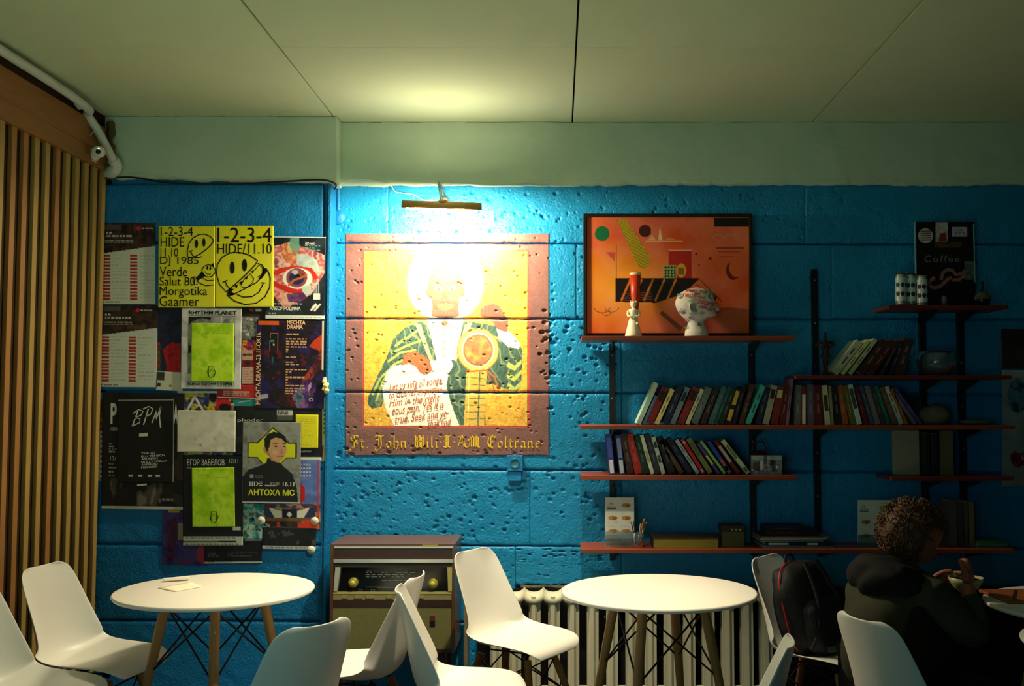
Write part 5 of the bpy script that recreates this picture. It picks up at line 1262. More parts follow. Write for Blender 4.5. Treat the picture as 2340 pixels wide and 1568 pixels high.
dec = empty('glass_decanter', (0, 0, 0), 0, 'dark round glass decanter with thin neck on highest shelf end', 'decanter')
xd = at(2245, 690, 5.33)[0]; DG = mat('dark_glass', (30, 36, 40), .05, .2, .9)
MB().lathe([(0, 0), (.02, 0), (.034, .008), (.042, .03), (.041, .045), (.034, .062), (.018, .078), (.007, .086), (.006, .125), (.009, .135), (0, .136)], 28, c=(xd, 5.33, ZF+.0006)).build('flask', DG, dec)
MB().lathe([(.041, .036), (.0425, .05), (.036, .064), (.02, .078)], 28, c=(xd, 5.33, ZF+.0006)).build('sleeve', mat('decanter_sleeve', (96, 92, 78), .7), dec)
jar = empty('shaker', (0, 0, 0), 0, 'tiny ribbed glass shaker below the coffee sign', 'shaker')
xj = at(2158, 690, 5.30)[0]
MB().lathe([(0, 0), (.014, 0), (.014, .045), (.012, .055), (0, .056)], 16, c=(xj, 5.30, ZF+.0006)).build('glass', mat('grey_glass', (110, 110, 124), .2, 0, .8), jar)
MB().lathe([(.0125, .052), (.0125, .064), (0, .066)], 16, c=(xj, 5.30, ZF+.0006)).build('cap', IRON, jar)

# items on the dark red shelf: spiky plant figurine and glass bowl
pf = empty('plant_figurine', (0, 0, 0), 0, 'dark spiky wooden figurine beside the tall upright', 'figurine')
xq = at(1887, 850, 5.34)[0]; DW = mat('dark_carved_wood', (44, 26, 20), .6); zq = ZE+.0006
mb = MB(); mb.lathe([(.0, 0), (.022, 0), (.024, .008), (.012, .014), (.010, .05), (.016, .07), (.013, .10), (.02, .13), (.026, .15), (.012, .165), (.007, .19), (.006, .225), (0, .232)], 12, c=(xq, 5.34, zq)); mb.build('trunk', DW, pf)
mb = MB()
for a, z, l in ((0.2, .17, .055), (2.9, .168, .05), (1.2, .16, .04), (4.2, .15, .04), (5.4, .155, .045), (2.2, .11, .03), (5.9, .10, .028)):
    mb.tube(smooth([(xq, 5.34, zq+z), (xq+math.cos(a)*l*.6, 5.34+math.sin(a)*l*.6, zq+z+.006), (xq+math.cos(a)*l, 5.34+math.sin(a)*l, zq+z-.016)], 3), [.008, .009, .009, .008, .006, .004, .002], 6)
mb.build('frond', DW, pf)
mb = MB()
for (x_, z_) in ((-.018, .055), (-.02, .085), (-.016, .025)): mb.lathe([(0, -.008), (.007, -.003), (.007, .003), (0, .008)], 8, c=(xq+x_, 5.325, zq+z_))
mb.build('red_berry', mat('berry_red', (120, 30, 24), .5), pf)
gb = empty('glass_bowl', (0, 0, 0), 0, 'clear round glass bowl on dark red shelf end', 'bowl')
xg = at(2140, 850, 5.35)[0]; GL = mat('clear_glass', (180, 205, 215), .03, 0, .8, trans=.92)
MB().lathe([(0, .004), (.05, .004), (.075, .02), (.092, .05), (.096, .08), (.088, .11), (.078, .126), (.081, .128), (.091, .111), (.0995, .08), (.0955, .048), (.077, .016), (.052, 0), (0, 0)], 32, c=(xg, 5.35, ZE+.0006)).build('bowl_glass', GL, gb)

# items at the dark end of the longest shelf
CLOTH = mat('cream_cloth', (120, 112, 90), .85, 0, .2, .15, 20)
def lump(name, label, cat, cx, cy, cz, rx, ry, rz_, m, seed=1, sub=3, amp=.18):
    bm = bmesh.new(); bmesh.ops.create_icosphere(bm, subdivisions=sub, radius=1)
    for v in bm.verts:
        n = vnoise(np.array([v.co.x*3+9]), np.array([v.co.y*3+v.co.z*2.1+5]), 1.0, seed)[0]; v.co *= 1+amp*(n-.5)*2
        v.co = Vector((cx+v.co.x*rx, cy+v.co.y*ry, max(cz-rz_*.85, cz+v.co.z*rz_)))
    me = bpy.data.meshes.new(name); bm.to_mesh(me); bm.free(); me.materials.append(m)
    for p in me.polygons: p.use_smooth = True
    o = link(name, me); tagset(o, label, cat); return o
x_, z_ = at(2138, 920, 5.33); lump('folded_cloth', 'crumpled cream cloth bundle at dark end of longest shelf', 'cloth', x_, 5.36, ZB+.047, .075, .06, .055, CLOTH, 4)
x_, z_ = at(2235, 965, 5.33); lump('paper_bundle', 'low crumpled paper bundle at the far end of longest shelf', 'paper', x_, 5.36, ZB+.0125, .09, .06, .0145, CLOTH, 8, amp=.12)
dk = MB(); boxat(2060, 905, 2108, 970, 5.36, .1, dk, .004, ZB+.0006); o = dk.build('dark_box', mat('box_dark', (34, 28, 30), .6)); tagset(o, 'small dark box on longest shelf beside crumpled cloth', 'box')

# small photo box and red bag on the short lower shelf
ph = empty('photo_box', (0, 0, 0), 0, 'small box printed with cafe photo, at the end of short shelf', 'box')
yb = 5.25; cvx = Canvas(1717, 1041, 1787, 1088, (120, 120, 130), 1.1)
cvx.cloud([(190, 196, 206), (60, 50, 50), (150, 150, 160), (40, 34, 40)], 12, 5); cvx.rect(1717, 1041, 1787, 1050, (180, 190, 200), .6); cvx.rect(1733, 1062, 1760, 1064, (200, 180, 90)); cvx.rect(1722, 1056, 1736, 1078, (50, 30, 30), .8); cvx.rect(1764, 1056, 1772, 1080, (40, 30, 40), .8)
cvx.rect(1717, 1079, 1787, 1088, (130, 130, 140), .7); cvx.rect(1745, 1041, 1752, 1060, (60, 50, 60), .8)
sheet(cvx, 'photo_print', M_PRINT, yb, ph, .001, .001)
boxat(1717, 1041, 1787, 1088, yb, .04, zb=ZC+.0006).build('body', mat('box_card', (120, 118, 120), .6), ph)
rb = empty('red_bag', (0, 0, 0), 0, 'small dark red handbag with loop handle behind photo box', 'bag')
xr0, zr0 = at(1737, 1040, 5.36)
o = lump('body', None, None, xr0, 5.38, ZC+.055, .05, .035, .062, mat('bag_red', (96, 22, 24), .5), 3, amp=.05); o.parent = rb
MB().tube([(xr0+.038*math.cos(t), 5.38, ZC+.105+.06*math.sin(t)) for t in [PI*i/16 for i in range(17)]], .0045, 8).build('handle', mat('bag_red', (96, 22, 24)), rb)

# lowest shelf: menu stands, pencil glass, yellow wooden box, lidded box, magazines
ACR = mat('acrylic', (200, 215, 220), .05, 0, .6, trans=.9)
def d_menu(full):
    def f(cv):
        x0, y0, x1, y1 = cv.b; w = x1-x0
        cv.line([(x0+9, y0+17), (x0+13, y0+11), (x0+18, y0+17), (x0+9, y0+17)], 1.2, (90, 96, 90)); cv.rect(x0+5, y0+25, x0+25, y0+27, (70, 74, 70))
        for k, (cx, cy) in enumerate([(48, 18), (18, 47), (48, 47), (18, 77), (48, 77)]):
            if not full: cx, cy = [(60, 18), (19, 50), (60, 50), (19, 82), (60, 82)][k]
            cv.ell(x0+cx, y0+cy, 11, 5.2, (190, 130, 50)); cv.ell(x0+cx+2, y0+cy+1, 6, 3.6, (120, 70, 30), .8); cv.ell(x0+cx-4, y0+cy+1, 3, 2, (150, 160, 70), .8)
            cv.bars(x0+cx-11, y0+cy-11, x0+cx+11, 1, 4, 1.2, (150, 154, 150), k, .6); cv.bars(x0+cx+5, y0+cy+7, x0+cx+11, 2, 3, 1, (110, 110, 110), k, .6)
    return f
def menu(b, Y, label, full=True):
    r = empty('menu_stand', (0, 0, 0), 0, label, 'menu stand')
    cv = Canvas(b[0], b[1], b[2], b[3], (212, 216, 208), 1.1); d_menu(full)(cv); sheet(cv, 'menu_card', M_PRINT, Y, r, 0, .0012)
    L = Letters().text('МЕСНИКИ', b[0]+5, b[1]+20, b[0]+25, b[1]+24, .02); L.build('lettering', Y, ink('menu_grey', (60, 64, 60)), r, .0009)
    x0, z1 = at(b[0]-1, b[1]-1, Y); x1 = at(b[2]+1, b[1], Y)[0]
    mb = MB(); mb.box(x0, x1, Y-.004, Y-.0025, ZD+.006, at(b[0], b[3]-18, Y)[1]); mb.box(x0, x1, Y-.05, Y+.03, ZD+.0006, ZD+.003); mb.box(x0, x1, Y+.0015, Y+.003, ZD+.003, z1); mb.build('acrylic_holder', ACR, r)
menu((1383, 1137, 1449, 1232), 5.36, 'white sandwich menu card in acrylic stand nearest the mural')
menu((1960, 1143, 2040, 1240), 5.36, 'white sandwich menu card behind the seated person', False)
pg = empty('pencil_glass', (0, 0, 0), 0, 'clear glass for pencils beside the menu stand', 'glass')
xg_, _ = at(1459, 1240, 5.27)
MB().lathe([(0, .002), (.022, .002), (.029, .075), (.030, .075), (.0235, 0), (0, 0)], 20, c=(xg_, 5.27, ZD+.0006)).build('tumbler', GL, pg)
for i, (dx, dy, tx, h, col, nm) in enumerate([(-.010, .0, -.038, .135, (30, 30, 34), 'black pencil leaning furthest towards the menu card'), (-.004, .006, -.026, .14, (44, 44, 50), 'dark grey pencil leaning towards the menu card'), (-.006, -.008, .010, .125, (150, 180, 190), 'pale blue pen upright in the glass'), (-.01, -.004, .028, .145, (206, 130, 40), 'orange pencil tilted away from menu card'), (.002, .004, .034, .148, (190, 110, 40), 'second darker orange pencil tilted away from menu card'), (.004, -.006, .04, .13, (80, 50, 60), 'brown violet pencil in the glass'), (.012, .002, .024, .10, (170, 190, 200), 'short pale pen at glass edge')]):
    r = empty('pencil', (0, 0, 0), 0, nm, 'pencil', 'pencils in the glass')
    a = Vector((xg_+dx, 5.27+dy, ZD+.006)); b = Vector((xg_+tx, 5.27+dy*1.5, ZD+h)); d_ = (b-a).normalized()
    MB().tube([a, b-d_*.008], .0032, 6).build('shaft', mat('pencil_%d' % i, col, .45), r); MB().tube([b-d_*.008, b], [.0032, .0006], 6).build('tip', mat('pencil_tip', (200, 160, 110), .6), r)
yb = empty('wooden_box', (0, 0, 0), 0, 'long low yellowish wooden box on lowest shelf', 'box')
YWD = mat('yellow_wood', (130, 116, 36), .6, 0, .3, .2, 12, .1, 40, stretch=(1, 6, 8)); YDK = mat('box_brown', (52, 32, 22), .6)
boxat(1494, 1232, 1641, 1250, 5.235, .012, zb=ZD+.001).build('front_panel', YWD, yb)
x0, z1 = at(1494, 1222, 5.235); x1 = at(1641, 1222, 5.235)[0]; ztb = at(1494, 1231, 5.235)[1]
MB().box(x0-.004, x1+.002, 5.247, 5.40, ZD+.0006, ztb-.002).build('body', YDK, yb); MB().box(x0-.006, x1+.004, 5.232, 5.405, ztb-.002, ztb+.006).build('lid', YDK, yb)
bx = empty('tea_box', (0, 0, 0), 0, 'small olive lidded box with three white dots, under the upright', 'box')
boxat(1650, 1215, 1700, 1244, 5.29, .10, zb=ZD+.0006).build('body', mat('box_olive', (78, 74, 34), .6), bx)
x0, z1 = at(1648, 1201, 5.285); x1, zl = at(1702, 1214, 5.285)
MB().box(x0, x1, 5.286, 5.395, zl, z1, bev=.003).build('lid', YDK, bx)
mb = MB()
for k in range(3):
    p = P(1673+k*9.5, 1211, 5.285); mb.lathe([(.007, 0), (.006, .002), (0, .003)], 10, M=Matrix.Translation(p) @ Matrix.Rotation(PI/2, 4, 'X'))
mb.build('dot_print', mat('dot_cream', (150, 144, 110), .6), bx)
# stack of magazines + two dark books on top
mags = [(1744, 1905, 5.235, .26, .006, (110, 120, 120)), (1742, 1892, 5.24, .25, .0045, (150, 160, 156)), (1750, 1898, 5.235, .25, .016, (24, 24, 30)), (1740, 1885, 5.25, .24, .006, (140, 150, 140)), (1744, 1880, 5.245, .24, .005, (96, 100, 104)), (1738, 1890, 5.24, .25, .006, (160, 170, 164)), (1742, 1896, 5.24, .24, .005, (130, 134, 124)), (1736, 1886, 5.25, .24, .006, (110, 40, 36))]
z = ZD+.0006; names = ['bottom magazine of the shelf stack', 'thin pale magazine second from stack bottom', 'thick black magazine with white spine panels in the stack', 'pale green magazine above the thick black one', 'grey magazine in the middle of stack', 'white magazine in upper part of stack', 'cream magazine just under the red one in stack', 'red edged magazine topping the magazine stack']
for i, (a, b, Y, dp, th, c) in enumerate(mags):
    x0 = at(a, 1240, Y)[0]; x1 = at(b, 1240, Y)[0]
    r = empty('magazine', ((x0+x1)/2, Y, z), 0, names[i], 'magazine', 'magazines stacked on the lowest shelf')
    w = (x1-x0)/2; ang = [0, .02, -.01, .03, -.02, .015, -.03, .01][i]; r.rotation_euler = (0, 0, ang)
    dp = .215
    m = MB(); m.box(-w, w, .012, .012+dp, 0, .0012); m.box(-w, w, .012, .012+dp, th-.0012, th); m.box(-w, w, .012, .0135, .0012, th-.0012); m.build('cover', cm(c), r)
    MB().box(-w+.001, w-.001, .0137, dp+.010, .0013, th-.0013).build('pages', PAGE, r)
    if i == 2:
        m = MB(); m.box(-w*.9, -w*.28, .0108, .012, .003, th-.003); m.box(w*.3, w*.62, .0108, .012, .003, th-.003); m.build('spine_panel', cm((190, 196, 200)), r)
    z += th+.0006
for i, (a, b, th, c, lb) in enumerate([(1748, 1868, .026, (26, 18, 18), 'thick black book lying on top of the magazine stack'), (1750, 1842, .018, (30, 20, 24), 'smaller black book crowning the magazine stack')]):
    Y = 5.27; x0 = at(a, 1200, Y)[0]; x1 = at(b, 1200, Y)[0]
    r = empty('lying_book', (x0, Y, z), 0, lb, 'book', 'books lying on the magazine stack')
    m = MB(); m.box(0, x1-x0, 0, .16, 0, .002); m.box(0, x1-x0, 0, .16, th-.002, th); m.box(0, x1-x0, 0, .002, .002, th-.002); m.build('cover', cm(c), r)
    MB().box(.002, x1-x0-.003, .0022, .156, .0022, th-.0022).build('pages', cm((60, 54, 44)), r)
    MB().box((x1-x0)*.2, (x1-x0)*.6, -.0006, 0, th*.4, th*.6).build('spine_lettering', cm((110, 36, 30)), r); z += th+.0005

# folders on the short dark red shelf, binders and green stack at the end of lowest shelf
def folder(a, yt, b, zb, Y, dp, c, label, name='folder'):
    r = empty(name, (0, 0, 0), 0, label, 'folder'); boxat(a, yt, b, 1083, Y, dp, zb=zb+.0006, bev=.002).build('cover', cm(c), r)
    x0, z1 = at(a, yt, Y); x1 = at(b, yt, Y)[0]; MB().box(x0+.003, x1-.003, Y+.003, Y+dp-.003, z1-.001, z1+.0012).build('page_top', PAGE, r)
folder(2040, 984, 2100, ZG, 5.34, .02, (150, 146, 128), 'wide cream folder standing flat on short dark red shelf')
folder(2112, 990, 2124, ZG, 5.28, .14, (34, 28, 34), 'slim black binder beside the wide cream folder'); folder(2128, 992, 2142, ZG, 5.28, .14, (30, 24, 26), 'second black binder touching the tan folder')
folder(2147, 985, 2178, ZG, 5.30, .03, (110, 98, 66), 'tan folder at the end of short dark red shelf')
for i, (a, b, c, nm) in enumerate([(2170, 2186, (84, 88, 96), 'grey binder nearest to the person on lowest shelf'), (2188, 2200, (60, 64, 74), 'dark grey binder second on lowest shelf end'), (2202, 2212, (74, 78, 80), 'mid grey binder third on lowest shelf end'), (2214, 2226, (110, 106, 78), 'khaki binder last on lowest shelf end')]):
    folder(a, 1146+i, b, ZD, 5.28, .16, c, nm, 'binder')
z = ZD+.0006
for i, c in enumerate([(40, 90, 80), (80, 110, 110), (24, 100, 60)]):
    x0 = at(2232+i*2, 1240, 5.25)[0]; x1 = at(2308-i*4, 1240, 5.25)[0]
    o = MB().box(x0, x1, 5.25, 5.40, z, z+.011, bev=.001).build('booklet', cm(c)); tagset(o, ['bottom dark green booklet of small stack at shelf end', 'grey green booklet in middle of small stack', 'top green booklet of small stack at shelf end'][i], 'booklet', 'booklets at the lowest shelf end'); z += .0118

# posters at the dark right end of the wall
def sideposter(b, col, label, draw):
    cv = Canvas(*b, col, 2.0); draw(cv); o = sheet(cv, 'poster', M_PRINT, YW-.012, None, 0, .002); tagset(o, label, 'poster')
sideposter((2290, 846, 2400, 1112), (150, 160, 160), 'pale poster with blue portrait and red splashes at frame edge', lambda c: (c.cloud([(150, 160, 160), (110, 120, 120)], 50, 4), c.cloud([(14, 20, 40), (90, 130, 150), (20, 30, 60)], 14, 5, 1, ((c.X-2325)/22)**2+((c.Y-905)/40)**2 < 1), c.cloud([(110, 20, 20), (150, 40, 30)], 9, 7, 1, (((c.X-2335)/26)**2+((c.Y-1045)/26)**2 < 1)&(fbm(c.X, c.Y, 16, 3) > .42))))
sideposter((2288, 752, 2400, 842), (40, 34, 30), 'dark brown poster above the pale poster at frame edge', lambda c: c.cloud([(40, 34, 30), (56, 48, 36)], 30, 9))
# ============================================================ radiator
RADM = mat('radiator_enamel', (206, 204, 178), .45, 0, .4, .06, 12, .35, 30)
rad = empty('radiator', (0, 0, 0), 0, 'old cream cast iron radiator under the wall niche', 'radiator')
yr = 5.30; zrt = at(1500, 1350, yr)[1]; S = yr/2340; pitch = 43.8*S; xr0 = at(1108, 1400, yr)[0]
def rad_section():
    mb = MB(); w = pitch; zt = zrt; zb = .012; cw = .020
    # front and back columns, tapered hexagonal profile
    for (y0, y1) in ((0, .055), (.085, .14)):
        prof = [(-cw, y0+.018), (-cw*.45, y0), (cw*.45, y0), (cw, y0+.018), (cw, y1-.01), (-cw, y1-.01)]
        vs = [(a, b, zb+.01) for a, b in prof]+[(a, b, zt-.03) for a, b in prof]
        mb.add(vs, [(0, 1, 7, 6), (1, 2, 8, 7), (2, 3, 9, 8), (3, 4, 10, 9), (4, 5, 11, 10), (5, 0, 6, 11)])
    mb.box(-.004, .004, .03, .11, zb+.04, zt-.05)
    # side fins catching the light
    mb.box(cw*.98, cw+.016, .030, .036, zb+.05, zt-.055); mb.box(-cw-.004, -cw*.98, .030, .036, zb+.05, zt-.055)
    # headers: saddle shaped, peaks at the joints
    for zc, sg_ in ((zt, 1),):
        n = 10; vs = []; fs = []
        for i in range(n+1):
            u = -1+2*i/n; x = u*w/2; dip = .020*(1-abs(u)**2.2); top = zc-(dip if sg_ > 0 else -dip)+(.006 if abs(u) > .97 else 0)*sg_
            for (y, h) in ((-.002, .028), (.012, .008), (.07, 0), (.128, .008), (.142, .028), (.142, .05), (-.002, .05)):
                vs.append((x, y, top-h*sg_))
        m = 7
        for i in range(n):
            for k in range(m):
                k2 = (k+1) % m; fs.append((i*m+k, i*m+k2, (i+1)*m+k2, (i+1)*m+k) if sg_ > 0 else (i*m+k2, i*m+k, (i+1)*m+k, (i+1)*m+k2))
        mb.add(vs, fs, True)
    mb.tube([(-w/2, .07, zt-.045), (w/2, .07, zt-.045)], .022, 10); mb.tube([(-w/2, .07, zb+.03), (w/2, .07, zb+.03)], .02, 10)
    return mb.mesh('section', RADM)
rs = rad_section()
for k in range(15): link('section', rs, rad, (xr0+pitch*(k+.5), yr, 0))
for k in (1, 13):
    x = xr0+pitch*(k+.5); MB().box(x-.02, x+.02, yr+.03, yr+.06, 0, .05).build('foot', RADM, rad)
xe = xr0; MB().tube([(xe-.10, yr+.07, 0.001), (xe-.10, yr+.07, zrt-.06), (xe-.085, yr+.07, zrt-.045), (xe, yr+.07, zrt-.045)], .014, 10).build('supply_pipe', mat('old_pipe', (120, 110, 90), .6, 0, .3, .3, 20), rad)

# ============================================================ radio console
RWD = mat('radio_walnut', (98, 62, 36), .35, 0, .5, .22, 8, .05, 40, stretch=(.8, 6, 6), coat=.3)
RWD2 = mat('radio_walnut_dark', (62, 34, 22), .4, 0, .5, .2, 8, .05, 40, stretch=(.8, 6, 6))
ALU = mat('radio_aluminium', (220, 222, 216), .25, .5, .5); RCR = mat('radio_cream', (190, 180, 110), .5)
CLO = mat('grille_cloth', (126, 124, 78), .85, 0, .1, .16, 60, .5, 260)
RF = 5.11; rc = empty('radio_console', (0, 0, 0), 0, 'vintage walnut radio console with dial and cloth speaker grille by wall', 'radio')
def rp(px0, py0, px1, py1, Y, dp, nm, m, bev=0.0): return boxat(px0, py0, px1, py1, Y, dp, bev=bev).build(nm, m, rc)
x0, zt = at(755, 1243, RF); x1 = at(1040, 1243, RF)[0]; zbot = at(800, 1492, RF)[1]
MB().box(x0, x1, RF, 5.455, zt-.012, zt, bev=.002).build('top', RWD, rc)
for s_, xa_ in ((0, x0), (1, x1-.016)): MB().box(xa_, xa_+.016, RF, 5.455, zbot, zt-.012, bev=.002).build('side_panel', RWD, rc)
MB().box(x0+.016, x1-.016, RF, 5.45, zbot, zbot+.018).build('bottom_panel', RWD2, rc)
MB().box(x0+.016, x1-.016, 5.435, 5.455, zbot+.018, zt-.012).build('back_panel', RWD2, rc)
rp(764, 1249, 1036, 1253, RF-.002, .02, 'upper_trim', ALU)
rp(965, 1245.5, 1001, 1249, RF-.004, .006, 'name_strip', mat('name_brass', (190, 170, 60), .4, .5))
rp(764, 1253, 1036, 1279, RF+.004, .02, 'lid_panel', RWD2)
rp(762, 1279, 1036, 1286, RF-.006, .03, 'middle_trim', ALU)
rp(762, 1286, 1036, 1297, RF+.004, .02, 'dark_band', mat('radio_dark_band', (56, 44, 26), .5))
# dial recess, slanted glass, cheeks
GLD = mat('dial_glass', (14, 14, 15), .12, 0, .6)
rp(770, 1297, 1030, 1354, RF+.022, .01, 'dial_glass', GLD)
for (a, b, c, d_) in ((766, 778, 762, 768), (1022, 1034, 1030, 1036)):
    mb = MB(); pts = [P(a if a < 800 else a, 1297, RF), P(b, 1297, RF), P(770 if a < 800 else 1034, 1352, RF), P(762 if a < 800 else 1024, 1352, RF)]
    vs = [p for p in pts]+[p+Vector((0, .024, 0)) for p in pts]; mb.add(vs, [(0, 3, 2, 1), (4, 5, 6, 7), (0, 1, 5, 4), (1, 2, 6, 5), (2, 3, 7, 6), (3, 0, 4, 7)]); mb.build('cheek', RCR if a > 800 else mat('cheek_pale', (190, 200, 190), .4), rc)
KN = mat('knob_gold', (186, 176, 70), .35, .3)
for (kx, ky) in ((808, 1331), (990, 1333)):
    p = P(kx, ky, RF+.02); M_ = Matrix.Translation(p) @ Matrix.Rotation(PI/2, 4, 'X')
    MB().lathe([(.024, -.002), (.024, .012), (.020, .016), (0, .016)], 26, M=M_).build('knob', KN, rc)
    k = rc.children[-1]
    MB().lathe([(.013, .016), (.013, .026), (.010, .029), (0, .029)], 20, M=M_).build('knob_cap', mat('knob_cream', (214, 204, 110), .35, .2), rc)
L = Letters(); r_ = random.Random(4)
for y in (1308, 1313, 1318, 1326, 1341):
    x = 836
    while x < 940:
        w = r_.uniform(3, 14)
        if r_.random() < .75: L.shape([(x, y), (x+w, y), (x+w, y+1.1), (x, y+1.1)])
        x += w+r_.uniform(2, 6)
L.shape([(862, 1341), (922, 1341), (922, 1343), (862, 1343)])
for y0 in (1303, 1346): L.text('88 92 96 100 104', 838, y0, 930, y0+3.6, 0) if y0 == 1303 else None
for x in (820, 848): L.stroke([(x, 1347), (x+8, 1347), (x+8, 1352), (x, 1352)], 1, True)
L.build('dial_scale', RF+.022, ink('dial_white', (150, 160, 150)), rc, .0012)
rp(760, 1354, 1034, 1358, RF+.002, .02, 'key_ledge', RCR); 
rp(760, 1358, 1034, 1371, RF+.006, .02, 'key_bed', mat('key_bed', (150, 146, 96), .5))
mb = MB()
for a, b in ((782, 795), (810, 828), (836, 855), (883, 897), (952, 968)):
    boxat(a, 1362, b, 1367.5, RF-.002, .008, mb)
mb.build('piano_key', mat('key_tan', (170, 150, 80), .4), rc); rc.children[-1]['kind'] = 'stuff'
rp(760, 1371, 1034, 1388, RF+.002, .02, 'lower_band', RWD2)
rp(760, 1388, 1034, 1485, RF+.006, .012, 'speaker_grille', CLO)
rp(982, 1408, 994, 1420, RF+.002, .004, 'emblem', mat('emblem_red', (110, 40, 34), .4)); rp(982, 1420, 994, 1432, RF+.002, .004, 'emblem', mat('emblem_black', (20, 24, 22), .4))
rp(760, 1485, 1034, 1492, RF+.002, .02, 'base_strip', RWD2)
for x in (x0+.06, x1-.06):
    for y in (RF+.05, 5.40): MB().tube([(x, y, 0.0005), (x, y, zbot)], [.010, .016], 12).build('leg', RWD2, rc)

# ============================================================ shell chairs
PLA = mat('white_plastic', (232, 230, 222), .38, 0, .5)
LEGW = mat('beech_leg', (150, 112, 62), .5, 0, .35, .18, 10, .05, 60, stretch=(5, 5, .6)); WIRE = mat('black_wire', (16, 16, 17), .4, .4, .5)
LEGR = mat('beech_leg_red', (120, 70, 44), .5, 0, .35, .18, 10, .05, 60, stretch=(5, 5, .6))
ST = [(.232,.404,.150,.000),(.226,.424,.185,.001),(.205,.440,.206,.004),(.165,.447,.220,.010),(.10,.444,.229,.020),(.03,.434,.233,.034),(-.04,.424,.234,.050),(-.10,.421,.232,.066),(-.150,.432,.226,.082),(-.184,.458,.218,.094),(-.202,.50,.208,.098),(-.214,.55,.198,.092),(-.226,.61,.188,.076),(-.238,.67,.180,.060),(-.250,.725,.173,.046),(-.261,.770,.165,.036),(-.268,.800,.150,.029),(-.272,.815,.126,.024),(-.274,.822,.092,.022)]
def shell_mesh():
    n = 14; vs = []; fs = []; m = len(ST)
    for i, (x, z, w, e) in enumerate(ST):
        a = ST[max(i-1, 0)]; b = ST[min(i+1, m-1)]; tx, tz = b[0]-a[0], b[1]-a[1]; l = math.hypot(tx, tz); nx, nz = -tz/l*-1, tx/l*-1   # towards sitter
        nx, nz = tz/l, -tx/l
        for k in range(n+1):
            v = -1+2*k/n; v = math.sin(v*PI/2)*.35+v*.65; q = e*abs(v)**2.4
            vs.append((x+nx*q, w*v, z+nz*q))
    for i in range(m-1):
        for k in range(n): a = i*(n+1)+k; fs.append((a, a+n+1, a+n+2, a+1))
    return vs, fs
def leg_pts(ax, ay, bx, by, zt): return [(ax, ay, zt), (bx, by, .0005)]
def make_chair():
    r = empty('shell_chair')
    vs, fs = shell_mesh(); o = MB().add(vs, fs, True).build('seat_shell', PLA, r)
    sd = o.modifiers.new('a', 'SOLIDIFY'); sd.thickness = .0065; sd.offset = 0; ss = o.modifiers.new('b', 'SUBSURF'); ss.levels = 2; ss.render_levels = 2; baked(o)
    for p in o.data.polygons: p.use_smooth = True
    T = [(.13, .10), (.13, -.10), (-.12, .10), (-.12, -.10)]; B = [(.235, .215), (.235, -.215), (-.235, .215), (-.235, -.215)]
    for (a, b), (c, d_) in zip(T, B):
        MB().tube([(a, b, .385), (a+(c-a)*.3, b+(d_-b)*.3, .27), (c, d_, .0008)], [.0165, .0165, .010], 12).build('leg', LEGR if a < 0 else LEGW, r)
    mb = MB()
    def mid(i, z): a, b = T[i]; c, d_ = B[i]; t = (.385-z)/.385; return (a+(c-a)*t, b+(d_-b)*t, z)
    for i, j in ((0, 1), (1, 3), (3, 2), (2, 0)):
        mb.tube([mid(i, .36), mid(j, .20)], .0038, 6); mb.tube([mid(j, .36), mid(i, .20)], .0038, 6)
    for i in range(4): mb.tube([mid(i, .395), (mid(i, .395)[0]*.8, mid(i, .395)[1]*.8, .418)], .006, 6)
    mb.tube([(.10, .09, .41), (-.10, .09, .405)], .004, 6); mb.tube([(.10, -.09, .41), (-.10, -.09, .405)], .004, 6); mb.tube([(0, .09, .408), (0, -.09, .408)], .004, 6)
    mb.build('wire_brace', WIRE, r)
    mb = MB()
    for i in range(4): mb.lathe([(.017, 0), (.017, .012), (.008, .016), (0, .016)], 12, c=(T[i][0]*.85, T[i][1]*.85, .398))
    mb.build('mount_cap', IRON, r)['kind'] = 'stuff'
    return r
chair0 = make_chair(); _first = [True]
CHG = 'white shell chairs around the tables'
def chair(x, y, deg, label):
    r = chair0 if _first[0] else copy_tree(chair0); _first[0] = False
    r.location = (x, y, 0); r.rotation_euler = (0, 0, math.radians(deg)); tagset(r, label, 'chair', CHG); return r
CHAIRS = [
 (-1.94, 4.36, -10, 'white shell chair beside slat wall, turned towards the napkin table'),
 (-1.98, 3.86, -8, 'white shell chair cut by the bottom corner below slat wall'),
 (-.96, 3.42, 143, 'white shell chair seen from behind in front of napkin table'),
 (-.82, 4.20, 172, 'white shell chair facing napkin table with its back before radio'),
 (-.335, 3.90, 8, 'white shell chair with crossing back, facing the bare table'),
 (-.19, 4.72, -32, 'white shell chair standing before the radiator end and radio'),
 (1.13, 4.50, -38, 'white shell chair with black backpack on its seat'),
 (.42, 3.08, 166, 'white shell chair seen edge on before the backpack chair'),
 (1.22, 3.45, 22, 'white shell chair seen from behind in front of the seated person'),
 (2.42, 4.74, 205, 'bluish white shell chair behind person\'s table at frame edge')]
for c in CHAIRS: chair(*c)

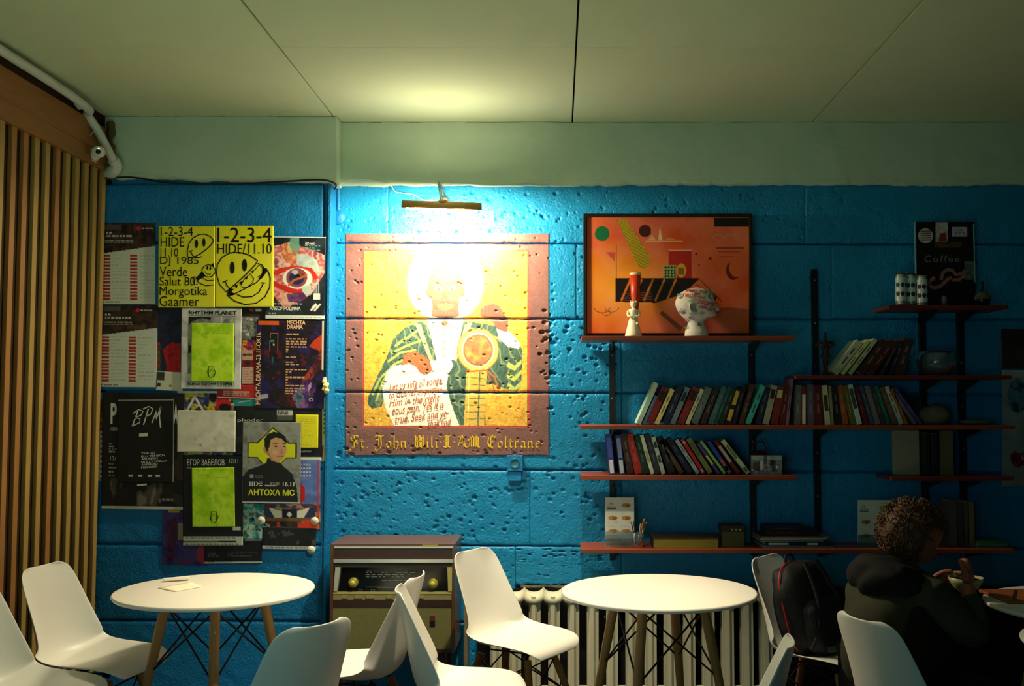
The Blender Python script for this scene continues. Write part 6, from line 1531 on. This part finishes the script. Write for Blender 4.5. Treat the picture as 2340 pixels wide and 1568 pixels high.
# ============================================================ tables
TOPM = mat('table_white', (236, 232, 222), .4, 0, .45)
def round_table(px, py, label, ang, rx=219, tz=.745, x=None, y=None):
    r = empty('round_table', (x, y, 0), math.radians(ang), label, 'table', 'round white cafe tables')
    MB().lathe([(0, tz-.02), (.385, tz-.02), (.396, tz-.016), (.401, tz-.008), (.398, tz-.001), (.394, tz), (0, tz)], 72).build('tabletop', TOPM, r)
    for k in range(4):
        a = PI/2*k+PI/4; c, s = math.cos(a), math.sin(a)
        MB().tube([(c*.19, s*.19, tz-.045), (c*.215, s*.215, tz-.16), (c*.335, s*.335, .0008)], [.0195, .0205, .0145], 14).build('leg', LEGW, r)
        MB().tube([(c*.18, s*.18, tz-.021), (c*.192, s*.192, tz-.075)], .009, 8).build('leg_bracket', WIRE, r)
        mb = MB()
        for zz in (.13, .30): mb.lathe([(.006, 0), (.005, .002), (0, .003)], 8, M=Matrix.Translation((c*(.235+.12*(zz-.1)), s*(.235+.12*(zz-.1)), tz-zz)) @ Matrix.Rotation(a+PI/2, 4, 'Z') @ Matrix.Rotation(PI/2, 4, 'X'))
        mb.build('bolt', SCREW, r)
    def lp(k, z): a = PI/2*k+PI/4; t = (tz-.045-z)/(tz-.045); q = .19+.145*t; return (math.cos(a)*q, math.sin(a)*q, z)
    for k in range(4):
        mb = MB(); j = (k+1) % 4
        mb.tube([lp(k, .69), lp(j, .42)], .0042, 6); mb.tube([lp(j, .69), lp(k, .42)], .0042, 6); mb.build('cross_brace', WIRE, r)
    mb = MB(); mb.box(-.15, .15, -.012, .012, tz-.03, tz-.0205); mb.box(-.012, .012, -.15, .15, tz-.03, tz-.0205); mb.build('top_mount', WIRE, r)
    return r
t1 = round_table(0, 0, 'round white table with napkin, near the slat wall', 63, x=-1.42, y=4.30)
t2 = round_table(0, 0, 'round white bare table in front of the radiator', 20, x=.415, y=4.27)
t3 = round_table(0, 0, 'round white table of the seated person at frame edge', 30, x=2.06, y=3.98)
# napkin + folded packet on table 1
TZ = .7455
cvn = MB(); q = [P(362, 1335, 0), ]
def ontable(px, py, z=TZ):
    # ray through pixel to height z
    Y0 = 4.0
    for _ in range(30):
        x, zz = at(px, py, Y0); Y0 *= (CAMH-z)/(CAMH-zz)
    return Vector((at(px, py, Y0)[0], Y0, z))
nk = MB(); pts = [ontable(361, 1345), ontable(399, 1353), ontable(462, 1342), ontable(436, 1331)]
n = 6; vs = []
for i in range(n+1):
    for j in range(n+1):
        a = pts[0].lerp(pts[1], i/n); b = pts[3].lerp(pts[2], i/n); p = a.lerp(b, j/n); p.z += .0012+.0022*vnoise(np.array([i*1.7]), np.array([j*1.9]), 1.6, 3)[0]; vs.append(p)
nk.add(vs, [(i*(n+1)+j, (i+1)*(n+1)+j, (i+1)*(n+1)+j+1, i*(n+1)+j+1) for i in range(n) for j in range(n)], True)
NAP = mat('napkin_paper', (240, 232, 204), .8)
o = nk.build('napkin', NAP); sd = o.modifiers.new('s', 'SOLIDIFY'); sd.thickness = .001; tagset(o, 'creased square paper napkin lying on white table', 'napkin')
a, b = ontable(373, 1331), ontable(434, 1327); mb = MB(); d_ = (b-a).normalized(); q_ = Vector((-d_.y, d_.x, 0))
mb.add([a, b, b+q_*.03, a+q_*.03, a+Vector((0, 0, .011))+q_*.004, b+Vector((0, 0, .011))+q_*.004, b+q_*.024+Vector((0, 0, .011)), a+q_*.024+Vector((0, 0, .011))], [(0, 3, 2, 1), (4, 5, 6, 7), (0, 1, 5, 4), (1, 2, 6, 5), (2, 3, 7, 6), (3, 0, 4, 7)])
o = mb.build('sugar_sachet', mat('sachet', (232, 224, 206), .6)); o.location.z = .0045; bv = o.modifiers.new('b', 'BEVEL'); bv.width = .003; bv.segments = 2; tagset(o, 'small folded paper sachet beside the napkin', 'sachet')

# person's table: wooden board with dark stripes, bowl, small glass
TB = Vector((2.12, 4.02, .7455))
bd = empty('serving_board', (0, 0, 0), 0, 'orange brown board with dark slanting stripes on person\'s table', 'board')
Mb = Matrix.Translation((1.93, 4.08, .746)) @ Matrix.Rotation(math.radians(4), 4, 'Z')
MB().box(-.21, .24, -.09, .15, 0, .012, Mb, bev=.003).build('board', mat('board_orange', (150, 84, 44), .5, 0, .3, .25, 9), bd)
mb = MB()
for k in range(5): 
    M2 = Mb @ Matrix.Translation((-.12+k*.08, .03, .0122)) @ Matrix.Rotation(math.radians(-30), 4, 'Z'); mb.box(-.007, .007, -.10, .10, 0, .0008, M2)
mb.build('stripe_print', mat('board_stripe', (50, 24, 22), .5), bd)

# ============================================================ backpack on its chair
BPK = mat('backpack_black', (20, 20, 23), .7, 0, .3, .3, 14, .5, 40); PIP = mat('backpack_red', (160, 26, 20), .5)
bk = empty('backpack', (0, 0, 0), 0, 'black backpack with red piping slumped against the chair back', 'backpack')
chx, chy, chd = CHAIRS[6][:3]; Mc = Matrix.Translation((chx, chy, 0)) @ Matrix.Rotation(math.radians(chd), 4, 'Z')
def lumpm(M, rx, ry, rz_, p=2.6, seed=1, amp=.06, sub=4, cut=None):
    bm = bmesh.new(); bmesh.ops.create_icosphere(bm, subdivisions=sub, radius=1)
    for v in bm.verts:
        c = v.co; q = (abs(c.x)**p+abs(c.y)**p+abs(c.z)**p)**(-1/p); nn = vnoise(np.array([c.x*3+c.z*2+7]), np.array([c.y*3+c.z*2+4]), 1.0, seed)[0]
        c = c*q*(1+amp*(nn-.5)*2); v.co = M @ Vector((c.x*rx, c.y*ry, c.z*rz_))
    bm.verts.index_update(); r = ([v.co.copy() for v in bm.verts], [[v.index for v in f.verts] for f in bm.faces]); bm.free(); return r
M_b = Mc @ Matrix.Translation((-.065, 0, .625)) @ Matrix.Rotation(math.radians(-14), 4, 'Y')
MB().add(*lumpm(M_b, .085, .172, .195, 3.2, 2, .07), True).build('main_bag', BPK, bk)
M_p = Mc @ Matrix.Translation((.03, 0, .56)) @ Matrix.Rotation(math.radians(-14), 4, 'Y')
MB().add(*lumpm(M_p, .06, .155, .12, 3.2, 5, .08), True).build('front_pocket', BPK, bk)
loop = [M_b @ Vector((-.01, .176*math.copysign(abs(math.cos(t))**.62, math.cos(t)), .195*math.copysign(abs(math.sin(t))**.62, math.sin(t)))) for t in [2*PI*i/48 for i in range(49)]]
MB().tube(loop, .0042, 6).build('piping', PIP, bk)
loop = [M_p @ Vector((.03, .150*math.copysign(abs(math.cos(t))**.62, math.cos(t)), .115*math.copysign(abs(math.sin(t))**.62, math.sin(t)))) for t in [2*PI*i/40 for i in range(41)]]
MB().tube(loop, .0028, 6).build('zip', IRON, bk)
for s_ in (-1, 1):
    pts = smooth([M_b @ Vector(q) for q in ((.075, s_*.055, .185), (.10, s_*.075, .10), (.115, s_*.10, 0), (.10, s_*.135, -.10), (.06, s_*.15, -.16))], 5)
    mb = MB(); vs = []
    for p in pts: vs += [p+Mc.to_3x3() @ Vector((0, -.017, 0)), p+Mc.to_3x3() @ Vector((0, .017, 0)), p+Mc.to_3x3() @ Vector((.006, .017, 0)), p+Mc.to_3x3() @ Vector((.006, -.017, 0))]
    fs = []
    for i in range(len(pts)-1):
        for k in range(4): k2 = (k+1) % 4; fs.append((i*4+k, i*4+k2, (i+1)*4+k2, (i+1)*4+k))
    mb.add(vs, fs, True); mb.build('strap', mat('backpack_strap', (40, 40, 44), .7), bk)
MB().tube(smooth([M_b @ Vector(q) for q in ((-.02, -.04, .19), (-.02, -.03, .225), (-.02, .03, .225), (-.02, .04, .19))], 4), .006, 8).build('grab_handle', BPK, bk)
MB().box(-.02, .02, -.004, .004, -.012, .012, M_p @ Matrix.Translation((.062, -.12, -.09))).build('buckle', IRON, bk)
# coat spread under the backpack to the person's side
# ============================================================ seated person with bowl
px_, py_, pd = 1.23, 3.95, 22
Mp = Matrix.Translation((px_, py_, 0)) @ Matrix.Rotation(math.radians(pd), 4, 'Z')
def W(x, y, z): v = Mp @ Vector((x+max(0, z-.7)*.10, y, z-(.09*min(1, max(0, (z-.2)/.3)))-max(0, z-.75)*.14)); return (v.x, v.y, v.z)
per = empty('person', (0, 0, 0), 0, 'seated person with bushy brown hair in olive and black jacket, lifting a bowl', 'person')
SKN = mat('skin', (150, 84, 58), .5, 0, .4, .06, 20); JACK = mat('jacket_olive', (52, 52, 38), .8, 0, .2, .25, 10, .5, 30); HOOD = mat('hood_black', (18, 17, 18), .85, 0, .2, .2, 12, .4, 40)
TROU = mat('trousers_dark', (20, 20, 26), .85, 0, .2, .2, 12, .4, 40); HAIR = mat('hair_brown', (84, 50, 26), .65, 0, .35, .35, 30, .6, 90); SHOE = mat('shoe_black', (18, 18, 18), .5)
# body skeleton: pelvis, spine, neck, arms raised to a bowl, legs bent under the table
V = []; E = []
def add(p, r, parent=None):
    V.append((*W(*p), r)); 
    if parent is not None: E.append((parent, len(V)-1))
    return len(V)-1
pel = add((0, 0, .52), .09); s1 = add((.0, 0, .66), .115, pel); s2 = add((.03, 0, .80), .125, s1); s3 = add((.09, 0, .92), .105, s2); nk_ = add((.10, .01, .985), .052, s3); nk2 = add((.10, .03, 1.03), .05, nk_)
HND = {}
for s in (-1, 1):
    sh_ = add((.10, s*.15, .915), .062, s3); el = add((.24 if s < 0 else .26, s*(.24 if s < 0 else .22), .74), .046, sh_)
    wr_ = add((.29, s*.11, .94) if s < 0 else (.33, s*.14, .88), .029, el); HND[s] = wr_
    hp = add((.04, s*.10, .50), .06, pel); kn = add((.42, s*.15, .50), .055, hp); an = add((.40, s*.16, .12), .042, kn)
body = skin('body', V, E, SKN, per, 2)
# hands: palm + four fingers + thumb each, curled round the bowl
def hand(s, wrist, palm_dir, curl_dir, side_dir):
    w = Vector(wrist); p = Vector(palm_dir).normalized(); c = Vector(curl_dir).normalized(); sd_ = Vector(side_dir).normalized()
    V2 = [(*w, .024, .018)]; E2 = []
    def a2(pt, r, pa): V2.append((*pt, r)); E2.append((pa, len(V2)-1)); return len(V2)-1
    base = a2(w+p*.03, .022, 0)
    for k, ln in enumerate((.9, 1.0, .95, .78)):
        off = sd_*((k-1.5)*.019); kk = a2(w+p*.078+off, .0115, base); m1_ = a2(w+p*(.078+.03*ln)+off+c*.012, .0088, kk); m2 = a2(w+p*(.078+.042*ln)+off+c*.034, .0082, m1_); a2(w+p*(.078+.038*ln)+off+c*.055, .0072, m2)
    th = a2(w+p*.035+sd_*.034*1+c*.008, .012, base); t2_ = a2(w+p*.062+sd_*.046+c*.026, .010, th); a2(w+p*.082+sd_*.042+c*.044, .0085, t2_)
    return skin('hand', V2, E2, SKN, per, 2)
def Dv(x, y, z): return Mp.to_3x3() @ Vector((x, y, z))
hand(-1, W(.29, -.11, .94), Dv(.55, .35, .35), Dv(0, 1, -.15), Dv(-.3, 0, .95)); hand(1, W(.33, .14, .88), Dv(.6, -.35, .2), Dv(0, -1, .1), Dv(-.2, 0, .97))
# clothing: jacket over torso and arms, black hood bulge, trousers, shoes
V = []; E = []
pel = add((-.01, 0, .50), .155); s1 = add((-.02, 0, .66), .150, pel); s2 = add((.01, 0, .80), .158, s1); s3 = add((.07, 0, .91), .125, s2); s4 = add((.12, 0, .96), .075, s3)
for s in (-1, 1):
    sh_ = add((.09, s*.165, .905), .085, s3); el = add((.235 if s < 0 else .255, s*(.245 if s < 0 else .225), .735), .068, sh_); wr_ = add((.275, s*.135, .905) if s < 0 else (.32, s*.15, .85), .045, el)
jk = skin('jacket', V, E, JACK, per, 2)
bm = bmesh.new(); bm.from_mesh(jk.data)
for v in bm.verts:
    n = fbm(np.array([v.co.x*9+v.co.z*3]), np.array([v.co.y*9+v.co.z*9]), 1.0, 4)[0]; v.co += v.normal*(n-.5)*.035
bm.to_mesh(jk.data); bm.free()
Mh = Matrix.Translation(W(-.005, .0, .965)) @ Matrix.Rotation(math.radians(pd), 4, 'Z') @ Matrix.Rotation(math.radians(20), 4, 'Y')
MB().add(*lumpm(Mh, .10, .165, .085, 2.3, 7, .12), True).build('hood', HOOD, per)
Mv = Matrix.Translation(W(.09, -.02, .74)) @ Matrix.Rotation(math.radians(pd), 4, 'Z')
MB().add(*lumpm(Mv, .13, .185, .20, 2.5, 9, .08), True).build('scarf', HOOD, per)
V = []; E = []
pel = add((-.02, 0, .50), .15)
for s in (-1, 1): hp = add((.06, s*.10, .51), .12, pel); kn = add((.42, s*.15, .50), .08, hp); an = add((.40, s*.16, .14), .058, kn)
skin('trousers', V, E, TROU, per, 2)
for s in (-1, 1):
    V = []; E = []; a0 = add((.37, s*.16, .09), .045); a1 = add((.40, s*.16, .048), .046, a0); add((.52, s*.17, .036), .034, a1); skin('shoe', V, E, SHOE, per, 2)
# head: profile loft, facing along the person's forward direction, bent down a little
HP = [(0, -.05, .05, .05), (.02, -.052, .048, .052), (.04, -.056, .054, .054), (.052, -.062, .082, .058), (.065, -.070, .092, .062), (.085, -.082, .094, .067), (.105, -.092, .095, .072), (.125, -.098, .094, .075), (.145, -.101, .095, .077), (.165, -.100, .095, .077), (.185, -.094, .090, .073), (.205, -.08, .076, .062), (.218, -.058, .056, .045), (.226, -.03, .03, .024), (.229, -.008, .008, .006)]
def nose2(z):
    g = lambda c, w, h: h*math.exp(-((z-c)/w)**2)
    return g(.092, .008, .020)+g(.104, .010, .012)+g(.068, .004, .006)+g(.076, .004, .007)-g(.118, .008, .007)+g(.054, .006, .004), .22
vs, fs = head_mesh(interp_rows(HP, 3), nose2, 40)
Mhd = Matrix.Translation(W(.09, .03, 1.012)) @ Matrix.Rotation(math.radians(pd-38), 4, 'Z') @ Matrix.Rotation(math.radians(24), 4, 'Y')
MB().add(vs, fs, True, Mhd).build('head', SKN, per)
for s in (-1, 1):
    MB().lathe([(0, -.0115), (.008, -.008), (.0115, 0), (.008, .008), (0, .0115)], 14, M=Mhd @ Matrix.Translation((.0765, s*.031, .116))).build('eye', mat('eye_white', (150, 140, 130), .6), per)
    MB().lathe([(0, 0), (.0055, 0), (.005, .0015), (0, .002)], 12, M=Mhd @ Matrix.Translation((.0868, s*.031, .116)) @ Matrix.Rotation(PI/2, 4, 'Y')).build('pupil', mat('eye_dark', (30, 18, 14), .2), per)
    MB().tube([Mhd @ Vector((-.005+.016*math.cos(t), s*(.078+.006*math.sin(t)), .105+.028*math.sin(t))) for t in [2*PI*i/14 for i in range(15)]], .006, 6).build('ear', SKN, per)
MB().tube(smooth([Mhd @ Vector(q) for q in ((.094, -.022, .073), (.103, -.008, .0735), (.103, .008, .0735), (.094, .022, .073))], 3), .0028, 6).build('mouth', mat('lips', (120, 56, 48), .5), per)
# hair: bushy cap over crown and nape plus loose curls
bm = bmesh.new(); bmesh.ops.create_icosphere(bm, subdivisions=5, radius=1); rm = []
for v in bm.verts:
    c = v.co.copy()
    if c.x > .42 and c.z < .45: rm.append(v); continue
    n = fbm(np.array([c.x*4+c.z*2+9]), np.array([c.y*4+c.z*3+5]), 1.0, 8)[0]; n2 = vnoise(np.array([c.x*13+c.y*5]), np.array([c.z*13+c.y*7]), 1.0, 3)[0]
    k = 1+(n-.5)*.20+(n2-.5)*.07; v.co = Mhd @ Vector((-.012+c.x*.122*k, c.y*.112*k, .135+c.z*.122*k))
bmesh.ops.delete(bm, geom=rm, context='VERTS'); me = bpy.data.meshes.new('hair'); bm.to_mesh(me); bm.free(); me.materials.append(HAIR)
for p in me.polygons: p.use_smooth = True
link('hair', me, per)
mb = MB(); r_ = random.Random(12)
for _ in range(420):
    a = r_.uniform(0, 2*PI); ph_ = math.acos(r_.uniform(-.75, 1)); d_ = Vector((math.sin(ph_)*math.cos(a), math.sin(ph_)*math.sin(a), math.cos(ph_)))
    if d_.x > .4 and d_.z < .5: continue
    b_ = Vector((-.012+d_.x*.116, d_.y*.106, .135+d_.z*.116)); t_ = d_.cross(Vector((r_.uniform(-1, 1), r_.uniform(-1, 1), r_.uniform(-1, 1)))).normalized()
    mb.tube([Mhd @ b_, Mhd @ (b_+d_*.018+t_*.010), Mhd @ (b_+d_*.022+t_*.028), Mhd @ (b_+d_*.012+t_*.042)], [.0032, .003, .0022, .0006], 4, False)
mb.build('hair_curl', HAIR, per)
st = empty('stool', (px_, py_, 0), 0, 'dark low stool hidden under the seated person', 'stool')
MB().lathe([(0, .275), (.15, .275), (.17, .285), (.17, .302), (.155, .31), (0, .31)], 28).build('seat', mat('stool_seat', (30, 26, 26), .6), st)
for k in range(4):
    a = PI/4+k*PI/2; MB().tube([(.11*math.cos(a), .11*math.sin(a), .275), (.17*math.cos(a), .17*math.sin(a), .0008)], .013, 8).build('leg', LEGR, st)
# the bowl held between the hands
bw = empty('soup_bowl', (0, 0, 0), 0, 'pale yellowish bowl held up in person\'s hands', 'bowl')
bc = W(.40, .0, .87)
MB().lathe([(0, 0), (.022, 0), (.026, .006), (.045, .02), (.060, .042), (.068, .062), (.065, .062), (.056, .042), (.04, .022), (0, .012)], 28, c=bc).build('bowl_body', mat('bowl_glaze', (190, 186, 140), .35, 0, .5), bw)
MB().lathe([(0, .052), (.060, .052)], 28, c=bc).build('soup', mat('soup', (150, 130, 50), .5, 0, .4, .3, 60), bw)
gl = empty('small_glass', (0, 0, 0), 0, 'small clear glass on person\'s table beside the board', 'glass')
gp = (1.78, 3.88, .746)
MB().lathe([(0, .003), (.026, .003), (.031, .09), (.0325, .09), (.028, 0), (0, 0)], 20, c=gp).build('tumbler', GL, gl)

# sub-parts go under the part that carries them
RULE = {'knob_cap': 'knob', 'lens': 'body', 'status_light': 'body', 'bolt': 'leg', 'leg_bracket': 'leg', 'zip': 'front_pocket', 'buckle': 'front_pocket', 'eye': 'head', 'pupil': 'head', 'ear': 'head', 'mouth': 'head', 'hair': 'head', 'hair_curl': 'head',
        'piano_key': 'key_bed', 'mount_cap': 'seat_shell', 'label_spot': 'sleeve', 'paint_daub': 'head', 'eye_hollow': 'head', 'ear_hollow': 'head', 'spine_label': 'cover', 'spine_lettering': 'cover', 'outlet_ring': 'body', 'hood_cap': 'hood', 'sticker_print': 'round_sticker', 'stripe_print': 'board', 'emblem': 'disc', 'dot_print': 'lid', 'piping': 'main_bag', 'grab_handle': 'main_bag', 'soup': 'bowl_body'}
def centre(o): 
    a = np.empty(len(o.data.vertices)*3, np.float32); o.data.vertices.foreach_get('co', a); return a.reshape(-1, 3).mean(0)
for r in [o for o in COL.objects if o.parent is None and o.type == 'EMPTY' and o.get('kind') != 'structure']:
    ch = [c for c in r.children if c.type == 'MESH']
    base = lambda c: c.name.split('.')[0]
    for c in ch:
        want = RULE.get(base(c))
        if not want: continue
        cand = [k for k in ch if base(k) == want]
        if not cand: continue
        if len(cand) > 1: cc = centre(c); cand.sort(key=lambda k: float(((centre(k)-cc)**2).sum()))
        c.parent = cand[0]

# ============================================================ move every empty to the base of its thing
bpy.context.view_layer.update()
for r in [o for o in COL.objects if o.parent is None and o.type == 'EMPTY' and tuple(o.location) == (0, 0, 0) and tuple(o.rotation_euler) == (0, 0, 0) and o.get('kind') != 'structure']:
    pts = []
    for c in r.children:
        if c.type == 'MESH' and len(c.data.vertices):
            a = np.empty(len(c.data.vertices)*3, np.float32); c.data.vertices.foreach_get('co', a); a = a.reshape(-1, 3)+np.array(c.location); pts.append(a)
    if not pts: continue
    A = np.concatenate(pts); b = Vector(((A[:, 0].min()+A[:, 0].max())/2, (A[:, 1].min()+A[:, 1].max())/2, A[:, 2].min()))
    r.location = b
    for c in r.children: c.location = Vector(c.location)-b
for o in [o for o in COL.objects if o.parent is None and o.type == 'MESH' and o.get('kind') != 'structure' and len(o.data.vertices)]:
    me = o.data; a = np.empty(len(me.vertices)*3, np.float32); me.vertices.foreach_get('co', a); A = a.reshape(-1, 3)
    b = np.array([(A[:, 0].min()+A[:, 0].max())/2, (A[:, 1].min()+A[:, 1].max())/2, A[:, 2].min()], np.float32)
    me.vertices.foreach_set('co', (A-b).ravel()); me.update(); o.location = Vector(o.location)+Vector([float(t) for t in b])
    for c in o.children: c.location = Vector(c.location)-Vector([float(t) for t in b])
bpy.context.view_layer.update()
